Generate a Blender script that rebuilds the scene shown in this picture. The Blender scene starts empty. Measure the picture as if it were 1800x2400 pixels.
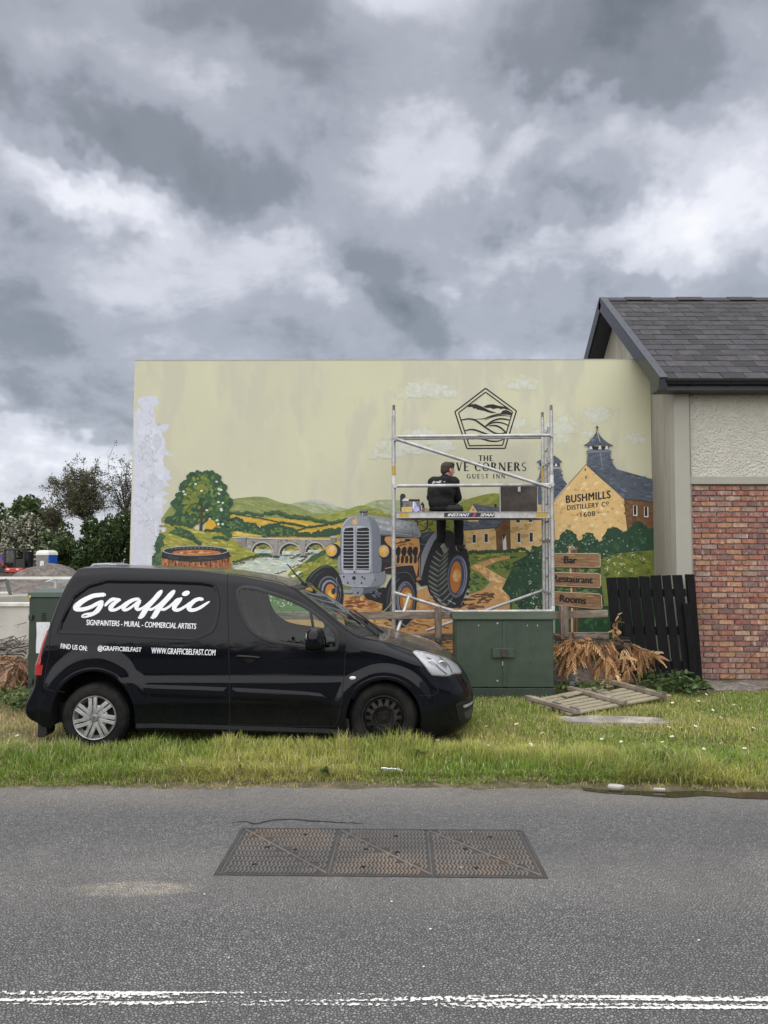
import bpy, bmesh, math, random
import numpy as np
from mathutils import Vector, Matrix, Euler, noise as mnoise
random.seed(7)
rng = np.random.default_rng(7)
scene = bpy.context.scene
COL = scene.collection
R = math.radians
# ------------------------------------------------------------------ camera, sky, sun, exposure
PITCH = R(2.5)
FPX = 1800.0
V0 = 1231.4
EYE = 1.8
cam_d = bpy.data.cameras.new('camera')
cam_d.sensor_fit = 'VERTICAL'; cam_d.sensor_height = 36.0
cam_d.lens = FPX / 2400 * 36
cam_d.shift_y = (V0 - 1200) / 2400
cam_d.clip_start = 0.05; cam_d.clip_end = 5000
cam = bpy.data.objects.new('camera', cam_d); COL.objects.link(cam)
cam.location = (0, 0, EYE); cam.rotation_euler = (math.pi/2 + PITCH, 0, 0)
scene.camera = cam
vs = scene.view_settings
scene.display_settings.display_device = 'sRGB'
vs.view_transform = 'Standard'; vs.look = 'None'; vs.gamma = 1.0; vs.use_curve_mapping = False
EXPO = 1.76
vs.exposure = EXPO
SUN_EL, SUN_AZ = R(52), R(200)
sd = bpy.data.lights.new('sun', 'SUN'); sd.energy = 0.95; sd.angle = R(115); sd.color = (1.0, 0.965, 0.91)
sun = bpy.data.objects.new('sun', sd); COL.objects.link(sun)
sdir = Vector((math.sin(SUN_AZ)*math.cos(SUN_EL), math.cos(SUN_AZ)*math.cos(SUN_EL), math.sin(SUN_EL)))
sun.rotation_euler = sdir.to_track_quat('Z', 'Y').to_euler(); sun.location = (0, -20, 30)
def ray(u, v):
 a = (u - 900)/FPX; b = (V0 - v)/FPX
 return Vector((a, math.cos(PITCH) - b*math.sin(PITCH), math.sin(PITCH) + b*math.cos(PITCH)))
def P(u, v, Y):
 d = ray(u, v); t = Y/d.y
 return Vector((d.x*t, Y, EYE + d.z*t))
def G(u, v, z=0.0):
 d = ray(u, v); t = (z - EYE)/d.z
 return Vector((d.x*t, d.y*t, z))
def make_world():
 w = bpy.data.worlds.new('World'); scene.world = w; w.use_nodes = True
 nt = w.node_tree; N = nt.nodes; L = nt.links; N.clear()
 out = N.new('ShaderNodeOutputWorld'); bg = N.new('ShaderNodeBackground'); bg.inputs[1].default_value = 0.1
 L.new(bg.outputs[0], out.inputs[0])
 sky = N.new('ShaderNodeTexSky'); sky.sky_type = 'NISHITA'; sky.sun_disc = False
 sky.sun_elevation = SUN_EL; sky.sun_rotation = SUN_AZ
 tc = N.new('ShaderNodeTexCoord')
 def math_(op, a, b=None, c=None):
  n = N.new('ShaderNodeMath'); n.operation = op
  for i, x in enumerate((a, b, c)):
   if x is None: continue
   if isinstance(x, (int, float)): n.inputs[i].default_value = x
   else: L.new(x, n.inputs[i])
  return n.outputs[0]
 def vmath(op, a, b):
  n = N.new('ShaderNodeVectorMath'); n.operation = op
  for i, x in enumerate((a, b)):
   if isinstance(x, tuple): n.inputs[i].default_value = x
   elif isinstance(x, (int, float)): n.inputs['Scale'].default_value = x
   else: L.new(x, n.inputs[i])
  return n.outputs[0]
 def noise_(vec, scale, detail, rough, dist=0.0):
  n = N.new('ShaderNodeTexNoise'); n.inputs['Scale'].default_value = scale; n.inputs['Detail'].default_value = detail
  n.inputs['Roughness'].default_value = rough; n.inputs['Distortion'].default_value = dist
  L.new(vec, n.inputs['Vector']); return n
 d = tc.outputs['Generated']
 n1 = noise_(d, 4.5, 5, 0.58)
 warp = vmath('SCALE', vmath('SUBTRACT', n1.outputs['Color'], (0.5, 0.5, 0.5)), 0.34)
 dw = vmath('ADD', d, warp)
 sep = N.new('ShaderNodeSeparateXYZ'); L.new(d, sep.inputs[0])
 den = math_('ADD', math_('ABSOLUTE', sep.outputs[2]), 0.34)
 comb = N.new('ShaderNodeCombineXYZ')
 L.new(math_('DIVIDE', sep.outputs[0], den), comb.inputs[0]); L.new(math_('DIVIDE', sep.outputs[1], den), comb.inputs[1])
 comb.inputs[2].default_value = 0.37
 big = noise_(comb.outputs[0], 1.55, 9, 0.50, 0.25)
 fine = noise_(comb.outputs[0], 3.9, 10, 0.57, 0.35)
 val = math_('ADD', math_('MULTIPLY', math_('SUBTRACT', big.outputs[0], 0.5), 0.50), 0.49)
 val = math_('ADD', val, math_('MULTIPLY', math_('SUBTRACT', fine.outputs[0], 0.5), 0.72))
 torn = noise_(comb.outputs[0], 10.5, 9, 0.6, 0.5)
 val = math_('ADD', val, math_('MULTIPLY', math_('SUBTRACT', torn.outputs[0], 0.5), 0.20))
 blobs = [
  (215, 455, 200, 90, 18, .62), (60, 480, 230, 110, 0, .24), (500, 590, 330, 110, 20, .20), (700, 640, 170, 70, 15, .16),
  (100, 70, 190, 190, 0, .12), (430, 190, 250, 110, 20, .10), (960, 200, 240, 150, 0, .10), (1000, 330, 240, 110, 10, .06),
  (1140, 300, 220, 170, 0, .16), (900, 470, 260, 70, -5, .14), (1080, 590, 150, 70, 10, .32), (1380, 580, 260, 90, -8, .28),
  (1720, 430, 230, 170, 0, .46), (1600, 560, 260, 130, 0, .26), (1480, 250, 260, 90, -18, .18), (800, 710, 120, 60, 0, .2),
  (60, 1050, 330, 80, 5, .30), (320, 1040, 160, 70, 0, .34), (30, 1130, 200, 60, 0, .34), (1000, 760, 500, 70, 0, .14), (300, 670, 260, 70, 0, .15),
  (560, 90, 560, 150, 5, -.30), (120, 310, 520, 110, 4, -.22), (700, 200, 240, 200, 10, -.12), (480, 440, 330, 110, 32, -.22),
  (880, 560, 300, 120, 25, -.20), (960, 690, 200, 90, -15, -.18), (1240, 90, 500, 160, 0, -.28), (1560, 120, 500, 150, 0, -.30), (1360, 220, 260, 110, -10, -.26),
  (1300, 480, 340, 70, -8, -.22), (60, 740, 230, 150, 0, -.26), (40, 960, 420, 80, 0, -.28), (220, 880, 300, 90, 0, -.14), (1240, 730, 340, 60, 0, -.10), (1560, 690, 300, 50, 0, -.08),
 ]
 for (u, v, ru, rv, tilt, amp) in blobs:
  f = ray(u, v).normalized(); right = Vector((f.y, -f.x, 0)).normalized(); up = right.cross(f)
  t = R(-tilt); r2 = right*math.cos(t) + up*math.sin(t); u2 = r2.cross(f)
  m = Matrix((r2, f, u2)).transposed()
  k = f.dot(Vector((0, math.cos(PITCH), math.sin(PITCH))))
  mp = N.new('ShaderNodeMapping'); mp.vector_type = 'TEXTURE'
  mp.inputs['Location'].default_value = f; mp.inputs['Rotation'].default_value = m.to_euler()
  mp.inputs['Scale'].default_value = (ru/FPX*k*1.25, 0.5, rv/FPX*k*1.25)
  L.new(dw, mp.inputs['Vector'])
  ln = N.new('ShaderNodeVectorMath'); ln.operation = 'LENGTH'; L.new(mp.outputs[0], ln.inputs[0])
  mr = N.new('ShaderNodeMapRange'); mr.interpolation_type = 'SMOOTHSTEP'
  mr.inputs['From Min'].default_value = 0.0; mr.inputs['From Max'].default_value = 1.25
  mr.inputs['To Min'].default_value = amp*.66; mr.inputs['To Max'].default_value = 0.0
  L.new(ln.outputs['Value'], mr.inputs['Value'])
  val = math_('ADD', val, mr.outputs[0])
 cr = N.new('ShaderNodeValToRGB'); L.new(val, cr.inputs[0]); el = cr.color_ramp.elements
 cr.color_ramp.interpolation = 'EASE'
 stops = [(0.06, (.165, .183, .207)), (.28, (.25, .271, .307)), (.48, (.41, .428, .485)), (.70, (.67, .684, .755)), (.90, (.88, .89, .94)), (1.0, (.97, .97, .98))]
 el[0].position = stops[0][0]; el[0].color = (*stops[0][1], 1)
 el[1].position = stops[-1][0]; el[1].color = (*stops[-1][1], 1)
 for p, c in stops[1:-1]:
  e = el.new(p); e.color = (*c, 1)
 g = 10.0 / 2**EXPO
 zen = N.new('ShaderNodeMapRange'); zen.interpolation_type = 'SMOOTHSTEP'
 zen.inputs['From Min'].default_value = 0.55; zen.inputs['From Max'].default_value = 1.0
 zen.inputs['To Min'].default_value = g; zen.inputs['To Max'].default_value = g*2.9
 L.new(sep.outputs[2], zen.inputs['Value'])
 sc = N.new('ShaderNodeVectorMath'); sc.operation = 'SCALE'; L.new(cr.outputs[0], sc.inputs[0]); L.new(zen.outputs[0], sc.inputs['Scale'])
 mx = N.new('ShaderNodeMix'); mx.data_type = 'RGBA'; mx.inputs['Factor'].default_value = 0.95
 L.new(sky.outputs[0], mx.inputs['A']); L.new(sc.outputs[0], mx.inputs['B'])
 L.new(mx.outputs['Result'], bg.inputs[0])
make_world()
scene.cycles.max_bounces = 6; scene.cycles.transparent_max_bounces = 12
scene.cycles.caustics_reflective = False; scene.cycles.caustics_refractive = False
# ------------------------------------------------------------------ helpers
def s2l(c):
 c = np.asarray(c, float)/255.0
 return np.where(c <= .04045, c/12.92, ((c+.055)/1.055)**2.4)
MATS = {}
def mat(name, col, rough=.6, metal=0.0, var=.18, scale=6.0, bump=0.0, bscale=40.0, coat=0.0, spec=.5, attr=None, rnd=0.0, stretch=None, col2=None, mix=(.42, .62)):
 """Principled material; colour varied by two octave noises; optional second colour (stains), per-object random tint, colour attribute."""
 if name in MATS: return MATS[name]
 m = bpy.data.materials.new(name); m.use_nodes = True; MATS[name] = m
 nt = m.node_tree; N = nt.nodes; L = nt.links
 b = N['Principled BSDF']
 b.inputs['Roughness'].default_value = rough; b.inputs['Metallic'].default_value = metal
 b.inputs['Specular IOR Level'].default_value = spec
 if coat: b.inputs['Coat Weight'].default_value = coat; b.inputs['Coat Roughness'].default_value = .04
 tc = N.new('ShaderNodeTexCoord'); vec = tc.outputs['Object']
 if stretch:
  mp = N.new('ShaderNodeMapping'); mp.inputs['Scale'].default_value = stretch; L.new(vec, mp.inputs[0]); vec = mp.outputs[0]
 if rnd:
  oi = N.new('ShaderNodeObjectInfo')
  sh = N.new('ShaderNodeVectorMath'); sh.operation = 'MULTIPLY_ADD'
  cb = N.new('ShaderNodeCombineXYZ')
  for i in range(3): L.new(oi.outputs['Random'], cb.inputs[i])
  L.new(cb.outputs[0], sh.inputs[0]); sh.inputs[1].default_value = (31.7, 17.3, 57.1); L.new(vec, sh.inputs[2]); vec = sh.outputs[0]
 n = N.new('ShaderNodeTexNoise'); n.inputs['Scale'].default_value = scale; n.inputs['Detail'].default_value = 6; n.inputs['Roughness'].default_value = .62
 L.new(vec, n.inputs['Vector'])
 if attr:
  a = N.new('ShaderNodeAttribute'); a.attribute_name = attr; csrc = a.outputs['Color']
 else:
  a = N.new('ShaderNodeRGB'); a.outputs[0].default_value = (*col[:3], 1); csrc = a.outputs[0]
 if col2 is not None:
  n2 = N.new('ShaderNodeTexNoise'); n2.inputs['Scale'].default_value = scale*.35; n2.inputs['Detail'].default_value = 8; n2.inputs['Roughness'].default_value = .65
  L.new(vec, n2.inputs['Vector'])
  mr2 = N.new('ShaderNodeMapRange'); mr2.interpolation_type = 'SMOOTHSTEP'
  mr2.inputs['From Min'].default_value = mix[0]; mr2.inputs['From Max'].default_value = mix[1]; L.new(n2.outputs[0], mr2.inputs['Value'])
  mx = N.new('ShaderNodeMix'); mx.data_type = 'RGBA'; L.new(mr2.outputs[0], mx.inputs['Factor']); L.new(csrc, mx.inputs['A']); mx.inputs['B'].default_value = (*col2, 1)
  csrc = mx.outputs['Result']
 mr = N.new('ShaderNodeMapRange'); mr.inputs['From Min'].default_value = .3; mr.inputs['From Max'].default_value = .7
 mr.inputs['To Min'].default_value = 1-var; mr.inputs['To Max'].default_value = 1+var; L.new(n.outputs[0], mr.inputs['Value'])
 fac = mr.outputs[0]
 if rnd:
  r2 = N.new('ShaderNodeMapRange'); r2.inputs['To Min'].default_value = 1-rnd; r2.inputs['To Max'].default_value = 1+rnd; L.new(oi.outputs['Random'], r2.inputs['Value'])
  mm = N.new('ShaderNodeMath'); mm.operation = 'MULTIPLY'; L.new(fac, mm.inputs[0]); L.new(r2.outputs[0], mm.inputs[1]); fac = mm.outputs[0]
 sc = N.new('ShaderNodeVectorMath'); sc.operation = 'SCALE'; L.new(csrc, sc.inputs[0]); L.new(fac, sc.inputs['Scale'])
 L.new(sc.outputs[0], b.inputs['Base Color'])
 if bump:
  nb = N.new('ShaderNodeTexNoise'); nb.inputs['Scale'].default_value = bscale; nb.inputs['Detail'].default_value = 5; L.new(vec, nb.inputs['Vector'])
  bp = N.new('ShaderNodeBump'); bp.inputs['Strength'].default_value = 1.0; bp.inputs['Distance'].default_value = bump
  L.new(nb.outputs[0], bp.inputs['Height']); L.new(bp.outputs[0], b.inputs['Normal'])
 return m
ORG = {}
def tag(o, label=None, cat=None, group=None, kind=None):
 if label: o['label'] = label
 if cat: o['category'] = cat
 if group: o['group'] = group
 if kind: o['kind'] = kind
 return o
def thing(name, loc, label, cat, group=None):
 o = bpy.data.objects.new(name, None); o.empty_display_size = .1; COL.objects.link(o); o.location = loc; ORG[o.name] = Vector(loc)
 return tag(o, label, cat, group)
class MB:
 """collects vertices, faces, material slots and colours; build() links them as ONE mesh object (world coordinates in)"""
 def __init__(s): s.v = []; s.f = []; s.m = []; s.c = []
 def add(s, vs, fs, m=0, c=None):
  o = len(s.v); s.v.extend([tuple(p) for p in vs])
  for f in fs:
   s.f.append([i+o for i in f]); s.m.append(m); s.c.append(c)
 def box(s, c, size, rot=None, m=0, col=None, taper=1.0):
  hx, hy, hz = size[0]/2, size[1]/2, size[2]/2
  pts = [(-hx, -hy, -hz), (hx, -hy, -hz), (hx, hy, -hz), (-hx, hy, -hz), (-hx*taper, -hy*taper, hz), (hx*taper, -hy*taper, hz), (hx*taper, hy*taper, hz), (-hx*taper, hy*taper, hz)]
  c = Vector(c)
  pts = [c + (rot @ Vector(p) if rot else Vector(p)) for p in pts]
  s.add(pts, [(0, 3, 2, 1), (4, 5, 6, 7), (0, 1, 5, 4), (1, 2, 6, 5), (2, 3, 7, 6), (3, 0, 4, 7)], m, col)
 def bar(s, a, b, w, h, up=Vector((0, 0, 1)), m=0, col=None):
  a = Vector(a); b = Vector(b); d = (b-a).normalized(); x = d.cross(up).normalized(); y = x.cross(d)
  pts = []
  for p in (a, b):
   for (i, j) in ((-1, -1), (1, -1), (1, 1), (-1, 1)): pts.append(p + x*(i*w/2) + y*(j*h/2))
  s.add(pts, [(3, 2, 1, 0), (4, 5, 6, 7), (0, 1, 5, 4), (1, 2, 6, 5), (2, 3, 7, 6), (3, 0, 4, 7)], m, col)
 def tube(s, path, r, n=8, m=0, col=None, cap=True):
  path = [Vector(p) for p in path]; k = len(path); rs = r if isinstance(r, (list, tuple)) else [r]*k
  ref = Vector((0, 0, 1)); o = []
  for i, p in enumerate(path):
   d = (path[min(i+1, k-1)] - path[max(i-1, 0)]).normalized()
   q = ref if abs(d.dot(ref)) < .95 else Vector((1, 0, 0))
   x = d.cross(q).normalized(); y = d.cross(x)
   o.append([p + (x*math.cos(2*math.pi*j/n) + y*math.sin(2*math.pi*j/n))*rs[i] for j in range(n)])
  vs = [p for ring in o for p in ring]; fs = []
  for i in range(k-1):
   for j in range(n):
    j2 = (j+1) % n; fs.append((i*n+j, i*n+j2, (i+1)*n+j2, (i+1)*n+j))
  if cap: fs.append(tuple(range(n))[::-1]); fs.append(tuple((k-1)*n+j for j in range(n)))
  s.add(vs, fs, m, col)
 def lathe(s, prof, c, axis, n=32, m=0, col=None, ms=None):
  """prof: list of (radius, along axis)"""
  axis = Vector(axis).normalized(); q = Vector((0, 0, 1)) if abs(axis.z) < .9 else Vector((1, 0, 0))
  x = axis.cross(q).normalized(); y = axis.cross(x); c = Vector(c); vs = []
  for (r, h) in prof:
   for j in range(n):
    a = 2*math.pi*j/n; vs.append(c + axis*h + (x*math.cos(a) + y*math.sin(a))*r)
  for i in range(len(prof)-1):
   fs = []
   for j in range(n):
    j2 = (j+1) % n; fs.append((i*n+j, (i+1)*n+j, (i+1)*n+j2, i*n+j2))
   if i == 0: s.add(vs, fs, ms[i] if ms else m, col); base = len(s.v) - len(vs)
   else:
    for f in fs: s.f.append([k+base for k in f]); s.m.append(ms[i] if ms else m); s.c.append(col)
 def prism(s, poly, depth_vec, m=0, col=None):
  n = len(poly); d = Vector(depth_vec); a = [Vector(p) for p in poly]; b = [p+d for p in a]
  fs = [tuple(range(n)), tuple(range(2*n-1, n-1, -1))] + [(i, i+n, (i+1) % n + n, (i+1) % n) for i in range(n)]
  s.add(a+b, fs, m, col)
 def ball(s, c, r, n=12, k=8, m=0, col=None, rot=None):
  c = Vector(c); r = Vector(r) if not isinstance(r, (int, float)) else Vector((r, r, r)); vs = []
  for i in range(k+1):
   t = math.pi*i/k
   for j in range(n):
    a = 2*math.pi*j/n; p = Vector((r.x*math.sin(t)*math.cos(a), r.y*math.sin(t)*math.sin(a), r.z*math.cos(t)))
    vs.append(c + (rot @ p if rot else p))
  fs = []
  for i in range(k):
   for j in range(n):
    j2 = (j+1) % n; fs.append((i*n+j, (i+1)*n+j, (i+1)*n+j2, i*n+j2))
  s.add(vs, fs, m, col)
 def build(s, name, mats, parent=None, smooth=False, bevel=0.0, org=None):
  o0 = ORG[parent.name] if parent is not None else (Vector(org) if org is not None else Vector((0, 0, 0)))
  me = bpy.data.meshes.new(name)
  me.from_pydata([(p[0]-o0.x, p[1]-o0.y, p[2]-o0.z) for p in s.v], [], s.f)
  mats = mats if isinstance(mats, (list, tuple)) else [mats]
  for m in mats: me.materials.append(m)
  if any(s.m): me.polygons.foreach_set('material_index', s.m)
  if smooth: me.polygons.foreach_set('use_smooth', [True]*len(s.f))
  if any(c is not None for c in s.c):
   at = me.color_attributes.new('Col', 'FLOAT_COLOR', 'CORNER'); buf = []
   for f, c in zip(s.f, s.c):
    c = c if c is not None else (.5, .5, .5)
    buf.extend((float(c[0]), float(c[1]), float(c[2]), 1.0)*len(f))
   at.data.foreach_set('color', buf)
  me.update()
  o = bpy.data.objects.new(name, me); COL.objects.link(o)
  if parent is not None: o.parent = parent; ORG[o.name] = o0
  else: o.location = o0; ORG[o.name] = o0
  if bevel:
   b = o.modifiers.new('bevel', 'BEVEL'); b.width = bevel; b.segments = 2; b.limit_method = 'ANGLE'; b.angle_limit = R(40)
   if not smooth:
    me.polygons.foreach_set('use_smooth', [True]*len(s.f))
    b.harden_normals = True
  elif smooth and smooth != True:
   me.set_sharp_from_angle(angle=R(smooth))
  return o
def np_mesh(name, V, F, mats, parent=None, col=None, smooth=False, org=None, fm=None):
 """big meshes from numpy: V (n,3), F (m,k) all k-gons; col (n,3) per vertex"""
 o0 = ORG[parent.name] if parent is not None else (Vector(org) if org is not None else Vector((0, 0, 0)))
 V = np.asarray(V, np.float32) - np.array(o0, np.float32); F = np.asarray(F, np.int32); m, k = F.shape
 me = bpy.data.meshes.new(name)
 me.vertices.add(len(V)); me.vertices.foreach_set('co', V.ravel())
 me.loops.add(m*k); me.loops.foreach_set('vertex_index', F.ravel())
 me.polygons.add(m); me.polygons.foreach_set('loop_start', np.arange(0, m*k, k, dtype=np.int32))
 try: me.polygons.foreach_set('loop_total', np.full(m, k, np.int32))
 except Exception: pass
 if fm is not None: me.polygons.foreach_set('material_index', np.asarray(fm, np.int32))
 if smooth: me.polygons.foreach_set('use_smooth', np.ones(m, bool))
 for q in (mats if isinstance(mats, (list, tuple)) else [mats]): me.materials.append(q)
 if col is not None:
  at = me.color_attributes.new('Col', 'FLOAT_COLOR', 'POINT')
  at.data.foreach_set('color', np.concatenate([col, np.ones((len(V), 1))], 1).astype(np.float32).ravel())
 me.update(); me.validate()
 o = bpy.data.objects.new(name, me); COL.objects.link(o)
 if parent is not None: o.parent = parent
 else: o.location = o0
 ORG[o.name] = o0
 return o
def inst(src, parent, loc=None, rot=None, scale=None, name=None):
 """copy of a piece sharing mesh data; loc in world"""
 o = src.copy(); COL.objects.link(o)
 if name: o.name = name
 o.parent = parent
 if loc is not None: o.location = Vector(loc) - (ORG[parent.name] if parent is not None else Vector((0, 0, 0)))
 if rot is not None: o.rotation_euler = rot
 if scale is not None: o.scale = scale
 return o
def text_mesh(body, offset=0.0, shear=0.0, spacing=1.0, res=4):
 cu = bpy.data.curves.new('t', 'FONT'); cu.body = body; cu.size = 1; cu.offset = offset; cu.shear = shear; cu.space_character = spacing; cu.resolution_u = res
 cu.fill_mode = 'FRONT'
 ob = bpy.data.objects.new('t', cu); COL.objects.link(ob)
 dg = bpy.context.evaluated_depsgraph_get(); me = ob.evaluated_get(dg).to_mesh()
 V = np.array([v.co[:2] for v in me.vertices]); F = [tuple(p.vertices) for p in me.polygons]
 ob.evaluated_get(dg).to_mesh_clear(); bpy.data.objects.remove(ob); bpy.data.curves.remove(cu)
 V = (V - V.min(0)) / (V.max(0) - V.min(0))
 return V, F
def text_quad(body, tl, tr, br, bl, **k):
 """text fitted into a photo-pixel quad -> pixel points and faces"""
 V, F = text_mesh(body, **k)
 tl, tr, br, bl = map(np.array, (tl, tr, br, bl)); out = []
 for x, y in V: out.append(tuple((bl*(1-x) + br*x)*(1-y) + (tl*(1-x) + tr*x)*y))
 return out, F
def zp(pts, ox, oy, s): return [(ox + x/s, oy + y/s) for x, y in pts]
def inside(poly, p):
 poly = np.asarray(poly, float); p = np.atleast_2d(p); x, y = p[:, 0], p[:, 1]; r = np.zeros(len(p), bool)
 j = len(poly)-1
 for i in range(len(poly)):
  xi, yi = poly[i]; xj, yj = poly[j]
  c = ((yi > y) != (yj > y)) & (x < (xj-xi)*(y-yi)/((yj-yi) if yj != yi else 1e-12) + xi)
  r ^= c; j = i
 return r
def seg_dist(poly, p, closed=True):
 poly = np.asarray(poly, float); p = np.atleast_2d(p); d = np.full(len(p), 1e9); n = len(poly)
 for i in range(n if closed else n-1):
  a = poly[i]; b = poly[(i+1) % n]; ab = b-a; t = np.clip(((p-a) @ ab)/max(ab @ ab, 1e-12), 0, 1)
  d = np.minimum(d, np.linalg.norm(p - a - t[:, None]*ab, axis=1))
 return d
def catmull(pts, n=8, closed=False):
 pts = [np.array(p, float) for p in pts]; k = len(pts); out = []
 for i in range(k if closed else k-1):
  p0 = pts[(i-1) % k] if closed or i > 0 else pts[0]; p1 = pts[i]; p2 = pts[(i+1) % k]; p3 = pts[(i+2) % k] if closed or i+2 < k else pts[-1]
  for j in range(n):
   t = j/n; out.append(.5*((2*p1) + (-p0+p2)*t + (2*p0-5*p1+4*p2-p3)*t*t + (-p0+3*p1-3*p2+p3)*t**3))
 if not closed: out.append(pts[-1])
 return out
def sstep(a, b, x):
 t = np.clip((x-a)/(b-a), 0, 1); return t*t*(3-2*t)
def ribbon(path, widths, ncap=5):
 """variable-width brush stroke with round ends -> polygon"""
 p = [np.array(q, float) for q in path]; n = len(p); w = np.interp(np.linspace(0, 1, n), np.linspace(0, 1, len(widths)), widths)
 L_, R_ = [], []
 for i in range(n):
  d = p[min(i+1, n-1)] - p[max(i-1, 0)]; d = d/(np.linalg.norm(d)+1e-9); nn = np.array([-d[1], d[0]])
  L_.append(p[i] + nn*w[i]/2); R_.append(p[i] - nn*w[i]/2)
  if i == 0: d0, n0 = d, nn
  if i == n-1: d1, n1 = d, nn
 cap1 = [p[-1] + (n1*math.cos(a) + d1*math.sin(a))*w[-1]/2 for a in np.linspace(0, math.pi, ncap+2)[1:-1]]
 cap0 = [p[0] + (-n0*math.cos(a) - d0*math.sin(a))*w[0]/2 for a in np.linspace(0, math.pi, ncap+2)[1:-1]]
 return L_, R_, cap0, cap1
# ------------------------------------------------------------------ the setting: ground, road, verge
def asphalt():
 m = bpy.data.materials.new('asphalt'); m.use_nodes = True; nt = m.node_tree; N = nt.nodes; L = nt.links; b = N['Principled BSDF']
 b.inputs['Roughness'].default_value = .82; b.inputs['Specular IOR Level'].default_value = .35
 tc = N.new('ShaderNodeTexCoord'); v = tc.outputs['Object']
 nw = N.new('ShaderNodeTexNoise'); nw.inputs['Scale'].default_value = 30; L.new(v, nw.inputs['Vector'])
 ad = N.new('ShaderNodeVectorMath'); ad.operation = 'MULTIPLY_ADD'; L.new(nw.outputs['Color'], ad.inputs[0]); ad.inputs[1].default_value = (.012, .012, 0); L.new(v, ad.inputs[2])
 vo = N.new('ShaderNodeTexVoronoi'); vo.inputs['Scale'].default_value = 66; L.new(ad.outputs[0], vo.inputs['Vector'])
 ve = N.new('ShaderNodeTexVoronoi'); ve.feature = 'DISTANCE_TO_EDGE'; ve.inputs['Scale'].default_value = 66; L.new(ad.outputs[0], ve.inputs['Vector'])
 nb = N.new('ShaderNodeTexNoise'); nb.inputs['Scale'].default_value = .9; nb.inputs['Detail'].default_value = 9; nb.inputs['Roughness'].default_value = .6; L.new(v, nb.inputs['Vector'])
 sx = N.new('ShaderNodeSeparateColor'); L.new(vo.outputs['Color'], sx.inputs[0])
 def M(op, a, b_=None, c=None):
  n = N.new('ShaderNodeMath'); n.operation = op
  for i, x in enumerate((a, b_, c)):
   if x is None: continue
   if isinstance(x, (int, float)): n.inputs[i].default_value = x
   else: L.new(x, n.inputs[i])
  return n.outputs[0]
 def MR(x, a, b_, c, d, mode='SMOOTHSTEP'):
  n = N.new('ShaderNodeMapRange'); n.interpolation_type = mode
  for k, q in zip(('From Min', 'From Max', 'To Min', 'To Max'), (a, b_, c, d)): n.inputs[k].default_value = q
  L.new(x, n.inputs['Value']); return n.outputs[0]
 def MIX(f, a, b_):
  n = N.new('ShaderNodeMix'); n.data_type = 'RGBA'
  (L.new(f, n.inputs['Factor']) if not isinstance(f, float) else setattr(n.inputs['Factor'], 'default_value', f))
  for k, q in (('A', a), ('B', b_)):
   if isinstance(q, tuple): n.inputs[k].default_value = (*q, 1)
   else: L.new(q, n.inputs[k])
  return n.outputs['Result']
 stone = MR(sx.outputs[0], 0, 1, 0, 1, 'LINEAR')
 c = MIX(stone, (.16, .158, .154), (.285, .28, .272))
 c = MIX(MR(sx.outputs[1], .93, .99, 0, .75), c, (.34, .33, .30))
 bind = MR(ve.outputs['Distance'], .03, .12, 1, 0)
 c = MIX(M('MULTIPLY', bind, .5), c, (.085, .083, .08))
 sp = N.new('ShaderNodeSeparateXYZ'); L.new(v, sp.inputs[0]); y = sp.outputs[1]
 yy = M('ADD', y, M('MULTIPLY', M('SUBTRACT', nb.outputs[0], .5), 1.1))
 edge = MR(yy, 5.35, 6.0, 0, .78)
 c = MIX(edge, c, (.36, .33, .29))
 tr = M('MULTIPLY', MR(yy, 3.75, 4.35, 0, 1), MR(yy, 4.5, 5.1, 1, 0))
 c = MIX(M('MULTIPLY', tr, .55), c, (.33, .31, .28))
 mp = N.new('ShaderNodeMapping'); mp.vector_type = 'TEXTURE'; q = G(315, 2080); mp.inputs['Location'].default_value = (q.x, q.y, 0); mp.inputs['Scale'].default_value = (.36, .10, 1); mp.inputs['Rotation'].default_value = (0, 0, R(2))
 L.new(ad.outputs[0], mp.inputs[0]); ln = N.new('ShaderNodeVectorMath'); ln.operation = 'LENGTH'; L.new(mp.outputs[0], ln.inputs[0])
 n3 = N.new('ShaderNodeTexNoise'); n3.inputs['Scale'].default_value = 14; n3.inputs['Detail'].default_value = 8; L.new(v, n3.inputs['Vector'])
 c = MIX(M('MULTIPLY', MR(ln.outputs['Value'], .4, 1.3, 1, 0), MR(n3.outputs[0], .35, .6, .4, .95)), c, (.60, .53, .42))
 c = MIX(MR(nb.outputs[0], .35, .65, 0, .5), c, (.165, .162, .157))
 L.new(c, b.inputs['Base Color'])
 hgt = M('ADD', MR(ve.outputs['Distance'], 0, .22, 0, 1), M('MULTIPLY', sx.outputs[2], .8))
 hgt = M('ADD', hgt, M('MULTIPLY', n3.outputs[0], .3))
 bp = N.new('ShaderNodeBump'); bp.inputs['Distance'].default_value = .010; bp.inputs['Strength'].default_value = 1; L.new(hgt, bp.inputs['Height']); L.new(bp.outputs[0], b.inputs['Normal'])
 return m
def grid_sheet(name, x0, x1, y0, y1, nx, ny, zf, m, kind='structure', yedge=None, uv=None):
 xs = np.linspace(x0, x1, nx); V = []
 for x in xs:
  a = y0(x) if callable(y0) else y0; b = y1(x) if callable(y1) else y1
  for y in np.linspace(a, b, ny): V.append((x, y, zf(x, y)))
 F = [(i*ny+j, (i+1)*ny+j, (i+1)*ny+j+1, i*ny+j+1) for i in range(nx-1) for j in range(ny-1)]
 return tag(np_mesh(name, V, F, m, smooth=True), kind=kind)
SOIL = mat('soil', (.16, .13, .10), .95, var=.45, scale=9, bump=.03, bscale=30, col2=(.19, .16, .125))
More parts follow.
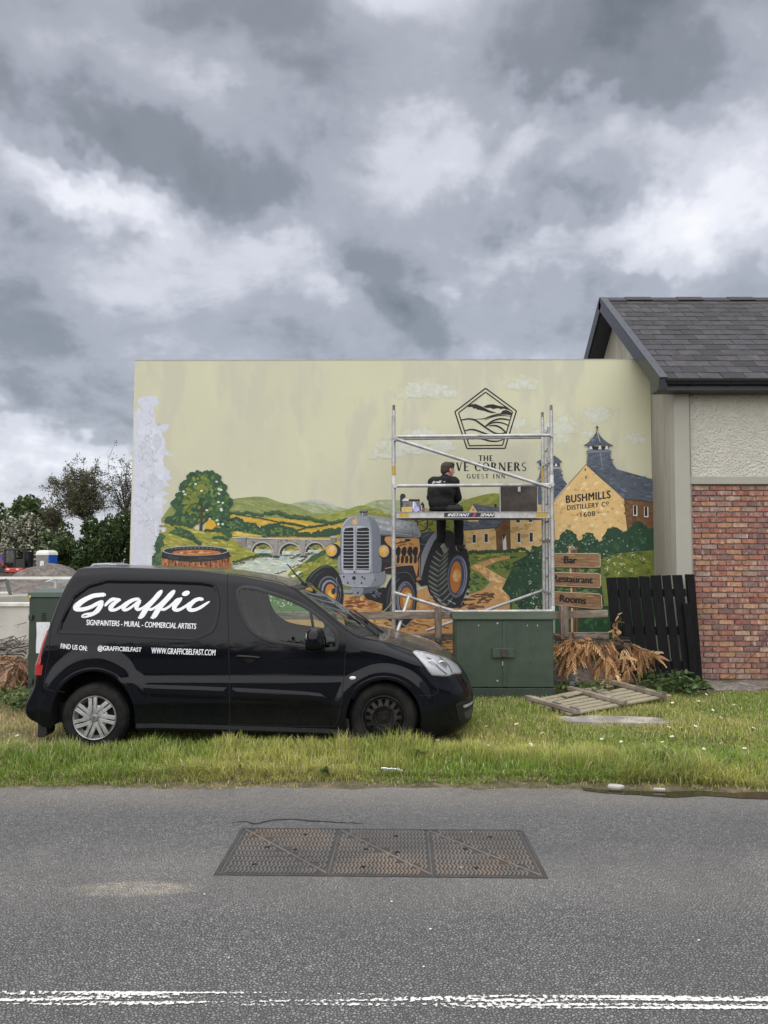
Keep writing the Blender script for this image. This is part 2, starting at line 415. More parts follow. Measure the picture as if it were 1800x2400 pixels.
tag(grid_sheet('ground', -600, 600, -300, 900, 25, 25, lambda x, y: -.03, SOIL), kind='structure')
ASPH = asphalt()
def edge_y(x):
 return float(np.interp(x, [-60, -6, -3, 0, 1.2, 2.9, 6, 60], [6.10, 6.10, 6.10, 6.14, 6.10, 5.86, 5.80, 5.8])) + .025*math.sin(x*5.3) + .02*math.sin(x*13.1+1)
grid_sheet('road', -60, 60, -.6, edge_y, 481, 12, lambda x, y: -.004, ASPH)
def worn_paint():
 m = bpy.data.materials.new('worn_road_paint'); m.use_nodes = True; nt = m.node_tree; N = nt.nodes; L = nt.links; b = N['Principled BSDF']
 b.inputs['Base Color'].default_value = (.72, .70, .65, 1); b.inputs['Roughness'].default_value = .7
 tc = N.new('ShaderNodeTexCoord'); v = tc.outputs['Object']
 n1 = N.new('ShaderNodeTexNoise'); n1.inputs['Scale'].default_value = 55; n1.inputs['Detail'].default_value = 4; n1.inputs['Roughness'].default_value = .55; L.new(v, n1.inputs['Vector'])
 mp = N.new('ShaderNodeMapping'); mp.inputs['Scale'].default_value = (.8, 22, 1); L.new(v, mp.inputs[0])
 n2 = N.new('ShaderNodeTexNoise'); n2.inputs['Scale'].default_value = 1.6; n2.inputs['Detail'].default_value = 3; L.new(mp.outputs[0], n2.inputs['Vector'])
 a = N.new('ShaderNodeMath'); a.operation = 'MULTIPLY_ADD'; L.new(n2.outputs[0], a.inputs[0]); a.inputs[1].default_value = 1.15; L.new(n1.outputs[0], a.inputs[2])
 at = N.new('ShaderNodeAttribute'); at.attribute_name = 'Col'
 a2 = N.new('ShaderNodeMath'); a2.operation = 'ADD'; L.new(a.outputs[0], a2.inputs[0]); L.new(at.outputs['Fac'], a2.inputs[1])
 mr = N.new('ShaderNodeMapRange'); mr.inputs['From Min'].default_value = 1.16; mr.inputs['From Max'].default_value = 1.21; L.new(a2.outputs[0], mr.inputs['Value'])
 tr = N.new('ShaderNodeBsdfTransparent'); mx = N.new('ShaderNodeMixShader'); L.new(mr.outputs[0], mx.inputs[0]); L.new(tr.outputs[0], mx.inputs[1]); L.new(b.outputs[0], mx.inputs[2])
 L.new(mx.outputs[0], N['Material Output'].inputs[0]); return m
def line_sheet():
 V, F, C = [], [], []; xs = np.linspace(-30, 30, 401)
 for i, x in enumerate(xs):
  yc = 3.222 - .012*x
  for j, (dy, w) in enumerate(((-.062, -.30), (-.045, .1), (-.014, .06), (.0, -.03), (.014, .06), (.040, .1), (.058, -.30))):
   k = .10*float(np.interp(x, [-3, -.6, .1, .5, 1.7], [0.05, -.3, -.7, .05, .35]))
   V.append((x, yc+dy, .0)); C.append([w + k + .025]*3)
 for i in range(len(xs)-1):
  for j in range(6): F.append((i*7+j, (i+1)*7+j, (i+1)*7+j+1, i*7+j+1))
 o = np_mesh('road_marking', V, F, worn_paint(), col=np.array(C)); tag(o, kind='structure')
line_sheet()
def bank(x, y):
 e = edge_y(x); t = min(max((y - e - .12)/.7, 0), 1); z = .045*t
 return -.02 + z + .022*mnoise.noise((x*.9, y*.9, 0)) + .012*mnoise.noise((x*3, y*3, 5)) - (.0 if t > .05 else .012)
VERGE = mat('verge_soil', (.12, .10, .055), .95, var=.45, scale=14, bump=.03, bscale=50, col2=(.19, .15, .09), mix=(.45, .6))
def verge_z(x, y): return bank(x, y) + float(sstep(10.2, 11.2, np.array(y)))*.06
grid_sheet('grass_verge', -40, 40, lambda x: edge_y(x)-.02, 12.0, 401, 48, verge_z, VERGE)
PUD = mat('puddle_water', (.035, .03, .02), .06, var=.2, scale=3, spec=.5, bump=.0006, bscale=9)
def pud():
 n = 60; V = []; xs = np.linspace(1.55, 9, n)
 for x in xs:
  e = edge_y(x); w = float(np.interp(x, [1.5, 2.2, 3.0, 3.6, 9], [.0, .05, .09, .17, .2])) + .015*math.sin(x*9)
  V += [(x, e-.035-.012*math.sin(x*7), .0015), (x, e+.04+w, .0015)]
 F = [(2*i, 2*i+2, 2*i+3, 2*i+1) for i in range(n-1)]
 tag(np_mesh('puddle', V, F, PUD), kind='structure')
pud()
RUB = mat('rubble_soil', (.17, .15, .125), .95, var=.5, scale=25, bump=.02, bscale=40, col2=(.26, .24, .21))
grid_sheet('soil_strip', 3.9, 12, 10.35, 11.1, 60, 10, lambda x, y: .055 + .02*mnoise.noise((x*4, y*4, 2)) + .06*max(0, y-10.7) - .09*max(0, 10.55-y)/.2, RUB)
CONC = mat('concrete', (.42, .39, .34), .9, var=.22, scale=7, bump=.004, bscale=50, col2=(.24, .22, .19))
m = MB(); a = [G(1300, 1689), G(1405, 1685), G(1530, 1690), G(1592, 1700), G(1560, 1704), G(1420, 1703), G(1330, 1700)]
m.prism([(p.x, p.y, .045) for p in a], (0, 0, -.1)); s_ = m.build('paving_slab', CONC, org=(a[0].x, a[0].y, 0), bevel=.006)
tag(s_, 'pale concrete slab half sunk in the grass in front of the lying gate', 'paving slab')
q_ = MB(); cr_p = [G(u + random.uniform(-4, 4), v + random.uniform(-2.5, 2.5), -.001) for u, v in [(540, 1930), (575, 1927), (600, 1931), (640, 1922), (690, 1920), (730, 1926), (760, 1923), (800, 1929), (845, 1927), (870, 1931)]]
cr_p = catmull(cr_p, 5); L_, R_, _, _ = ribbon([p[:2] for p in cr_p], [.003, .012, .02, .012, .022, .016, .008, .002]); k = len(L_)
q_.add([(a[0] + random.uniform(-.004, .004), a[1] + random.uniform(-.004, .004), -.001) for a in list(L_)+list(R_)], [(i, i+1, k+i+1, k+i) for i in range(k-1)]); tag(q_.build('road_crack', mat('crack_dark', (.02, .02, .02), .95)), kind='structure')
# ------------------------------------------------------------------ brick and render house on the right
YH = 11.0
HX0 = 4.17; HX1 = 8.8
RIDGE_Y, RIDGE_Z = 13.5, 6.42; EAVE_Y, EAVE_Z = 10.66, 4.33
VX = 3.84
RENDER = mat('smooth_render', (.37, .355, .305), .85, var=.10, scale=1.2, stretch=(3, 3, .5), col2=(.27, .25, .205), bump=.0012, bscale=60)
RENDER_P = mat('painted_render', (.37, .36, .31), .8, var=.06, scale=1.5, bump=.001, bscale=80)
def roughcast():
 m = mat('roughcast', (.58, .56, .49), .9, var=.06, scale=5); nt = m.node_tree; N = nt.nodes; L = nt.links; b = N['Principled BSDF']
 tc = N.new('ShaderNodeTexCoord'); n = N.new('ShaderNodeTexNoise'); n.inputs['Scale'].default_value = 26; n.inputs['Detail'].default_value = 3; L.new(tc.outputs['Object'], n.inputs[0])
 vo = N.new('ShaderNodeTexVoronoi'); vo.inputs['Scale'].default_value = 38; L.new(tc.outputs['Object'], vo.inputs[0])
 ad = N.new('ShaderNodeMath'); ad.operation = 'MULTIPLY_ADD'; L.new(vo.outputs['Distance'], ad.inputs[0]); ad.inputs[1].default_value = -.5; L.new(n.outputs[0], ad.inputs[2])
 bp = N.new('ShaderNodeBump'); bp.inputs['Distance'].default_value = .035; bp.inputs['Strength'].default_value = .9; L.new(ad.outputs[0], bp.inputs['Height']); L.new(bp.outputs[0], b.inputs['Normal'])
 return m
ROUGH = roughcast()
MORTAR = mat('mortar', (.30, .26, .215), .95, var=.25, scale=20, bump=.004, bscale=120)
SLATE = mat('slate', (.042, .039, .041), .65, spec=.3, var=.3, scale=7, bump=.0025, bscale=30, rnd=.32, col2=(.072, .065, .065), mix=(.5, .75))
PVC = mat('black_pvc', (.012, .013, .018), .35, var=.1)
GREYM = mat('grey_verge_trim', (.048, .052, .062), .5, var=.1)
house = thing('house', (HX0, YH, 0), 'house with red brick below cream roughcast and a dark slate roof', 'house')
zb_top = P(1700, 1135, YH).z; zband = P(1700, 1117, YH).z
gable_prof = lambda y: EAVE_Z + (RIDGE_Z-EAVE_Z)*(1 - abs(y-RIDGE_Y)/(RIDGE_Y-EAVE_Y)) - .12
w = MB()
yb = 2*RIDGE_Y - YH
w.prism([(HX0, YH+.002, -.1), (HX0, yb, -.1), (HX0, yb, gable_prof(yb)), (HX0, RIDGE_Y, gable_prof(RIDGE_Y)), (HX0, YH+.002, gable_prof(YH))], (.25, 0, 0))
w.build('gable_wall', RENDER, house)
fw_ = MB(); fw_.box(((HX0+HX1)/2+.125, YH+.15, (zband+4.26)/2), (HX1-HX0-.25, .2, 4.26-zband)); fw_.build('roughcast_panel', ROUGH, house)
pl = MB(); px1 = P(1617, 1200, YH).x
pl.box(((HX0+px1)/2-.001, YH+.06, 2.1), (px1-HX0, .20, 4.36)); pl.build('pilaster', RENDER_P, house, bevel=.008)
bd = MB(); bd.box(((px1+HX1)/2, YH+.07, (zb_top+zband)/2), (HX1-px1-.002, .16, zband-zb_top)); bd.build('string_course', RENDER_P, house, bevel=.006)
bw = MB(); bw.box(((px1+HX1)/2, YH+.16, zb_top/2-.05), (HX1-px1-.002, .2, zb_top+.1)); brick_wall = bw.build('brick_wall', MORTAR, house)
def brick_mat():
 m = bpy.data.materials.new('brick'); m.use_nodes = True; nt = m.node_tree; N = nt.nodes; L = nt.links; b = N['Principled BSDF']; b.inputs['Roughness'].default_value = .9
 oi = N.new('ShaderNodeObjectInfo'); cr = N.new('ShaderNodeValToRGB'); cr.color_ramp.interpolation = 'CONSTANT'; L.new(oi.outputs['Random'], cr.inputs[0])
 cols = [(.33, .135, .10), (.28, .125, .105), (.34, .16, .105), (.21, .11, .10), (.37, .165, .11), (.31, .155, .125), (.27, .14, .115), (.40, .215, .125), (.29, .12, .085), (.23, .135, .12), (.33, .18, .145), (.40, .25, .18), (.28, .115, .09), (.32, .215, .18)]
 el = cr.color_ramp.elements; el[0].color = (*cols[0], 1); el[0].position = 0; el[1].position = .999; el[1].color = (*cols[-1], 1)
 for i, c in enumerate(cols[1:], 1): e = el.new(i/len(cols)); e.color = (*c, 1)
 tc = N.new('ShaderNodeTexCoord'); cb = N.new('ShaderNodeCombineXYZ')
 for i in range(3): L.new(oi.outputs['Random'], cb.inputs[i])
 sh = N.new('ShaderNodeVectorMath'); sh.operation = 'MULTIPLY_ADD'; L.new(cb.outputs[0], sh.inputs[0]); sh.inputs[1].default_value = (91, 37, 53); L.new(tc.outputs['Object'], sh.inputs[2])
 n = N.new('ShaderNodeTexNoise'); n.inputs['Scale'].default_value = 14; n.inputs['Detail'].default_value = 6; n.inputs['Roughness'].default_value = .65; L.new(sh.outputs[0], n.inputs[0])
 mp = N.new('ShaderNodeMapping'); mp.inputs['Scale'].default_value = (1.0, 1, .25); L.new(sh.outputs[0], mp.inputs[0])
 n2 = N.new('ShaderNodeTexNoise'); n2.inputs['Scale'].default_value = 16; n2.inputs['Detail'].default_value = 3; L.new(mp.outputs[0], n2.inputs[0])
 mr = N.new('ShaderNodeMapRange'); mr.inputs['From Min'].default_value = .3; mr.inputs['From Max'].default_value = .7; mr.inputs['To Min'].default_value = .62; mr.inputs['To Max'].default_value = 1.38; L.new(n.outputs[0], mr.inputs[0])
 sc = N.new('ShaderNodeVectorMath'); sc.operation = 'SCALE'; L.new(cr.outputs[0], sc.inputs[0]); L.new(mr.outputs[0], sc.inputs['Scale'])
 r2 = N.new('ShaderNodeMapRange'); r2.inputs['From Min'].default_value = .52; r2.inputs['From Max'].default_value = .70; L.new(n2.outputs[0], r2.inputs[0])
 r3 = N.new('ShaderNodeMapRange'); r3.inputs['From Min'].default_value = .42; r3.inputs['From Max'].default_value = .68; L.new(n.outputs[0], r3.inputs[0])
 mu = N.new('ShaderNodeMath'); mu.operation = 'MULTIPLY'; L.new(r2.outputs[0], mu.inputs[0]); L.new(r3.outputs[0], mu.inputs[1])
 mx = N.new('ShaderNodeMix'); mx.data_type = 'RGBA'; L.new(mu.outputs[0], mx.inputs['Factor']); L.new(sc.outputs[0], mx.inputs['A']); mx.inputs['B'].default_value = (.55, .47, .41, 1)
 L.new(mx.outputs['Result'], b.inputs['Base Color'])
 bp = N.new('ShaderNodeBump'); bp.inputs['Distance'].default_value = .006; L.new(n.outputs[0], bp.inputs['Height']); L.new(bp.outputs[0], b.inputs['Normal'])
 return m
BRICK = brick_mat()
def brick_mesh(wd, seed):
 r = random.Random(seed); d = .055; h = .062; n = 6
 top = [(-wd/2 + wd*i/n, h/2 + r.uniform(-.004, .002) - (.005 if i in (0, n) else 0)) for i in range(n+1)]
 bot = [(wd/2 - wd*i/n, -h/2 + r.uniform(-.002, .004) + (.005 if i in (0, n) else 0)) for i in range(n+1)]
 prof = top + bot; k = len(prof); front = -.012 - r.uniform(0, .006)
 V = [(x*.985, front, z*.94) for x, z in prof] + [(x, front+.006, z) for x, z in prof] + [(x, d, z) for x, z in prof]
 F = [tuple(range(k))] + [(i, i+k, (i+1) % k + k, (i+1) % k) for i in range(k)] + [(i+k, i+2*k, (i+1) % k+2*k, (i+1) % k+k) for i in range(k)]
 me = bpy.data.meshes.new('brick'); me.from_pydata(V, [], F); me.materials.append(BRICK); return me
bm_full = [brick_mesh(.213, i) for i in range(7)]; bm_cut = [brick_mesh(w_, 20+i) for i, w_ in enumerate((.16, .06, .10))]
course = (zb_top - .02)/int(round((zb_top-.02)/.0765)); ncourse = int(round((zb_top-.02)/course))
rest = MB(); nb_ = 0
for k in range(ncourse):
 z = zb_top - .012 - course*(k+.5) ; x = px1 + .006
 first = (.06, .16)[k % 2]
 while x < HX1 - .05:
  wd = first if first else .213; first = None
  far = x > 5.62
  if not far:
   me = bm_cut[0 if wd > .1 else 1] if wd < .2 else random.choice(bm_full)
   o = bpy.data.objects.new('brick', me); COL.objects.link(o); o.parent = brick_wall
   o.location = Vector((x + wd/2 + random.uniform(-.003, .003), YH + .045 + random.uniform(-.003, .004), z + random.uniform(-.003, .003))) - ORG[house.name]
   o.rotation_euler = (0, R(random.uniform(-.7, .7)), 0); nb_ += 1
  else:
   rest.box((x+wd/2, YH+.06 + random.uniform(-.003, .003), z), (wd, .06, .062), col=[c_*random.uniform(.85, 1.15) for c_ in random.choice(((.30, .12, .085), (.25, .11, .09), (.34, .16, .11), (.22, .115, .105), (.37, .17, .11), (.31, .155, .13), (.28, .14, .12), (.38, .22, .15), (.33, .19, .16)))])
  x += wd + .0125
BR2 = mat('brick_far', (.29, .11, .08), .9, var=.3, scale=14, bump=.004, attr='Col')
ro = rest.build('bricks', BR2, brick_wall); tag(ro, kind='stuff')
# ---- roof
ang = math.atan2(RIDGE_Z-EAVE_Z, RIDGE_Y-EAVE_Y); L_s = math.hypot(RIDGE_Z-EAVE_Z, RIDGE_Y-EAVE_Y)
sl = Vector((0, math.cos(ang), math.sin(ang))); nrm = Vector((0, -math.sin(ang), math.cos(ang)))
base = Vector((0, EAVE_Y, EAVE_Z))
rf = MB()
for sgn in (1, -1):
 def q(p): return p if sgn == 1 else Vector((p.x, 2*RIDGE_Y-p.y, p.z))
 pts = [q(Vector((VX+.05, 0, 0)) + base - nrm*.03), q(Vector((HX1, 0, 0)) + base - nrm*.03), q(Vector((HX1, 0, 0)) + base + sl*L_s - nrm*.03), q(Vector((VX+.05, 0, 0)) + base + sl*L_s - nrm*.03)]
 rf.prism(pts, nrm*-.09 if sgn == 1 else Vector((0, math.sin(ang), math.cos(ang)))*-.09)
roof = rf.build('roof', PVC, house)
sv = []
for i in range(4):
 r = random.Random(i); wd, ht, th = .318, .36, .009
 prof = [(-wd/2, 0), (-wd/4, r.uniform(-.004, .004)), (wd/5, r.uniform(-.005, .004)), (wd/2, r.uniform(-.004, .004)), (wd/2, ht), (-wd/2, ht)]
 V = [(x, y, th) for x, y in prof] + [(x, y, 0) for x, y in prof]; k = len(prof)
 me = bpy.data.meshes.new('slate'); me.from_pydata(V, [], [tuple(range(k)), tuple(range(2*k-1, k-1, -1))] + [(i_, i_+k, (i_+1) % k+k, (i_+1) % k) for i_ in range(k)]); me.materials.append(SLATE); sv.append(me)
rows = 16; gauge = (L_s-.03)/rows; rest = MB()
rotm = Euler((ang, 0, 0))
ns = 0
for k in range(rows):
 x = VX + .10 + (0 if k % 2 else -.16)
 while x < HX1-.1:
  p = base + sl*(k*gauge - .03) + nrm*.004; wd = .318
  if x + wd/2 < VX+.2:
   c = Vector((VX+.10+.08, 0, 0)) + p
   o = bpy.data.objects.new('slate', sv[0]); o.scale = (.48, 1, 1)
  else:
   c = Vector((x+wd/2, 0, 0)) + p; o = bpy.data.objects.new('slate', random.choice(sv))
  if x < 6.9:
   COL.objects.link(o); o.parent = roof; o.location = c - ORG[house.name]
   o.rotation_euler = (ang - R(1.6) + R(random.uniform(-.5, .7)), R(random.uniform(-.4, .4)), R(random.uniform(-.5, .5))); ns += 1
  else:
   bpy.data.objects.remove(o); rest.box(c + sl*.14, (wd-.006, .30, .01), Matrix.Rotation(ang-R(1.6), 3, 'X'))
  x += wd + .008
for k in range(rows):
 p = base + sl*(k*gauge+.12) + nrm*.01; p = Vector((0, 2*RIDGE_Y-p.y, p.z)); x = VX+.1+(.16 if k % 2 else 0)
 while x < HX1-.1:
  rest.box((x+.16, p.y, p.z), (.312, .30, .01), Matrix.Rotation(-ang+R(1.6), 3, 'X')); x += .326
tag(rest.build('slates', SLATE, roof), kind='stuff')
rt = []
for i in range(11):
 m = MB(); x0 = VX-.005 + i*.455; h = .05 if i % 2 else .038
 for sgn in (-1, 1):
  p0 = Vector((x0, RIDGE_Y, RIDGE_Z+h)); e = Vector((0, sgn*math.cos(ang), -math.sin(ang)))
  m.prism([p0, p0+Vector((.46, 0, 0)), p0+Vector((.46, 0, 0))+e*.15, p0+e*.15], Vector((0, 0, -.018)))
 o = m.build('ridge_tile', SLATE, roof, bevel=.004)
for sgn in (1, -1):
 m = MB()
 def q(p): return p if sgn == 1 else Vector((p.x, 2*RIDGE_Y-p.y, p.z))
 a0 = Vector((VX, 0, 0)) + base - sl*.06; a1 = Vector((VX, 0, 0)) + base + sl*L_s
 m.prism([q(a0 + nrm*.02), q(a1 + nrm*.02), q(a1 - nrm*.17 if sgn == 1 else a1 - nrm*.17), q(a0 - nrm*.17)], (.022, 0, 0))
 m.prism([q(a0 + nrm*.0225), q(a1 + nrm*.0225), q(a1 + nrm*.045), q(a0 + nrm*.045)], (.115, 0, 0), m=1)
 vb = m.build('bargeboard', [PVC, GREYM], house, bevel=.003)
 for k in range(9):
  b_ = MB(); c = a0 + sl*(L_s*(k+.5)/9) + nrm*.046 + Vector((.06, 0, 0)); b_.ball(q(c), .007, 6, 4); b_.build('fixing', PVC, vb)
m = MB(); m.prism([Vector((VX+.023, 0, 0)) + base - nrm*.125 - sl*.02, Vector((HX0, 0, 0)) + base - nrm*.125 - sl*.02, Vector((HX0, 0, 0)) + base - nrm*.125 + sl*L_s, Vector((VX+.023, 0, 0)) + base - nrm*.125 + sl*L_s], nrm*-.015)
m.build('verge_soffit', PVC, house)
m = MB(); m.box(((VX+HX1)/2+.03, EAVE_Y+.07, EAVE_Z-.06), (HX1-VX-.06, .022, .20)); m.build('fascia', PVC, house, bevel=.003)
m = MB(); m.box(((VX+HX1)/2+.03, (EAVE_Y+YH)/2+.045, EAVE_Z-.15), (HX1-VX-.06, YH-EAVE_Y-.09, .015)); m.build('soffit', PVC, house)
m = MB(); prof = [(-.065*math.cos(t), -.065*math.sin(t)) for t in np.linspace(0, math.pi, 11)]; prof += [(x*.9, y*.9) for x, y in prof[::-1]]
m.prism([(VX+.10, EAVE_Y-.005+y_, EAVE_Z-.02+z_) for y_, z_ in prof], (HX1-VX-.1, 0, 0));
m.prism([(VX+.095, EAVE_Y-.005+.062*math.cos(t), EAVE_Z-.02-.062*math.sin(t)) for t in np.linspace(0, math.pi, 11)], (.006, 0, 0))
gut = m.build('gutter', PVC, house)
for x in np.arange(VX+.45, HX1, .55):
 b_ = MB(); b_.prism([(x, EAVE_Y-.005-.072*math.cos(t), EAVE_Z-.02-.072*math.sin(t)) for t in np.linspace(0, math.pi, 11)], (.035, 0, 0)); b_.build('gutter_bracket', PVC, gut)
m = MB(); m.prism([(VX+.002, EAVE_Y-.055, EAVE_Z-.02), (VX+.002, EAVE_Y+.13, EAVE_Z+.14), (VX+.002, EAVE_Y+.30, EAVE_Z+.02), (VX+.002, EAVE_Y+.30, EAVE_Z-.165), (VX+.002, EAVE_Y-.0, EAVE_Z-.165)], (.12, 0, 0)); m.build('box_end', GREYM, house, bevel=.004)
m = MB(); cp = [P(1800, 1490, YH-.02), P(1770, 1530, YH-.02), P(1735, 1565, YH-.02), P(1700, 1590, YH-.02), P(1640, 1605, YH-.05)]
m.tube([Vector(q_) for q_ in catmull(cp, 6)], .004, 6); m.build('cable', mat('cable_black', (.03, .025, .022), .6), house)
# ------------------------------------------------------------------ the black van
YC, YN = 8.14, 7.24
def smooth_curve(pts, sig=.05):
 xs = np.linspace(pts[0][0]-.4, pts[-1][0]+.4, 900); ys = np.interp(xs, [p[0] for p in pts], [p[1] for p in pts])
 k = np.exp(-.5*(np.arange(-40, 41)*(xs[1]-xs[0])/sig)**2); k /= k.sum()
 yy = np.convolve(np.pad(ys, 40, 'edge'), k, 'valid'); return lambda x: np.interp(x, xs, yy)
def pxz(l, Y): return [(P(u, v, Y).x, P(u, v, Y).z) for u, v in l]
_c = pxz([(253, 1323.5), (380, 1327), (500, 1332), (600, 1345), (668, 1358), (713, 1371)], 8.1) + pxz([(890, 1483), (915, 1484), (970, 1501), (1029, 1520), (1060, 1535)], 8.05)
_c = [(-3.45, .45), (-3.40, .9), (-3.25, 1.2), (-3.12, 1.5), (-3.02, 1.70)] + _c + [(.82, .68), (.882, .56), (.915, .44)]
zc_f = smooth_curve(_c, .022)
_e = [(-3.45, .42), (-3.40, .86), (-3.25, 1.16), (-3.13, 1.45), (-3.03, 1.655)] + pxz([(185, 1334), (253, 1330), (380, 1334), (532, 1341), (600, 1350), (660, 1363), (692, 1379), (750, 1425), (809, 1473), (837, 1493), (900, 1504), (970, 1527)], 7.36) + [(.50, .868), (.65, .80), (.75, .73), (.82, .64), (.88, .52), (.915, .40)]
ze_raw = smooth_curve(_e, .028)
def ze_f(x): return np.minimum(ze_raw(x), zc_f(x) - .012)
zb_f = smooth_curve([(-3.45, .36), (-3.38, .28), (-3.25, .24), (-3.0, .23), (-2.3, .225), (-1.4, .20), (-.4, .165), (.3, .12), (.6, .13), (.81, .15), (.915, .24)], .03)
_f = [(.05, .72), (.12, .83), (.20, .906), (.44, .920), (.58, .890), (.70, .82), (.80, .755), (.86, .745), (2, .745)]
_r = [(.1, -3.22), (.23, -3.26), (.31, -3.415), (.37, -3.435), (.45, -3.425), (.546, -3.375), (.62, -3.345), (.80, -3.325), (1.0, -3.28), (1.14, -3.235), (1.40, -3.16), (1.60, -3.08), (1.70, -3.02), (2, -2.9)]
Xf_f = smooth_curve(_f, .03); Xr_f = smooth_curve(_r, .02)
base_f = smooth_curve([(.1, .86), (.2, .875), (.35, .897), (.55, .905), (.75, .906), (.95, .900), (1.1, .886), (1.3, .858), (1.5, .822), (1.65, .785), (1.75, .76)], .05)
WR = (P(220, 1698, YN).x, .315); WF = (P(899, 1693, YN).x, .315)
RUBZ = lambda x: .555 - .028*(x - (-2.3))/1.8
CARGO = np.array([(139, 1483), (145, 1455), (170, 1398), (203, 1372), (246, 1360), (362, 1361), (470, 1365), (499, 1370), (510, 1387), (515, 1419), (510, 1459), (499, 1481), (470, 1495), (448, 1499), (325, 1493), (217, 1486), (152, 1485)], float)
CARGO = np.array(pxz(CARGO, 7.29))
def W(x, z):
 x = np.atleast_1d(np.asarray(x, float)); z = np.atleast_1d(np.asarray(z, float))
 ze = ze_f(x); w = base_f(z)
 fil = np.clip(1 - (ze - z)/.11, 0, 1); w = w - .075*fil**2 * sstep(-.35, .25, x) - .03*fil**2
 u = np.clip(1 - (Xf_f(z) - x)/.62, 0, 1); f = (1 - u**2.7)**(1/2.7)
 u2 = np.clip(1 - (x - Xr_f(z))/.11, 0, 1); f2 = (1 - u2**2.6)**(1/2.6)
 g = np.zeros_like(w)
 for (cx, cz), rx, rz in ((WR, .50, .60), (WF, .455, .455)):
  r = np.sqrt(((x-cx)/rx)**2 + ((z-cz)/rz)**2); g += .028*sstep(1.13, .93, r) * sstep(.2, .3, z+.1)
 m = (x < -1.5) & (z > 1.0)
 if m.any():
  p = np.c_[x[m], z[m]]; ins = inside(CARGO, p); d = seg_dist(CARGO, p); g[m] -= np.where(ins, .012*sstep(0, .035, d), 0)
 g += .010*sstep(.70, .64, z)*sstep(.40, .46, z)*sstep(-3.0, -2.3, x)*sstep(-.2, -.6, x) - .008*np.exp(-((z-.74)/.06)**2)*sstep(-2.6, -2.2, x)*sstep(.1, -.4, x)
 g -= .012*np.exp(-((z-.33)/.09)**2)*sstep(-2.4, -2.2, x)*sstep(-.4, -.6, x)
 return np.clip((w+g), 0, 2)*f*f2
def surf(u, v, off=0.0):
 Y = YN
 for _ in range(6):
  p = P(u, v, Y); w = W(p.x, p.z)[0]; Y = YC - w
 return Vector((p.x, YC - w - off, p.z))
def sxz(pts): return np.array([(lambda q: (q.x, q.z))(surf(u, v)) for u, v in pts])
NS, NSIDE, NTOP = 340, 104, 34
tt = np.linspace(0, 1, NS); xs = -3.438 + (.919+3.438)*tt
xs = np.unique(np.concatenate([xs, np.linspace(-3.438, -3.2, 40), np.linspace(.6, .919, 46)])); NS = len(xs)
half = []
for x in xs:
 zb, ze, zc = float(zb_f(x)), float(ze_f(x)), float(zc_f(x))
 zs = zb + (ze-zb)*np.linspace(0, 1, NSIDE); ww = W(np.full(NSIDE, x), zs)
 ph = np.linspace(0, math.pi/2, NTOP+1)[1:]; we = ww[-1]
 hz = ze + (zc-ze)*np.sin(ph)**.85; hw = we*np.cos(ph)**.9; hw[-1] = 0
 half.append(np.c_[np.full(NSIDE+NTOP, x), np.concatenate([ww, hw]), np.concatenate([zs, hz])])
half = np.array(half)
K = NSIDE + NTOP
near = half.copy(); near[:, :, 1] = YC - half[:, :, 1]
far = half.copy(); far[:, :, 1] = YC + half[:, :, 1]
V = np.concatenate([near.reshape(-1, 3), far.reshape(-1, 3)])
idx = np.arange(NS*K).reshape(NS, K)
q = np.stack([idx[:-1, :-1], idx[1:, :-1], idx[1:, 1:], idx[:-1, 1:]], -1)
qc = half[:-1, :-1]*.25 + half[1:, :-1]*.25 + half[1:, 1:]*.25 + half[:-1, 1:]*.25
kk = np.broadcast_to(np.arange(K-1)[None], (NS-1, K-1))
fx, fz, fw = qc[..., 0].ravel(), qc[..., 2].ravel(), qc[..., 1].ravel(); fk = kk.ravel(); q = q.reshape(-1, 4)
side = fk < NSIDE-1
WIN = [(563, 1425), (557, 1392), (561, 1381), (574, 1376), (600, 1379), (617, 1384), (672, 1402), (719, 1424), (759, 1454), (784, 1478), (789, 1490), (790, 1514), (786, 1521), (770, 1523), (740, 1520), (696, 1513), (637, 1504), (604, 1491), (581, 1470), (569, 1447)]
DOOR = [(534, 1343), (600, 1352), (660, 1365), (692, 1381), (750, 1427), (809, 1475), (809, 1531), (807, 1574), (804, 1620), (801, 1640), (792, 1686), (788, 1697), (780, 1701), (660, 1701), (539, 1697), (537, 1560), (534, 1440)]
win_xz = sxz(WIN); door_xz = sxz(DOOR)
pc = np.c_[fx, fz]
in_win = side & inside(win_xz, pc); in_door = side & inside(door_xz, pc) & ~in_win
arch_r = side & (((fx-WR[0])/.405)**2 + ((fz-WR[1])/.452)**2 < 1); arch_f = side & (((fx-WF[0])/.362)**2 + ((fz-WF[1])/.375)**2 < 1)
top = ~side; sfrac = (fk-(NSIDE-1))/NTOP
hdr = -.845 - .035*(1-sfrac); cowl = -.07 - .19*(1-np.clip(sfrac, 0, 1))**1.6
in_ws = top & (fx > hdr) & (fx < cowl) & (sfrac > .10)
in_hood = top & (fx >= cowl+.015) & (fx < .70) & (sfrac > .04)
bump_f = (fx > .36) & (fz < .505) & ~arch_f & (np.hypot(fx-WF[0], fz-WF[1]) > .40); bump_f |= (fx > .42) & (fz < .55)
bump_r = (fx < -2.99) & (fz < .553) & ~arch_r
lab = np.zeros(len(q), int)
lab[in_door] = 1; lab[in_hood] = 2; lab[in_ws] = 3; lab[bump_f] = 4; lab[bump_r] = 5; lab[in_win] = 9; lab[arch_r | arch_f] = 8
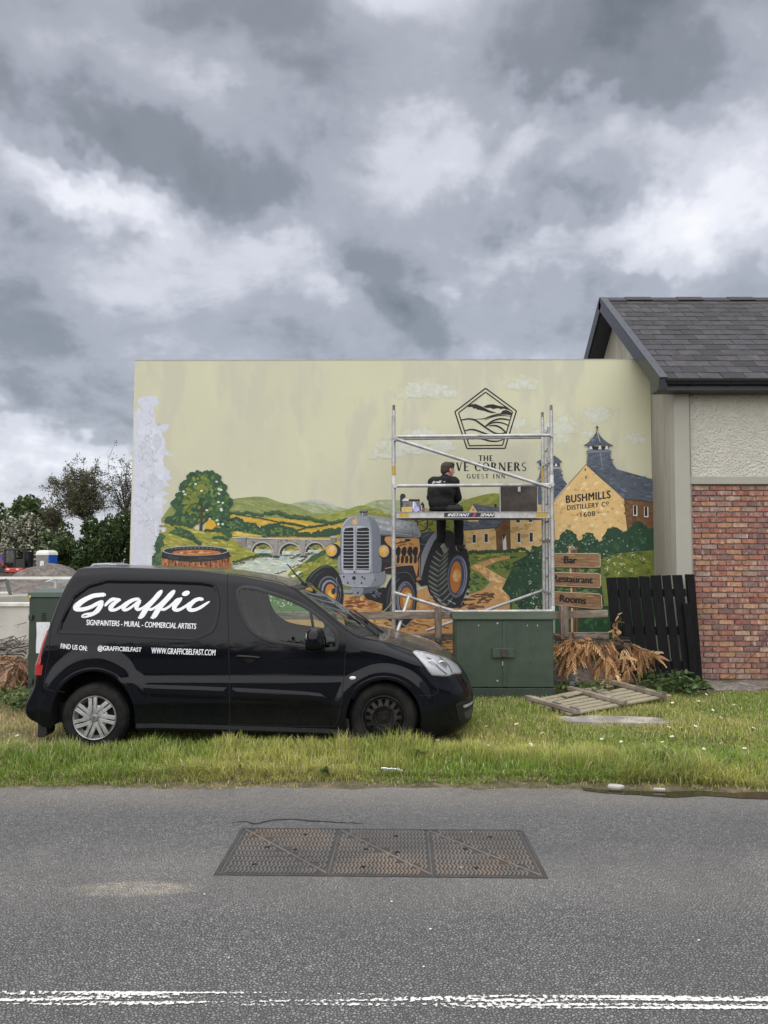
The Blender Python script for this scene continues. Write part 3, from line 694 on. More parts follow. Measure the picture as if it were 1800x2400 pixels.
def car_paint():
 m = mat('black_car_paint', (.0035, .0042, .007), .2, var=.1, coat=.45, spec=.06)
 nt = m.node_tree; N = nt.nodes; L = nt.links; b = N['Principled BSDF']
 tc = N.new('ShaderNodeTexCoord'); n = N.new('ShaderNodeTexNoise'); n.inputs['Scale'].default_value = 5; n.inputs['Detail'].default_value = 9; n.inputs['Roughness'].default_value = .7; L.new(tc.outputs['Object'], n.inputs[0])
 mr = N.new('ShaderNodeMapRange'); mr.inputs['From Min'].default_value = .35; mr.inputs['From Max'].default_value = .7; mr.inputs['To Min'].default_value = .03; mr.inputs['To Max'].default_value = .10; L.new(n.outputs[0], mr.inputs[0]); L.new(mr.outputs[0], b.inputs['Coat Roughness'])
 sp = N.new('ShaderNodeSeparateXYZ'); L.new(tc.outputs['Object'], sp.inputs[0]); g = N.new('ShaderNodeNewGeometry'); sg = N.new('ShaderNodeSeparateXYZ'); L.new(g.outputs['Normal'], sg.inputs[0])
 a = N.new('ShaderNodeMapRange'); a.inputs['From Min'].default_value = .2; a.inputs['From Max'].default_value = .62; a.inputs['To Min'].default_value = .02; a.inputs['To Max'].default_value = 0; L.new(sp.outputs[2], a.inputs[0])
 c = N.new('ShaderNodeMapRange'); c.interpolation_type = 'SMOOTHSTEP'; c.inputs['From Min'].default_value = .72; c.inputs['From Max'].default_value = 1.0; c.inputs['To Max'].default_value = .5; L.new(sg.outputs[2], c.inputs[0])  # dust on up-facing panels, strengthened to paint in the roof's pale sky reflection
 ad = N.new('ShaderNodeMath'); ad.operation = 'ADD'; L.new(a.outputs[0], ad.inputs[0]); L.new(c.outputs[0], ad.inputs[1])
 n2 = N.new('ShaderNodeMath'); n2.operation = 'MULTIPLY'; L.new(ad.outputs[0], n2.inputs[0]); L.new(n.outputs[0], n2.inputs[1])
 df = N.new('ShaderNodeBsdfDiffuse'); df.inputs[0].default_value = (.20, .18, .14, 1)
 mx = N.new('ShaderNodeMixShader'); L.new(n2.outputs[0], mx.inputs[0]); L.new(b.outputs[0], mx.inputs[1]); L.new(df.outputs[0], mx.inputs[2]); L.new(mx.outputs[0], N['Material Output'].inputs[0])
 return m
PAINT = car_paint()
def thin_glass(name, tint, fres=1.45):
 m = bpy.data.materials.new(name); m.use_nodes = True; nt = m.node_tree; N = nt.nodes; L = nt.links; N.remove(N['Principled BSDF'])
 f = N.new('ShaderNodeFresnel'); f.inputs[0].default_value = fres; t = N.new('ShaderNodeBsdfTransparent'); t.inputs[0].default_value = (*tint, 1); g = N.new('ShaderNodeBsdfGlossy'); g.inputs['Roughness'].default_value = .02
 ml = N.new('ShaderNodeMath'); ml.operation = 'MULTIPLY'; ml.inputs[1].default_value = 1.3; ml.use_clamp = True; L.new(f.outputs[0], ml.inputs[0])
 mx = N.new('ShaderNodeMixShader'); L.new(ml.outputs[0], mx.inputs[0]); L.new(t.outputs[0], mx.inputs[1]); L.new(g.outputs[0], mx.inputs[2]); L.new(mx.outputs[0], N['Material Output'].inputs[0]); return m
GLASS = thin_glass('tinted_glass', (.86, .95, .90))
RUBBER = mat('black_rubber', (.012, .012, .013), .55, var=.15, scale=12)
TRIM = mat('black_plastic', (.016, .017, .018), .55, spec=.25, var=.15, scale=10, bump=.0006, bscale=300)
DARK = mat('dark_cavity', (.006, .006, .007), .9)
TYRE = mat('tyre_rubber', (.010, .010, .011), .85, spec=.15, var=.3, scale=9, bump=.001, bscale=60, col2=(.026, .024, .022))
SILVER = mat('hubcap_silver', (.52, .52, .52), .4, metal=.6, var=.2, scale=14, col2=(.24, .235, .22))
STEEL = mat('black_steel_wheel', (.012, .0115, .0115), .6, spec=.2, var=.35, scale=12, col2=(.035, .032, .03))
REDL = mat('red_lamp', (.34, .014, .016), .12, coat=1.0, var=.15)
CHROME = mat('chrome', (.75, .76, .78), .08, metal=1.0, var=.03)
VINYL = mat('white_vinyl', (.82, .83, .86), .4, var=.03)
van = thing('panel_van', (-1.27, YC, 0), 'black panel van with white sign-painter lettering parked on the grass verge', 'van')
def part_faces(ids, name, m, mirror=True, parent=van, near_only=False):
 f1 = q[ids]; f2 = q[ids][:, ::-1] + NS*K
 F = f1 if near_only else np.concatenate([f1, f2])
 u_, inv = np.unique(F, return_inverse=True)
 return np_mesh(name, V[u_], inv.reshape(F.shape), m, parent, smooth=True)
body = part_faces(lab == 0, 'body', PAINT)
def weld(o):
 b = bmesh.new(); b.from_mesh(o.data); bmesh.ops.remove_doubles(b, verts=b.verts, dist=.0004); b.to_mesh(o.data); b.free()
weld(body)
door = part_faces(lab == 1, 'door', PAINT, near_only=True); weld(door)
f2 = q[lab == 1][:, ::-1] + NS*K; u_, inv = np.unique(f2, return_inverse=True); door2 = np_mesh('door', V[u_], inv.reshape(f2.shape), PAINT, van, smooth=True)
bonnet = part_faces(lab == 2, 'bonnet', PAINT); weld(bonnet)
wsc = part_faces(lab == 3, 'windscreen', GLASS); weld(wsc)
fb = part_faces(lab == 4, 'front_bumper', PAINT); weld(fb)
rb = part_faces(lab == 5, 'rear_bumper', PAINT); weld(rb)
def on_side(pts, off, far=False):
 pts = np.asarray(pts); w = W(pts[:, 0], pts[:, 1]) + off
 y = YC + w if far else YC - w
 return np.c_[pts[:, 0], y, pts[:, 1]]
def resample(pts, step, closed):
 pts = np.asarray(pts, float); pp = np.vstack([pts, pts[:1]]) if closed else pts
 d = np.r_[0, np.cumsum(np.linalg.norm(np.diff(pp, axis=0), axis=1))]; n = max(2, int(d[-1]/step)); t = np.linspace(0, d[-1], n+1)
 if closed: t = t[:-1]
 return np.c_[np.interp(t, d, pp[:, 0]), np.interp(t, d, pp[:, 1])]
def strip(mb, pts, w_in, w_out, off, closed=False, m=0, lift=0.0, sides=(0,), smooth=True, step=.012):
 """ribbon lying on the van's side along an (x, z) polyline"""
 p = np.array(catmull(pts, 6, closed)) if smooth else np.asarray(pts, float)
 p = resample(p, step, closed); n = len(p)
 t = (np.roll(p, -1, 0) - np.roll(p, 1, 0)) if closed else np.gradient(p, axis=0)
 t /= np.linalg.norm(t, axis=1)[:, None] + 1e-9; nn = np.c_[-t[:, 1], t[:, 0]]
 for far in sides:
  cols = [on_side(p + nn*w_in, off, far), on_side(p + nn*(w_in*.45 + w_out*.55), off+lift, far), on_side(p - nn*(-w_out) if False else p + nn*w_out, off, far)]
  vs = np.concatenate(cols); fs = []
  for i in range(n if closed else n-1):
   j = (i+1) % n
   for k in range(2):
    f = (k*n+i, k*n+j, (k+1)*n+j, (k+1)*n+i); fs.append(f if not far else f[::-1])
  mb.add(vs.tolist(), fs, m)
def patch(mb, pts, off, m=0, far=False, smooth=True, step=.02, bulge=0.0):
 """filled patch on the side: dense points inside an (x, z) outline"""
 p = np.array(catmull(pts, 5, True)) if smooth else np.asarray(pts, float)
 p = resample(p, step, True); b = bmesh.new()
 vs = [b.verts.new((a, 0, c)) for a, c in p]; b.faces.new(vs)
 bmesh.ops.triangulate(b, faces=b.faces[:])
 for _ in range(3):
  es = [e for e in b.edges if e.calc_length() > step*2.2]
  if not es: break
  bmesh.ops.subdivide_edges(b, edges=es, cuts=1); bmesh.ops.triangulate(b, faces=[f for f in b.faces if len(f.verts) > 3])
 bmesh.ops.beautify_fill(b, faces=b.faces[:], edges=b.edges[:])
 pts2 = np.array([(v.co.x, v.co.z) for v in b.verts]); d = seg_dist(p, pts2)
 o = off + bulge*(1-np.exp(-(d/.03)))
 co = on_side(pts2, o, far); b.verts.index_update()
 fs = [[v.index for v in f.verts] for f in b.faces]
 nrm = [f.normal.y for f in b.faces]
 fs = [(f if ny < 0 else f[::-1]) for f, ny in zip(fs, nrm)]
 if far: fs = [f[::-1] for f in fs]
 mb.add(co.tolist(), fs, m); b.free()
for far, dpar in ((0, door), (1, door2)):
 fw_i = q[lab == 9] if not far else q[lab == 9][:, ::-1] + NS*K; u_, inv = np.unique(fw_i, return_inverse=True); np_mesh('window', V[u_], inv.reshape(fw_i.shape), GLASS, dpar, smooth=True)
 s_ = MB(); strip(s_, win_xz, -.020, .016, .003, True, lift=.006, sides=(far,));
 bar = sxz([(726, 1424), (729, 1440), (735, 1474), (742, 1518)]); strip(s_, bar, -.013, .013, .003, False, lift=.004, sides=(far,), smooth=False)
 s_.build('window_seal', RUBBER, dpar, smooth=True)
ws = MB()
def top_pt(x, s, off=.003):
 ze, zc = float(ze_f(x)), float(zc_f(x)); we = W(x, ze)[0]; ph = s*math.pi/2
 return np.array((x, we*math.cos(ph)**.9 if s < 1 else 0.0, ze + (zc-ze)*math.sin(ph)**.85 + off))
for sg in (-1, 1):
 pth = [top_pt(x, .10) for x in np.linspace(-.86, -.26, 40)]
 vs = [];
 for x in np.linspace(-.88, -.25, 44):
  for s_v in (.045, .10, .15): p = top_pt(x, s_v, .004); vs.append((p[0], YC + sg*p[1], p[2]))
 fs = [(i*3+j, (i+1)*3+j, (i+1)*3+j+1, i*3+j+1) for i in range(43) for j in range(2)]
 ws.add(vs, fs if sg < 0 else [f[::-1] for f in fs])
for kind in ('hdr', 'cowl'):
 vs = []; S = np.linspace(.08, 1, 30)
 prof = list(S) + list(S[::-1][1:])
 for k, s_v in enumerate(prof):
  sg = -1 if k < 30 else 1
  xc = (-.845 - .035*(1-s_v)) if kind == 'hdr' else (-.07 - .19*(1-s_v)**1.6)
  for dx in ((-.02, .02, .05) if kind == 'hdr' else (-.10, -.04, .03)):
   p = top_pt(xc+dx, s_v, .004); vs.append((p[0], YC + sg*p[1], p[2]))
 fs = [(i*3+j, i*3+j+1, (i+1)*3+j+1, (i+1)*3+j) for i in range(len(prof)-1) for j in range(2)]
 ws.add(vs, fs)
ws.build('windscreen_seal', RUBBER, wsc, smooth=True)
m = MB()
for (x0, y0, x1, y1) in ((-.10, YC-.55, -.36, YC-.05), (-.06, YC-.02, -.33, YC+.52)):
 n = 8; pts = []
 for i in range(n+1):
  t = i/n; x = x0 + (x1-x0)*t; y = y0 + (y1-y0)*t; wv = abs(y-YC)
  ze, zc = float(ze_f(x)), float(zc_f(x)); we = W(x, ze)[0]; c_ = min(wv/we, .999)**(1/.9); z = ze + (zc-ze)*math.sqrt(1-c_*c_)**.85
  pts.append((x, y, z+.022))
 m.tube(pts, .009, 6); m.tube([pts[0], (x0+.05, y0-.05, pts[0][2]-.03)], .012, 6)
m.build('wiper', TRIM, van, smooth=True)
sm = MB()
gaps = [([(534, 1344), (533, 1390), (534, 1440), (536, 1500), (537, 1560), (538, 1620), (538, 1697)], False),
  ([(539, 1697), (660, 1702), (770, 1702), (783, 1700), (791, 1690), (797, 1660), (802, 1630), (807, 1574), (809, 1531)], True),
  ([(534, 1344), (600, 1353), (660, 1366), (692, 1382), (750, 1428), (808, 1476), (838, 1494)], False),
  ([(177, 1334), (160, 1362), (143, 1402), (128, 1445), (118, 1480), (115, 1530), (107, 1575), (106, 1612), (152, 1622)], True),
  ([(809, 1531), (848, 1527)], False), ([(969, 1630), (1000, 1630), (1018, 1628), (1026, 1618), (1024, 1600)], True),
  ([(837, 1494), (900, 1505), (969, 1528)], True)]
for pts, sm_ in gaps: sm = MB(); strip(sm, sxz(pts), -.0034, .0034, .0012, False, smooth=sm_, step=.01); sm.build('panel_gap', DARK, van)
sm = MB(); strip(sm, CARGO, -.005, .005, .0012, True, step=.01); sm.build('panel_gap', DARK, van)
m = MB(); rs1 = sxz([(334, 1606), (345, 1604), (440, 1607), (533, 1611), (533, 1638), (440, 1636), (352, 1632), (340, 1622)]); patch(m, rs1, .004, bulge=.012, smooth=False, step=.02); m.build('rub_strip', PAINT, van, smooth=60)
m = MB(); rs2 = sxz([(541, 1611), (640, 1616), (720, 1621), (752, 1625), (768, 1638), (766, 1649), (740, 1649), (640, 1645), (541, 1640)]); patch(m, rs2, .004, bulge=.012, smooth=False, step=.02); m.build('rub_strip', PAINT, door, smooth=60)
m = MB()
for x0, x1 in ((WR[0]+.40, WF[0]-.37),):
 X = np.linspace(x0, x1, 40); vs = []
 for x in X:
  zb = float(zb_f(x)); w = W(x, zb+.03)[0]
  for dy, dz in ((.012, .045), (.014, .005), (-.05, -.045), (-.4, -.05)): vs.append((x, YC - w - dy, zb+dz))
 m.add(vs, [(i*4+j, (i+1)*4+j, (i+1)*4+j+1, i*4+j+1) for i in range(39) for j in range(3)])
 m.add([(a, 2*YC-b, c) for a, b, c in vs], [(i*4+j, i*4+j+1, (i+1)*4+j+1, (i+1)*4+j) for i in range(39) for j in range(3)])
m.build('sill', TRIM, van, smooth=50)
for (cx, cz), rx, rz in ((WR, .405, .452), (WF, .362, .375)):
 an = np.linspace(R(-12), R(192), 60); P2 = np.c_[cx + rx*np.cos(an), cz + rz*np.sin(an)]
 P2 = P2[P2[:, 1] > .19]
 for sg in (-1, 1):
  lip = MB(); strip(lip, P2, -.022, .012, .002, False, lift=.004, sides=(0 if sg < 0 else 1,), smooth=False); lip.build('arch_lip', PAINT, van, smooth=True); lin = MB(); vs = []
  for x, z in P2:
   w = W(x, z)[0]
   for d in (.0, .03, .45): vs.append((x + (0 if d < .02 else .01*np.sign(x-cx)), YC + sg*(w - d + .001), z + .012*(d > 0)))
  n = len(P2); lin.add(vs, [(i*3+j, (i+1)*3+j, (i+1)*3+j+1, i*3+j+1) for i in range(n-1) for j in range(2)]); lin.build('arch_liner', DARK, van)
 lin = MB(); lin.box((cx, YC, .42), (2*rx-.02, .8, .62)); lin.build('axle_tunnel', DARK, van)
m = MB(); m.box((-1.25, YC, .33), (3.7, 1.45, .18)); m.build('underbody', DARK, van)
m = MB(); m.tube([(-3.2, YC-.45, .27), (-2.2, YC-.4, .24), (-1.2, YC-.3, .24)], .03, 8); m.build('exhaust', STEEL, van, smooth=True)
m = MB(); tl = sxz([(105, 1478), (118, 1479), (116, 1500), (111, 1530), (107, 1572), (94, 1579), (90, 1562), (91, 1545), (97, 1510)])
TL = [(120, 1480), (117, 1500), (112, 1530), (109, 1573)]
def tail(far):
 mb = MB(); zs = np.linspace(P(0, 1580, 7.3).z, P(0, 1479, 7.3).z, 22); vs = []; nn_ = 7
 for z in zs:
  xr = float(Xr_f(z)); xe = np.interp(z, [.70, .95, 1.15], [-3.205, -3.178, -3.125])
  for j in range(nn_):
   t = j/(nn_-1); x = xr + .0015 + (xe-xr)*t**1.8; w = W(x, z)[0]; b_ = .010*math.sin(math.pi*min(1, t*1.1+.02))
   dx = (.016 + .022*math.exp(-((z-.80)/.07)**2))*(1-t)**.7
   vs.append((x-dx, YC + (1 if far else -1)*(w+b_), z))
 n = len(zs); fs = [(i*nn_+j, i*nn_+j+1, (i+1)*nn_+j+1, (i+1)*nn_+j) for i in range(n-1) for j in range(nn_-1)]
 if far: fs = [f[::-1] for f in fs]
 mb.add(vs, fs); return mb
tail(0).build('tail_light', REDL, van, smooth=True); tail(1).build('tail_light', REDL, van, smooth=True)
HL = [(968, 1528), (975, 1525), (996, 1528), (1021, 1535), (1042, 1541), (1058, 1549), (1072, 1560), (1081, 1573), (1080, 1577), (1064, 1578), (1050, 1584), (1034, 1584), (1013, 1582), (1005, 1574), (994, 1558), (982, 1543)]
hl = sxz(HL)
HLG = bpy.data.materials.new('lamp_lens'); HLG.use_nodes = True
def _hl():
 nt = HLG.node_tree; N = nt.nodes; L = nt.links; N.remove(N['Principled BSDF'])
 f = N.new('ShaderNodeFresnel'); f.inputs[0].default_value = 1.5; t = N.new('ShaderNodeBsdfTransparent'); t.inputs[0].default_value = (.93, .94, .95, 1); g = N.new('ShaderNodeBsdfGlossy'); g.inputs['Roughness'].default_value = .02
 mx = N.new('ShaderNodeMixShader'); L.new(f.outputs[0], mx.inputs[0]); L.new(t.outputs[0], mx.inputs[1]); L.new(g.outputs[0], mx.inputs[2]); L.new(mx.outputs[0], N['Material Output'].inputs[0])
_hl()
REFL = mat('lamp_reflector', (.90, .90, .90), .3, metal=.0, var=.08, scale=30, stretch=(1, 1, 6))
for far in (0, 1):
 m = MB(); patch(m, hl, .006, far=far, smooth=False, step=.014); rfl = m.build('headlight', REFL, van, smooth=True)
 m = MB(); patch(m, hl, .018, far=far, smooth=False, step=.014, bulge=.014); m.build('lens', HLG, rfl, smooth=True)
 m = MB(); strip(m, hl, -.006, .004, .010, True, sides=(far,), smooth=False, lift=.006); m.build('lamp_rim', mat('lamp_rim_grey', (.42, .43, .44), .3, metal=.3), rfl, smooth=True)
 for cu, cv, r in ((1012, 1556, 10.5), (1036, 1560, 12)):
  s0 = surf(cu, cv, .010); c = Vector((s0.x, s0.y if not far else 2*YC-s0.y, s0.z)); mb = MB(); rr = r/248
  mb.lathe([(rr, 0), (rr*.92, .006), (rr*.72, -.002), (.001, .004)], c, (.25, -1 if not far else 1, 0), 20); mb.build('bulb_bowl', CHROME if r > 11 else REFL, rfl, smooth=True)
 for pth in ([(1000, 1541), (1012, 1546), (1030, 1566), (1048, 1580)], [(1030, 1540), (1052, 1560), (1060, 1577)]):
  mb = MB(); strip(mb, sxz(pth), -.005, .005, .011, False, sides=(far,), lift=.004); mb.build('lamp_divider', mat('lamp_grey', (.22, .22, .23), .4), rfl, smooth=True)
FG = [(1054, 1634), (1058, 1631), (1080, 1630), (1107, 1632), (1109, 1660), (1108, 1686), (1095, 1689), (1078, 1690), (1066, 1682), (1058, 1656)]
def wrap_pts(px):
 return sxz(px)
FGx = np.array([(p[0], p[1]) for p in [(.675, .425), (.72, .445), (.83, .445), (.893, .440), (.912, .40), (.912, .30), (.90, .235), (.83, .215), (.76, .215), (.71, .27)]])
for far in (0, 1):
 m = MB(); patch(m, FGx, .006, far=far, smooth=False, step=.016, bulge=.008); fs_ = m.build('fog_surround', TRIM, fb, smooth=True)
 m = MB(); patch(m, np.array([(.76, .405), (.878, .402), (.883, .375), (.76, .377)]), .018, far=far, smooth=False, step=.015); m.build('daytime_lamp', mat('led_lamp', (.38, .38, .38), .2, var=.9, scale=60, stretch=(1, 0, 0)), fs_)
 m = MB(); patch(m, np.array([(.77, .335), (.868, .335), (.873, .255), (.80, .255), (.777, .29)]), .015, far=far, smooth=False, step=.015); m.build('fog_recess', mat('recess_grey', (.05, .05, .052), .5), fs_)
m = MB(); c = surf(827, 1589, .002); m.ball(c, (.034, .010, .017), 14, 8); m.build('side_repeater', mat('clear_lamp', (.75, .74, .70), .15, coat=1), van, smooth=True)
m = MB(); c = sxz([(570, 1542), (578, 1551), (584, 1553), (592, 1551), (600, 1542), (592, 1538), (578, 1538)]); patch(m, c, .0012, smooth=True, step=.01); hd = m.build('handle_cup', DARK, door)
m = MB(); pts = [surf(556, 1538, .012), surf(570, 1538, .032), surf(590, 1539, .034), surf(610, 1542, .014)]; m.tube([Vector(p) for p in catmull(pts, 5)], .0125, 8); m.build('door_handle', PAINT, door, smooth=True)
m = MB(); m.lathe([(.0001, -.012), (.011, -.012), (.011, .0)], surf(557, 1538, .0), (0, 1, 0), 14); m.build('lock', CHROME, door)
m = MB(); patch(m, sxz([(810, 1482), (828, 1500), (847, 1525), (842, 1528), (810, 1528)]), .0018, smooth=False, step=.02); m.build('sail_trim', TRIM, van, smooth=True)
def mirror(far):
 mb = MB(); c0 = surf(742, 1512, 0); cx, cz = c0.x, c0.z; sg = 1 if far else -1; w0 = W(cx, cz)[0]
 prof = [(717, 1519), (717, 1500), (720, 1483), (727, 1474), (737, 1471), (747, 1473), (755, 1482), (759, 1498), (761, 1512), (757, 1521), (740, 1524), (724, 1523)]
 o = pxz(prof, YN-.13); o = np.array(catmull(o, 3, True)); cen = o.mean(0); rings = []
 for dy, s_, dx in ((.0, .55, .01), (.02, .86, .004), (.06, 1.0, 0), (.12, 1.0, 0), (.165, .9, 0), (.195, .65, -.003), (.205, .2, -.004)):
  rings.append([(cen[0] + (a-cen[0])*s_ + dx, YC + sg*(w0 + .05 + dy), cen[1] + (b-cen[1])*s_) for a, b in o])
 n = len(o); vs = [p for r_ in rings for p in r_]; fs = [(i*n+j, i*n+(j+1) % n, (i+1)*n+(j+1) % n, (i+1)*n+j) for i in range(len(rings)-1) for j in range(n)] + [tuple(range(n))[::-1], tuple((len(rings)-1)*n+j for j in range(n))]
 mb.add(vs, fs)
 mo = mb.build('door_mirror', PAINT, van, smooth=50)
 mb = MB(); mb.tube([(cen[0]+.045, YC+sg*(w0-.02), cen[1]-.10), (cen[0]+.03, YC+sg*(w0+.07), cen[1]-.09), (cen[0], YC+sg*(w0+.14), cen[1]-.07)], [.045, .038, .03], 10); mb.build('mirror_foot', TRIM, mo, smooth=True)
 mb = MB(); g_ = [(cen[0]-.0 + 0, 0, 0)]; mb.prism([(o[:, 0].min()+.012, YC+sg*(w0+.08), cen[1]-.07), (o[:, 0].min()+.012, YC+sg*(w0+.21), cen[1]-.06), (o[:, 0].min()+.014, YC+sg*(w0+.20), cen[1]+.06), (o[:, 0].min()+.014, YC+sg*(w0+.09), cen[1]+.07)], (-.004, 0, 0)); mb.build('mirror_glass', CHROME, mo)
mirror(0); mirror(1)
m = MB(); a0 = P(713, 1369, YC-.1); a1 = P(672, 1321, YC-.1); m.tube([a0, a0.lerp(a1, .3), a0.lerp(a1, .31), a1], [.013, .010, .0075, .005], 8); m.box(a0+Vector((.0, 0, -.005)), (.07, .035, .03)); m.build('aerial', TRIM, van, smooth=40)
for (x, z0, z1) in ((P(128, 0, YN).x, .13, .40), (WF[0]-.36, .12, .30)):
 m = MB(); m.prism([(x-.035, YN+.03, z1), (x+.035, YN+.03, z1), (x+.05, YN+.03, z0+.03), (x+.02, YN+.03, z0), (x-.045, YN+.03, z0)], (0, .18, 0)); m.build('mudflap', RUBBER, van, bevel=.008)
def wheel(cx, cz, near, style):
 yo = YN + .012 if near else 2*YC - YN - .012; ax = Vector((0, -1 if near else 1, 0)); c = Vector((cx, yo, cz)); Rt = .312
 w = bpy.data.objects.new('wheel', None); COL.objects.link(w); w.parent = van; ORG[w.name] = ORG[van.name]
 t = MB(); prof = [(.19, -.17), (.205, -.012), (.212, -.002), (.225, .004), (.255, .010), (.285, .004), (.300, -.010), (.309, -.028), (Rt, -.06), (Rt+.001, -.10), (Rt, -.14), (.306, -.175), (.27, -.195), (.21, -.19)]
 t.lathe(prof, c, ax, 64); t.build('tyre', TYRE, w, smooth=60)
 tr = MB()
 for j in range(72):
  a = 2*math.pi*j/72
  for (h0, h1, sh) in ((-.03, -.075, .02), (-.085, -.125, -.02), (-.13, -.172, .02)):
   hm = (h0+h1)/2; d = Vector((math.cos(a), 0, math.sin(a))); tr.box(c + d*(Rt+.002) + ax*hm, (.017, abs(h1-h0), .007), Matrix.Rotation(math.pi/2-a, 3, 'Y'))
 o = tr.build('tread_block', TYRE, w); o['kind'] = 'stuff'
 r = MB(); r.lathe([(.208, -.004), (.203, .003), (.196, .0), (.192, -.03), (.185, -.05), (.165, -.055)] if style == 'steel' else [(.206, -.004), (.200, .010), (.193, .004), (.190, -.03), (.17, -.05)], c, ax, 48); r.build('rim', STEEL if style == 'steel' else SILVER, w, smooth=50)
 X = Vector((1, 0, 0)); Z = Vector((0, 0, 1))
 def pt(px, pz, h): return c + X*px + Z*pz + ax*h
 if style == 'steel':
  d = MB(); n = 14; rin, rout = .118, .186; holes = []
  N_ = n*8; rr = [.105, .118, .134, .152, .170, .187]; vs = []; hh = [-.012, -.010, -.016, -.022, -.026, -.045]
  for i, r_ in enumerate(rr):
   for j in range(N_): a = 2*math.pi*j/N_; vs.append(pt(r_*math.cos(a), r_*math.sin(a), hh[i]))
  fs = []
  for i in range(len(rr)-1):
   for j in range(N_):
    if i in (2, 3) and (j % 8) in (2, 3, 4, 5): continue
    if i == 1 and (j % 8) in (3, 4): continue
    if i == 4 and False: continue
    fs.append((i*N_+j, i*N_+(j+1) % N_, (i+1)*N_+(j+1) % N_, (i+1)*N_+j))
  d.add(vs, fs); d.lathe([(.105, -.012), (.098, -.018), (.090, -.045), (.062, -.052), (.058, -.042), (.034, -.040), (.030, -.026), (.001, -.024)], c, ax, 40); d.build('wheel_disc', STEEL, w, smooth=45)
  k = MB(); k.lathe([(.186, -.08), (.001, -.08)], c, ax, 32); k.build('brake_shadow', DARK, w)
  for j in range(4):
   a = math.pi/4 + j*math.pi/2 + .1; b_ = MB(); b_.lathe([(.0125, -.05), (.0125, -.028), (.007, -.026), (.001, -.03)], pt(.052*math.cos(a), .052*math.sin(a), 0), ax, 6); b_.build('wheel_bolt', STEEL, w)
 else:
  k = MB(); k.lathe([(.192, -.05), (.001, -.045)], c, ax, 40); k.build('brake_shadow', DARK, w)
  d = MB(); d.lathe([(.118, -.022), (.09, -.012), (.055, -.002), (.001, .0)], c, ax, 42);
  hub = d.build('hubcap', SILVER, w, smooth=True)
  n = 7
  for j in range(n):
   a = 2*math.pi*j/n + 1.72; ra = Vector((math.cos(a), math.sin(a))); ta = Vector((-math.sin(a), math.cos(a)))
   for off0, off1, wd0, wd1, r0 in ((.030, .026, .030, .038, .030), (-.012, -.022, .026, .034, .050)):
    p0 = ra*r0 + ta*(off0); p1 = ra*.191 + ta*(off1 - .012)
    dd = (p1-p0).normalized(); nn2 = Vector((-dd.y, dd.x)); sp = MB()
    poly = [p0 + nn2*wd0/2, p1 + nn2*wd1/2, p1 - nn2*wd1/2, p0 - nn2*wd0/2]
    vs = [pt(p.x, p.y, .006 if i in (1, 2) else .008) for i, p in enumerate(poly)] + [pt(p.x, p.y, -.02) for p in poly]
    sp.add(vs, [(0, 1, 2, 3), (0, 4, 5, 1), (1, 5, 6, 2), (2, 6, 7, 3), (3, 7, 4, 0)]); sp.build('spoke', SILVER, w, bevel=.003)
  d = MB(); d.lathe([(.034, -.005), (.034, .006), (.028, .012), (.0005, .013)], c, ax, 28); d.build('hub_badge', SILVER, w, smooth=40)
  d = MB()
  for q_ in (0, 1):
   z0 = -.008 + q_*.012; d.tube([pt(-.014, z0, .0135), pt(0, z0+.012, .0145), pt(.014, z0, .0135)], .0028, 5)
  d.build('badge_mark', mat('badge_dark', (.10, .10, .10), .4, metal=.5), w)
wheel(WR[0], WR[1], True, 'cover'); wheel(WF[0], WF[1], True, 'steel'); wheel(WR[0], WR[1], False, 'cover'); wheel(WF[0], WF[1], False, 'steel')
CABIN = mat('cabin_grey', (.030, .031, .033), .8, var=.2); FAB = mat('seat_fabric', (.030, .031, .036), .95, var=.3, scale=20)
m = MB(); m.box((-1.62, YC, 1.0), (.04, 1.5, 1.25)); m.build('bulkhead', CABIN, van)
m = MB(); m.box((-.85, YC, .50), (1.6, 1.55, .06)); m.build('cabin_floor', CABIN, van)
m = MB(); m.prism([(-.42, YC-.74, 1.06), (-.20, YC-.74, 1.03), (-.02, YC-.74, .93), (-.02, YC-.74, .5), (-.3, YC-.74, .5), (-.45, YC-.74, .85)], (0, 1.48, 0)); m.build('dashboard', CABIN, van, bevel=.02)
for yy in (YC-.40, YC+.40):
 m = MB(); m.box((-1.10, yy, .70), (.52, .50, .20)); m.prism([(-1.30, yy-.24, .72), (-1.16, yy-.24, .74), (-1.36, yy-.20, 1.32), (-1.47, yy-.20, 1.30)], (0, .46, 0)); m.box((-1.45, yy, 1.42), (.10, .27, .19), Matrix.Rotation(R(-14), 3, 'Y')); m.build('seat', FAB, van, bevel=.035)
m = MB(); sc_ = Vector((-.60, YC-.40, 1.02)); axs = Vector((-.85, 0, .5)).normalized()
n_ = 28; e1 = Vector((0, 1, 0)); e2 = axs.cross(e1); m.tube([sc_ + (e1*math.cos(2*math.pi*i/n_) + e2*math.sin(2*math.pi*i/n_))*.185 for i in range(n_+1)], .014, 8)
m.bar(sc_ - e1*.18, sc_ + e1*.18, .04, .02); m.bar(sc_, sc_ - e2*.18, .04, .02, up=e1); m.tube([sc_, sc_ - axs*.28], .03, 8); m.build('steering_wheel', TRIM, van, smooth=40)
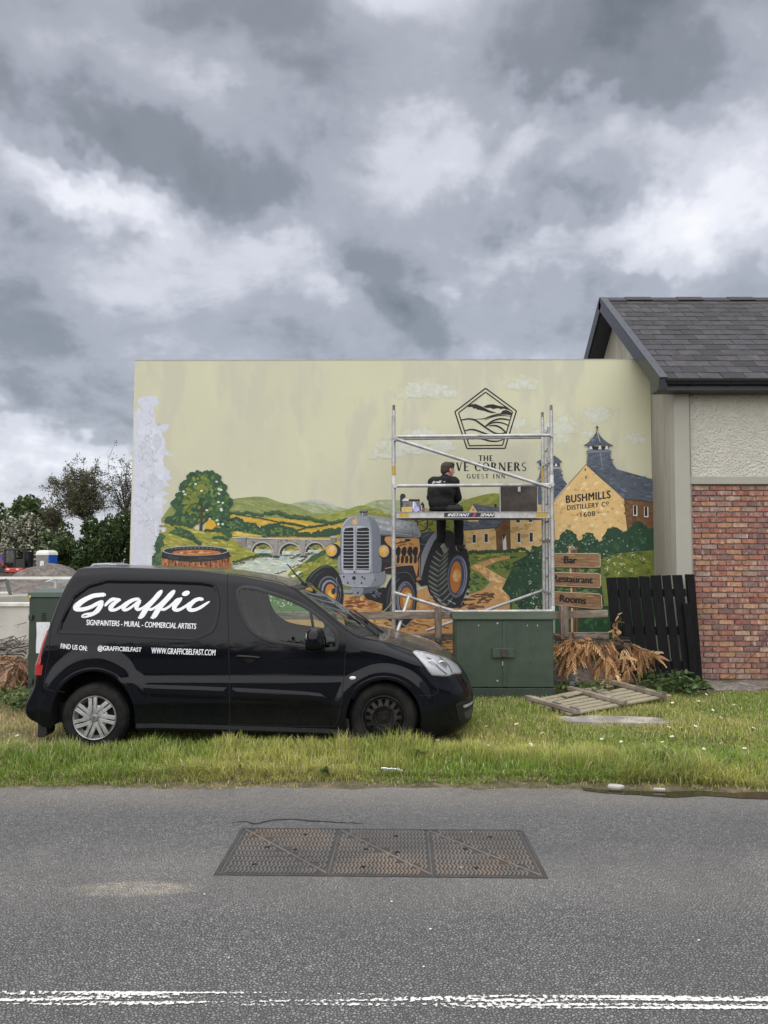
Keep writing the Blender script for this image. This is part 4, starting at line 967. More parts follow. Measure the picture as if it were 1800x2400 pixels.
# ---- lettering on the side (flat vinyl, laid on the panel)
def vinyl_from_px(pts, faces, name, off=.0022):
 m = MB(); co = [surf(u, v, off) for u, v in pts]; m.add(co, faces); return m.build(name, VINYL, van)
TX = lambda l: zp(l, 150, 1360, 4.1475)
strokes = [
 ([(390, 140), (345, 143), (290, 150), (235, 172), (175, 206), (125, 250), (118, 272), (150, 284), (205, 278), (265, 258), (325, 226), (368, 208)], [38, 40, 42, 44, 50, 58, 56, 40, 38, 36, 36, 34]),
 ([(368, 222), (350, 258), (325, 295), (290, 322), (245, 345), (200, 358), (176, 355), (182, 340), (215, 328), (262, 322), (300, 312)], [44, 48, 46, 38, 24, 14, 12, 14, 20, 22, 20]),
 ([(403, 243), (425, 218), (455, 194), (478, 184), (505, 186), (540, 190)], [24, 30, 34, 34, 30, 30]),
 ([(545, 190), (520, 205), (485, 228), (458, 258), (455, 280), (478, 290), (515, 280), (560, 254), (600, 222), (630, 205)], [18, 26, 40, 46, 44, 30, 28, 26, 24, 18]),
 ([(728, 182), (690, 186), (645, 204), (600, 238), (578, 270), (588, 288), (625, 280), (670, 250), (712, 214)], [26, 32, 38, 42, 40, 30, 26, 24, 22]),
 ([(735, 205), (712, 240), (706, 268), (725, 284), (765, 268), (800, 242), (860, 190), (915, 130), (945, 108)], [38, 42, 42, 30, 24, 22, 24, 30, 32]),
 ([(945, 110), (915, 150), (868, 200), (820, 250), (785, 300), (762, 338), (742, 358), (730, 362)], [32, 40, 42, 46, 52, 50, 38, 22]),
 ([(790, 268), (840, 284), (880, 268), (930, 232), (985, 180), (1035, 130), (1068, 108)], [22, 26, 24, 22, 24, 30, 32]),
 ([(1068, 110), (1038, 150), (990, 200), (942, 250), (907, 300), (884, 338), (864, 358), (852, 362)], [32, 40, 42, 46, 52, 50, 38, 22]),
 ([(912, 268), (962, 284), (1005, 268), (1060, 225), (1098, 190), (1135, 180)], [22, 26, 24, 24, 26, 26]),
 ([(1138, 180), (1108, 215), (1078, 250), (1074, 276), (1096, 290), (1135, 280), (1185, 250), (1225, 218)], [30, 40, 46, 46, 32, 28, 26, 22]),
 ([(1342, 184), (1310, 182), (1268, 200), (1228, 238), (1214, 268), (1232, 288), (1275, 286), (1330, 262), (1385, 225), (1415, 206)], [34, 34, 40, 46, 48, 38, 32, 30, 24, 10])]
m = MB()
for k, (pth, wd) in enumerate(strokes):
 p = [np.array(x) for x in catmull(TX(pth), 6)]; L_, R_, c0, c1 = ribbon(p, [w_/4.1475 for w_ in wd]); n = len(p)
 off = .0020 + .00012*k
 vs = [surf(*x, off) for x in L_] + [surf(*x, off) for x in R_]; fs = [(i, n+i, n+i+1, i+1) for i in range(n-1)]
 m.add(vs, fs);
 e = [surf(*x, off) for x in [R_[-1]] + list(c1[::-1])[::-1] + [L_[-1]]]; m.add(e, [tuple(range(len(e)))])
 e = [surf(*x, off) for x in [L_[0]] + list(c0) + [R_[0]]]; m.add(e, [tuple(range(len(e)))])
d = [(1185 + 40*math.cos(t)*math.cos(-.35) - 24*math.sin(t)*math.sin(-.35), 127 + 40*math.cos(t)*math.sin(-.35) + 24*math.sin(t)*math.cos(-.35)) for t in np.linspace(0, 2*math.pi, 24)[:-1]]
e = [surf(*x, .0022) for x in TX(d)]; m.add(e, [tuple(range(len(e)))])
m.build('script_lettering', VINYL, van)
T2 = lambda a: (150 + a[0]/4.1475, 1360 + a[1]/4.1475)
for txt, tl, tr, br, bl in (('SIGNPAINTERS - MURAL - COMMERCIAL ARTISTS', (222, 383), (1288, 421), (1282, 474), (218, 435)),
       ('FIND US ON:', (-28, 614), (228, 638), (224, 686), (-32, 662)), ('@GRAFFICBELFAST', (333, 634), (756, 652), (750, 708), (328, 692)), ('WWW.GRAFFICBELFAST.COM', (852, 654), (1474, 675), (1468, 731), (850, 711))):
 pts, F = text_quad(txt, T2(tl), T2(tr), T2(br), T2(bl), spacing=1.0); m = MB()
 for k, (dx, dy) in enumerate(((-.32, 0), (.32, 0), (0, .2), (0, -.2))): m.add([surf(u+dx, v+dy, .0022 + k*.00015) for u, v in pts], F)
 m.build('lettering', VINYL, van)
# ------------------------------------------------------------------ the painted wall
YM = 11.9
WALL_TL = P(316, 845, YM); WALL_TR = P(1531, 843, YM)
def mural_base():
 m = bpy.data.materials.new('painted_wall'); m.use_nodes = True; nt = m.node_tree; N = nt.nodes; L = nt.links; b = N['Principled BSDF']; b.inputs['Roughness'].default_value = .75; b.inputs['Specular IOR Level'].default_value = .3
 tc = N.new('ShaderNodeTexCoord'); v = tc.outputs['Object']
 def noise_(s, det, st):
  mp = N.new('ShaderNodeMapping'); mp.inputs['Scale'].default_value = st; L.new(v, mp.inputs[0]); n = N.new('ShaderNodeTexNoise'); n.inputs['Scale'].default_value = s; n.inputs['Detail'].default_value = det; n.inputs['Roughness'].default_value = .55; L.new(mp.outputs[0], n.inputs[0]); return n.outputs[0]
 def ramp(x, a, b_):
  r = N.new('ShaderNodeMapRange'); r.interpolation_type = 'SMOOTHSTEP'; r.inputs[1].default_value = a; r.inputs[2].default_value = b_; L.new(x, r.inputs[0]); return r.outputs[0]
 def mix(f, a, b_):
  n = N.new('ShaderNodeMix'); n.data_type = 'RGBA'; L.new(f, n.inputs['Factor'])
  for k, q_ in (('A', a), ('B', b_)):
   if isinstance(q_, tuple): n.inputs[k].default_value = (*q_, 1)
   else: L.new(q_, n.inputs[k])
  return n.outputs['Result']
 c = mix(ramp(noise_(.45, 3, (1, 1, .8)), .35, .65), (.625, .618, .435), (.575, .568, .42))
 c = mix(ramp(noise_(.8, 3, (2.0, 1, .7)), .50, .60), c, (.56, .553, .425))
 c = mix(ramp(noise_(2.2, 6, (1.6, 1, .6)), .52, .78), c, (.64, .632, .465))
 c = mix(ramp(noise_(5, 8, (1, 1, .45)), .60, .85), c, (.53, .525, .42))
 mu = ramp(noise_(16, 3, (1, 1, .7)), .74, .80)
 c = mix(mu, c, (.40, .41, .33))
 L.new(c, b.inputs['Base Color'])
 n = N.new('ShaderNodeTexNoise'); n.inputs['Scale'].default_value = 60; n.inputs['Detail'].default_value = 4; L.new(v, n.inputs[0]); bp = N.new('ShaderNodeBump'); bp.inputs['Distance'].default_value = .0015; L.new(n.outputs[0], bp.inputs['Height']); L.new(bp.outputs[0], b.inputs['Normal'])
 return m
mural = thing('mural_wall', (0, YM, 0), 'long flat wall painted with a mural of a grey tractor, bridge and distillery', 'wall')
m = MB(); m.prism([(P(306, 1320, YM).x - .035, YM, -.1), (HX0-.004, YM, -.1), (HX0-.004, YM, WALL_TR.z), (WALL_TL.x, YM, WALL_TL.z)], (0, 3.2, 0)); m.build('wall', mural_base(), mural)
m = MB(); m.prism([(WALL_TL.x-.004, YM-.004, WALL_TL.z), (HX0-.002, YM-.004, WALL_TR.z), (HX0-.002, YM-.004, WALL_TR.z+.012), (WALL_TL.x-.004, YM-.004, WALL_TL.z+.012)], (0, 3.2, 0)); m.build('wall_capping', mat('capping', (.45, .45, .40), .8), mural)
MUR = mat('mural_paint', (.5, .5, .5), .72, var=.09, scale=16, attr='Col', bump=.0012, bscale=50)
KM = 1.0
_boxes = np.zeros((0, 4)); _layers = np.zeros(0)
class Art:
 """one painted motif: flat colour shapes given in photo pixels, laid on the wall one above the other"""
 def __init__(s): s.mb = MB()
 def poly(s, pts, col, jit=0.0, faces=None):
  global _boxes, _layers
  a = np.asarray(pts, float); bx = np.r_[a.min(0), a.max(0)]
  if len(_boxes):
   hit = (_boxes[:, 0] < bx[2]+.5) & (_boxes[:, 2] > bx[0]-.5) & (_boxes[:, 1] < bx[3]+.5) & (_boxes[:, 3] > bx[1]-.5)
   lay = 1 + (_layers[hit].max() if hit.any() else 0)
  else: lay = 1
  _boxes = np.vstack([_boxes, bx]); _layers = np.r_[_layers, lay]
  c = np.minimum(s2l(col)*KM*(1 + (random.uniform(-jit, jit) if jit else 0)), .85)
  y = YM - .0006 - lay*.00006
  s.mb.add([P(u, v, y) for u, v in a], faces if faces is not None else [tuple(range(len(a)))], 0, tuple(c)); return s
 def smooth(s, pts, col, n=4, **k): return s.poly(catmull(pts, n, True), col, **k)
 def stroke(s, pts, w, col, n=5, jit=0.0, sm=True):
  p = catmull(pts, n) if sm and len(pts) > 2 else [np.array(q_, float) for q_ in pts]; L_, R_, c0, c1 = ribbon(p, w if isinstance(w, (list, tuple)) else [w, w], 3); k = len(p)
  V_ = list(L_) + list(R_); F_ = [(i, i+1, k+i+1, k+i) for i in range(k-1)]
  return s.poly(V_, col, jit, F_)
 def ell(s, cx, cy, rx, ry, col, n=28, rot=0, a0=0, a1=360, jit=0.0):
  t = np.radians(np.linspace(a0, a1, n+1)); t = t[:-1] if a1-a0 == 360 else t
  x = rx*np.cos(t); y = ry*np.sin(t); r = math.radians(rot)
  return s.poly(np.c_[cx + x*math.cos(r) - y*math.sin(r), cy + x*math.sin(r) + y*math.cos(r)], col, jit)
 def ring(s, cx, cy, rx, ry, w, col, n=32, rot=0, a0=0, a1=360):
  t = np.radians(np.linspace(a0, a1, n+1)); r = math.radians(rot); x = rx*np.cos(t); y = ry*np.sin(t)
  return s.stroke(np.c_[cx + x*math.cos(r) - y*math.sin(r), cy + x*math.sin(r) + y*math.cos(r)], w, col, sm=False)
 def blob(s, cx, cy, rx, ry, col, rough=.25, n=9, rot=0, jit=.08):
  t = np.linspace(0, 2*math.pi, n+1)[:-1] + random.random(); k = 1 + np.random.default_rng(random.randrange(10**6)).uniform(-rough, rough, n)
  x = rx*np.cos(t)*k; y = ry*np.sin(t)*k; r = math.radians(rot)
  return s.poly(np.c_[cx + x*math.cos(r) - y*math.sin(r), cy + x*math.sin(r) + y*math.cos(r)], col, jit)
 def lobes(s, path, r, col, gap=1.0, jit=.08, closed=False):
  p = resample(np.asarray(path, float), r*gap, closed)
  for x, y in p: s.blob(x + random.uniform(-.3, .3)*r, y + random.uniform(-.3, .3)*r, r*random.uniform(.75, 1.3), r*random.uniform(.7, 1.15), col, .18, 9, 0, jit)
  return s
 def daubs(s, region, n, cols, rx, ry, rot=0, rotj=20, jit=.1, rough=.3):
  reg = np.asarray(region, float); lo, hi = reg.min(0), reg.max(0); done = 0; guard = 0
  while done < n and guard < n*30:
   guard += 1; p = (random.uniform(lo[0], hi[0]), random.uniform(lo[1], hi[1]))
   if not inside(reg, [p])[0]: continue
   k = random.uniform(.5, 1.4); s.blob(p[0], p[1], rx*k, ry*random.uniform(.6, 1.3), random.choice(cols), rough, 7, rot + random.uniform(-rotj, rotj), jit); done += 1
  return s
 def text(s, txt, tl, tr, br, bl, col, bold=0.0, **k):
  pts, F = text_quad(txt, tl, tr, br, bl, **k)
  for dx, dy in (((0, 0),) if not bold else ((-bold, 0), (bold, 0), (0, -bold*.5), (0, bold*.5))): s.poly([(x+dx, y+dy) for x, y in pts], col, 0, F)
  return s
 def done(s, name): return s.mb.build(name, MUR, mural)
zA = lambda l: zp(l, 310, 1080, 6.636)
zB = lambda l: zp(l, 500, 1140, 5.184)
zC = lambda l: zp(l, 700, 1080, 3.95)
zD = lambda l: zp(l, 900, 880, 3.95)
zE = lambda l: zp(l, 1240, 950, 4.425)
zF = lambda l: zp(l, 1040, 1220, 4.1475)
zM = lambda l: zp(l, 300, 820, 2.765)
# --- bare primer at the left, with pencilled leaf outlines
a = Art(); PRM = (204, 207, 219)
a.poly(zM([(44, 395), (70, 372), (95, 400), (60, 330), (78, 312), (130, 300), (180, 295), (206, 350), (165, 372), (175, 450), (190, 470), (188, 500), (232, 480), (268, 486), (262, 508), (246, 525), (206, 545), (240, 578), (244, 605), (240, 640), (262, 660), (298, 692), (232, 680), (222, 742), (272, 790), (268, 820), (292, 832), (248, 850), (272, 884), (215, 892), (222, 915), (276, 932), (212, 955), (262, 980), (222, 1010), (226, 1068), (246, 1078), (240, 1110), (232, 1150), (240, 1160), (246, 1180), (190, 1190), (170, 1260), (155, 1390), (150, 1500), (140, 2100), (20, 2100), (18, 1390)]), PRM)
for _ in range(26): a.blob(random.uniform(336, 376), random.uniform(990, 1330), random.uniform(6, 16), random.uniform(10, 34), random.choice([(198, 201, 213), (210, 213, 224), (203, 205, 214)]), .2, 10, 0, .01)
for _ in range(34):
 x = random.uniform(0, 1); y = random.uniform(0, 1); cx = 322 + 52*x*(1 - .25*y); cy = 945 + 300*y; s_ = random.uniform(4, 8); fl = random.choice((-1, 1))
 a.stroke([(cx - s_*.5*fl, cy - s_), (cx - s_*fl, cy), (cx - s_*.4*fl, cy + s_*.5), (cx - s_*.3*fl, cy + s_*1.3)], .7, (160, 162, 172)); a.stroke([(cx - s_*.3*fl, cy+s_*1.3), (cx + s_*.3*fl, cy+s_*.7), (cx + s_*.6*fl, cy+s_*1.5), (cx + s_*.9*fl, cy+s_*.2)], .7, (166, 168, 178))
a.done('bare_primer_patch')
# --- painted clouds
a = Art()
def cloud(pts, n, base=(206, 210, 200)):
 pts = np.array(pts); lo, hi = pts.min(0), pts.max(0)
 a.daubs(pts, int(n*1.5), [(200, 200, 174), (203, 204, 180)], (hi[0]-lo[0])*.09+4, 7, 0, 25, .006, .2); a.daubs(pts*.86 + pts.mean(0)*.14, n, [(205, 208, 194), (207, 210, 200), (203, 206, 188)], (hi[0]-lo[0])*.07+3, 5.5, 0, 25, .008, .2)
for pts, n in ((zD([(100, 170), (250, 100), (380, 50), (560, 110), (700, 160), (650, 200), (300, 195), (110, 195)]), 42), (zD([(1100, 70), (1280, 20), (1470, 70), (1400, 120), (1200, 125)]), 22), (zD([(0, 640), (200, 520), (370, 480), (560, 590), (700, 660), (480, 720), (200, 740), (0, 740)]), 55),
    (zD([(1180, 420), (1260, 400), (1310, 430), (1200, 520)]), 16), (zD([(1380, 520), (1500, 440), (1640, 400), (1700, 500), (1690, 620), (1480, 620)]), 34), (zE([(560, 60), (700, 20), (920, 40), (860, 90), (780, 160), (680, 190), (560, 110)]), 32), (zE([(970, 330), (1100, 290), (1220, 320), (1170, 380), (1120, 410), (1040, 360)]), 22), (zE([(540, 295), (650, 270), (640, 310)]), 8), (zE([(40, 280), (180, 200), (400, 100), (480, 250), (340, 330), (180, 350)]), 34), (zM([(1560, 700), (1660, 570), (1720, 700)]), 14)):
 cloud(pts, n)
a.done('painted_clouds')
# --- hills
a = Art()
a.smooth(zC([(520, 480), (590, 420), (660, 385), (740, 362), (860, 360), (960, 372), (1100, 410), (1250, 470), (1250, 560), (520, 560)]), (160, 168, 132)); a.daubs(zC([(560, 450), (700, 380), (860, 370), (1000, 400), (1100, 470), (560, 500)]), 40, [(170, 178, 145), (150, 160, 120), (178, 184, 155)], 9, 2, 8, 10)
a.smooth(zD([(640, 1230), (700, 1165), (735, 1140), (790, 1160), (860, 1210), (700, 1260)]), (158, 165, 138))
a.smooth(zB([(930, 230), (1050, 190), (1180, 172), (1300, 180), (1440, 222), (1560, 258), (1700, 300), (1659, 400), (900, 400)]), (158, 168, 130)); a.daubs(zB([(960, 230), (1180, 185), (1400, 225), (1600, 290), (1200, 330)]), 46, [(168, 178, 140), (148, 160, 112), (176, 182, 158)], 9, 1.8, 14, 10)
a.stroke(zB([(1060, 192), (1180, 174), (1300, 184), (1430, 224), (1530, 256)]), [1, 5, 6, 4, 1], (182, 186, 182))
a.poly(catmull(zA([(450, 900), (530, 790), (590, 715), (640, 705), (800, 700)]), 4) + catmull(zB([(200, 160), (300, 143), (420, 130), (520, 123), (640, 133), (740, 170), (840, 200), (930, 216), (1060, 260), (1200, 320), (1300, 330), (1450, 325)]), 4) + zB([(1500, 430), (1300, 470), (100, 420)]) + zA([(700, 1000), (450, 960)]), (133, 143, 84))
a.daubs(zB([(210, 180), (500, 135), (700, 170), (900, 230), (1200, 330), (1000, 360), (300, 300), (180, 260)]), 110, [(143, 152, 92), (122, 134, 78), (152, 158, 104), (136, 146, 90)], 9, 1.8, 10, 14)
a.smooth(zC([(-20, 560), (120, 515), (300, 490), (450, 450), (540, 420), (600, 414), (700, 440), (780, 468), (780, 620), (-20, 600)]), (138, 146, 70)); a.daubs(zC([(150, 520), (450, 455), (600, 420), (760, 470), (700, 540), (200, 560)]), 60, [(150, 158, 82), (126, 138, 66), (160, 162, 90)], 10, 1.8, -12, 10)
a.poly(zD([(560, 1230), (900, 1150), (1200, 1120), (1200, 1500), (560, 1500)]), (128, 132, 58)); a.smooth(zD([(600, 1290), (690, 1190), (760, 1150), (900, 1110), (1000, 1092), (1080, 1096), (1200, 1120), (1200, 1300)]), (132, 138, 60)); a.daubs(zD([(700, 1200), (1000, 1100), (1100, 1110), (1080, 1200), (800, 1220)]), 36, [(146, 150, 72), (122, 130, 58)], 10, 2, -10, 10)
a.poly(zC([(700, 500), (1350, 480), (1400, 760), (1150, 760), (700, 560)]), (136, 134, 56)); a.daubs(zC([(1120, 540), (1380, 500), (1400, 720), (1200, 660)]), 46, [(150, 140, 52), (110, 120, 55), (160, 150, 70), (80, 100, 55)], 7, 3, -10, 30)
a.done('painted_hills')
# --- golden fields and hedges
a = Art()
a.poly(zB([(60, 440), (150, 335), (400, 350), (600, 380), (800, 385), (1100, 418), (1300, 450), (1600, 440), (1659, 660), (0, 660), (0, 500)]), (196, 162, 62))
a.daubs(zB([(160, 350), (700, 390), (1300, 460), (1540, 460), (1500, 600), (200, 600)]), 130, [(208, 174, 78), (182, 148, 52), (204, 166, 60), (214, 184, 96), (172, 142, 50)], 9, 1.7, 10, 10)
DG = (48, 76, 54); MG = (72, 98, 60)
for pth, r in (([(215, 325), (290, 322), (350, 340), (405, 305), (455, 335), (600, 352)], 4.2), ([(640, 330), (720, 322), (800, 322), (860, 345), (950, 370), (1060, 385), (1160, 382), (1220, 408)], 5.2), ([(1220, 410), (1340, 430), (1450, 445), (1560, 420), (1640, 400)], 4.4), ([(280, 345), (420, 362), (560, 385), (700, 412), (800, 440)], 1.6), ([(800, 440), (880, 445), (980, 462), (1110, 486)], 3), ([(1000, 545), (1120, 500), (1260, 482), (1380, 465)], 2.6)):
 a.lobes(zB(pth), r, DG, .9)
 if r > 4: a.lobes([(x+1, y-1.5) for x, y in zB(pth)], r*.55, MG, 1.6)
bush = zB([(120, 500), (160, 430), (220, 405), (300, 400), (350, 440), (385, 485), (430, 460), (490, 465), (530, 510), (580, 525), (640, 490), (690, 470), (760, 470), (840, 490), (870, 520), (950, 515), (1000, 550), (1015, 605), (600, 612), (400, 560), (250, 560), (150, 560)])
a.poly(bush, DG); a.lobes(bush[:17], 5.5, DG, .8); a.daubs(bush, 120, [(66, 94, 60), (86, 112, 66), (40, 66, 50), (100, 122, 70)], 3.6, 2.6, 0, 60)
a.lobes(zB([(1030, 590), (1100, 575), (1160, 585)]), 5, DG, .8); a.lobes(zB([(1220, 590), (1270, 572), (1340, 575), (1370, 535), (1430, 545), (1500, 530), (1540, 540)]), 6.5, DG, .6); a.poly(zB([(1010, 610), (1040, 580), (1300, 570), (1540, 540), (1540, 575), (1400, 612)]), DG)
a.poly(zB([(190, 560), (300, 545), (420, 570), (600, 600), (560, 612), (200, 612)]), (204, 176, 76)); a.daubs(zB([(200, 560), (420, 570), (580, 605), (220, 608)]), 24, [(216, 190, 96), (150, 150, 70)], 8, 1.6, 12, 8)
a.done('painted_fields')
# --- river
a = Art()
riv = zB([(480, 800), (520, 760), (700, 750), (900, 750), (1200, 745), (1360, 735), (1330, 780), (1240, 830), (1130, 880), (1080, 920), (980, 960), (900, 1020), (800, 1075), (500, 1075), (200, 1000), (215, 950), (260, 915), (400, 890), (560, 850)])
a.poly(riv, (186, 198, 186)); a.daubs(riv, 170, [(208, 216, 208), (168, 186, 180), (196, 200, 160), (222, 226, 220), (150, 170, 172), (178, 192, 186), (214, 214, 180)], 8, 1.5, 4, 8)
a.daubs(zB([(700, 740), (1360, 735), (1250, 820), (1040, 830), (720, 850)]), 40, [(170, 184, 176), (214, 220, 212), (110, 120, 112)], 5, 1.4, 0, 12)
a.done('painted_river')
# --- stone bridge
a = Art(); ST = (142, 140, 136); DK = (48, 48, 50)
a.poly(zB([(208, 622), (330, 620), (330, 606), (408, 606), (410, 620), (800, 634), (1100, 638), (1420, 640), (1428, 606), (1500, 608), (1545, 640), (1545, 690), (1400, 700), (1300, 800), (1110, 830), (1040, 838), (800, 838), (720, 850), (470, 790), (370, 745), (300, 700), (220, 650)]), ST)
a.daubs(zB([(220, 640), (410, 640), (1400, 660), (1320, 760), (1100, 800), (780, 800), (400, 750)]), 120, [(156, 152, 146), (120, 118, 116), (172, 168, 162), (104, 102, 102), (150, 140, 130)], 3.4, 2.4, 0, 60)
for cx, cy, rx, ry in ((592, 808, 122, 124), (930, 826, 124, 130), (1238, 812, 118, 126)):
 c = zB([(cx, cy)])[0]; s_ = 5.184
 a.ell(c[0], c[1], (rx+26)/s_, (ry+26)/s_, DK, 24, 0, 180, 360); a.ell(c[0], c[1], (rx+22)/s_, (ry+22)/s_, (176, 172, 166), 24, 0, 180, 360)
 for t in np.radians(np.arange(190, 355, 14)): a.stroke([(c[0] + (rx+2)/s_*math.cos(t), c[1] + (ry+2)/s_*math.sin(t)), (c[0] + (rx+22)/s_*math.cos(t), c[1] + (ry+22)/s_*math.sin(t))], .45, (110, 108, 106))
 a.ell(c[0], c[1], rx/s_, ry/s_, (40, 41, 40), 24, 0, 180, 360); a.ell(c[0]+3.4, c[1]+1.5, (rx-20)/s_, (ry-14)/s_, (120, 126, 66), 24, 0, 180, 360)
 a.daubs([(c[0]-rx*.6/s_, c[1]-ry*.6/s_), (c[0]+rx*.8/s_, c[1]-ry*.6/s_), (c[0]+rx*.85/s_, c[1]-ry*.3/s_), (c[0]-rx*.6/s_, c[1]-ry*.3/s_)], 18, [(196, 164, 70), (66, 88, 56), (150, 146, 70)], 4, 1.6, 0, 20)
 a.poly([(c[0]-rx*.75/s_, c[1]-ry*.32/s_), (c[0]+rx*.93/s_, c[1]-ry*.34/s_), (c[0]+rx*.98/s_, c[1]+.5), (c[0]-rx*.8/s_, c[1]+.5)], (190, 200, 190)); a.daubs([(c[0]-rx*.6/s_, c[1]-ry*.25/s_), (c[0]+rx*.9/s_, c[1]-ry*.25/s_), (c[0]+rx*.9/s_, c[1]), (c[0]-rx*.6/s_, c[1])], 10, [(214, 220, 214), (160, 176, 174)], 5, 1.2)
a.stroke(zB([(210, 634), (410, 634), (800, 646), (1420, 650)]), 1.1, DK, sm=False); a.stroke(zB([(210, 625), (410, 624), (800, 638), (1420, 643)]), 2.0, (206, 204, 198), sm=False)
for x0, x1 in ((330, 408), (1424, 1500)): a.poly(zB([(x0, 604), (x1, 604), (x1-4, 690 if x0 > 1000 else 752), (x0+4, 690 if x0 > 1000 else 735)]), (128, 126, 124)); a.poly(zB([(x0, 602), (x1, 602), (x1, 622), (x0, 622)]), (176, 174, 168)); a.stroke(zB([(x1-8, 622), (x1-10, 690)]), 2, (66, 66, 66), sm=False)
for x in (760, 1090): a.poly(zB([(x-34, 645), (x+34, 645), (x+24, 800), (x-24, 800)]), (150, 146, 142)); a.stroke(zB([(x+30, 650), (x+22, 790)]), 1, (80, 80, 80), sm=False); a.blob(*zB([(x, 838)])[0], 9, 4.5, (150, 148, 140)); a.blob(*zB([(x+6, 852)])[0], 8, 3, (66, 68, 64))
for x, y in ((1000, 840), (1030, 825), (1150, 815), (1180, 805), (960, 862), (1090, 884), (1060, 900), (1010, 955), (960, 975), (300, 930), (270, 945), (420, 885), (480, 880), (360, 925), (860, 1030), (810, 1045), (770, 1055)): a.blob(*zB([(x, y)])[0], 6, 2.6, (70, 74, 66)); a.blob(*zB([(x-5, y-9)])[0], 4.4, 1.8, (196, 198, 188))
a.done('painted_bridge')
# --- meadow on the left
a = Art(); OL = (146, 146, 62)
mead = zA([(330, 1640), (400, 1250), (440, 1120), (515, 1100), (560, 1000), (490, 955), (560, 965), (700, 980), (860, 1030), (1050, 1085), (1300, 1100), (1480, 1170), (1659, 1280), (1659, 1300)]) + zB([(400, 748), (450, 785), (560, 825), (565, 855), (430, 885), (300, 920), (230, 935), (205, 1010), (0, 1010)])
a.poly(mead, OL)
a.daubs(mead, 190, [(162, 160, 76), (126, 132, 56), (150, 148, 58), (174, 168, 84), (112, 122, 56), (188, 180, 96)], 9, 2, 16, 12)
a.daubs(zA([(540, 960), (700, 980), (680, 1060), (540, 1000)]), 12, [(104, 118, 56), (160, 150, 60)], 7, 2, 12)
a.stroke(zA([(420, 1010), (520, 1008)]), 4, (150, 138, 50), sm=False); a.stroke(zA([(425, 1070), (450, 1110)]), [4, 3], (160, 150, 60), sm=False)
lf = zA([(560, 1120), (680, 1050), (760, 1070), (860, 1110), (940, 1160), (980, 1230), (1060, 1300), (960, 1250), (800, 1200), (680, 1160)]); a.poly(lf, (62, 92, 56)); a.lobes(lf[1:8], 4, (52, 82, 54), 1.1); a.daubs(lf, 26, [(92, 118, 66), (44, 70, 50)], 4, 2)
a.lobes(zA([(1260, 1200), (1340, 1190), (1400, 1200), (1480, 1225)]), 4, (52, 80, 54), .9)
col = zA([(440, 1125), (480, 1150), (510, 1200), (470, 1230), (500, 1280), (470, 1310), (440, 1370), (455, 1620), (305, 1640), (310, 1500), (365, 1420), (350, 1290), (390, 1190)]); a.poly(col, (50, 80, 58)); a.daubs(col, 50, [(40, 68, 52), (72, 100, 66), (58, 88, 60), (86, 112, 74)], 4, 3, 0, 60)
a.lobes(zB([(250, 920), (330, 895), (420, 870), (520, 845), (580, 830), (660, 835), (700, 845)]), 3.4, (66, 84, 52), 1.0)
rb_ = zB([(1480, 1080), (1000, 1180), (900, 1075), (960, 1010), (1080, 940), (1180, 860), (1290, 800), (1400, 710), (1545, 650), (1545, 900)]) + zC([(480, 1000), (480, 1250), (100, 1200)])
a.poly(rb_, (128, 136, 58)); a.daubs(rb_, 110, [(146, 150, 70), (104, 120, 56), (160, 156, 78), (70, 98, 56), (178, 166, 70)], 7, 2.2, -22, 16)
a.daubs(zB([(1200, 860), (1330, 790), (1400, 810), (1180, 920), (1100, 930)]), 24, [(66, 94, 56), (56, 82, 52)], 6, 3, -25); a.poly(zB([(1300, 790), (1400, 715), (1540, 660), (1540, 740), (1420, 730)]), (198, 160, 54))
for x, y in ((1040, 1040), (1010, 1060), (970, 1090)): a.blob(*zB([(x, y)])[0], 5, 3, (216, 218, 204))
a.done('painted_meadow')
# --- oak tree
a = Art()
crown = zA([(870, 290), (900, 230), (960, 205), (1030, 195), (1130, 210), (1200, 185), (1280, 215), (1340, 270), (1330, 320), (1400, 350), (1450, 400), (1420, 450), (1400, 510), (1470, 550), (1500, 600), (1530, 660), (1490, 700), (1450, 740), (1440, 790), (1480, 830), (1480, 890), (1430, 930), (1420, 1000), (1300, 940), (1180, 880), (1120, 830), (1000, 850), (960, 960), (900, 1000), (700, 960), (560, 950), (640, 890), (700, 820), (790, 790), (840, 760), (700, 740), (650, 690), (640, 640), (720, 600), (700, 550), (790, 510), (820, 460), (760, 430), (770, 370), (830, 350)])
a.poly(crown, (54, 86, 56)); a.lobes(crown, 7, (50, 82, 55), .95, .1, True)
a.lobes(zA([(560, 900), (640, 870), (600, 930), (720, 930), (520, 940)]), 5, (50, 80, 56), 1)
a.daubs(crown, 150, [(44, 74, 52), (66, 100, 58), (88, 118, 58), (108, 128, 56), (74, 106, 54), (40, 66, 50)], 6, 4, 0, 80)
a.daubs(zA([(900, 280), (1150, 260), (1250, 450), (1000, 560), (860, 600), (850, 480)]), 56, [(120, 130, 52), (104, 122, 54), (92, 114, 52), (130, 134, 58)], 5.5, 3.2, 0, 80)
a.daubs(zA([(800, 540), (960, 520), (1000, 640), (820, 700), (960, 830), (800, 800)]), 26, [(124, 128, 52), (106, 120, 52)], 6, 3, 0, 60)
for x, y in ((990, 365), (800, 480), (820, 520), (1310, 325), (1350, 440), (1380, 450), (1350, 515), (1410, 655), (1340, 640), (1380, 745), (1390, 770), (1320, 925), (1340, 985), (1410, 985), (1200, 910), (1080, 465), (1160, 765)): a.blob(*zA([(x, y)])[0], 3.4, 2.4, (206, 216, 196), .35)
a.poly(zA([(1130, 1040), (1150, 960), (1200, 900), (1280, 940), (1310, 1010), (1240, 1070), (1140, 1070)]), (206, 164, 52))
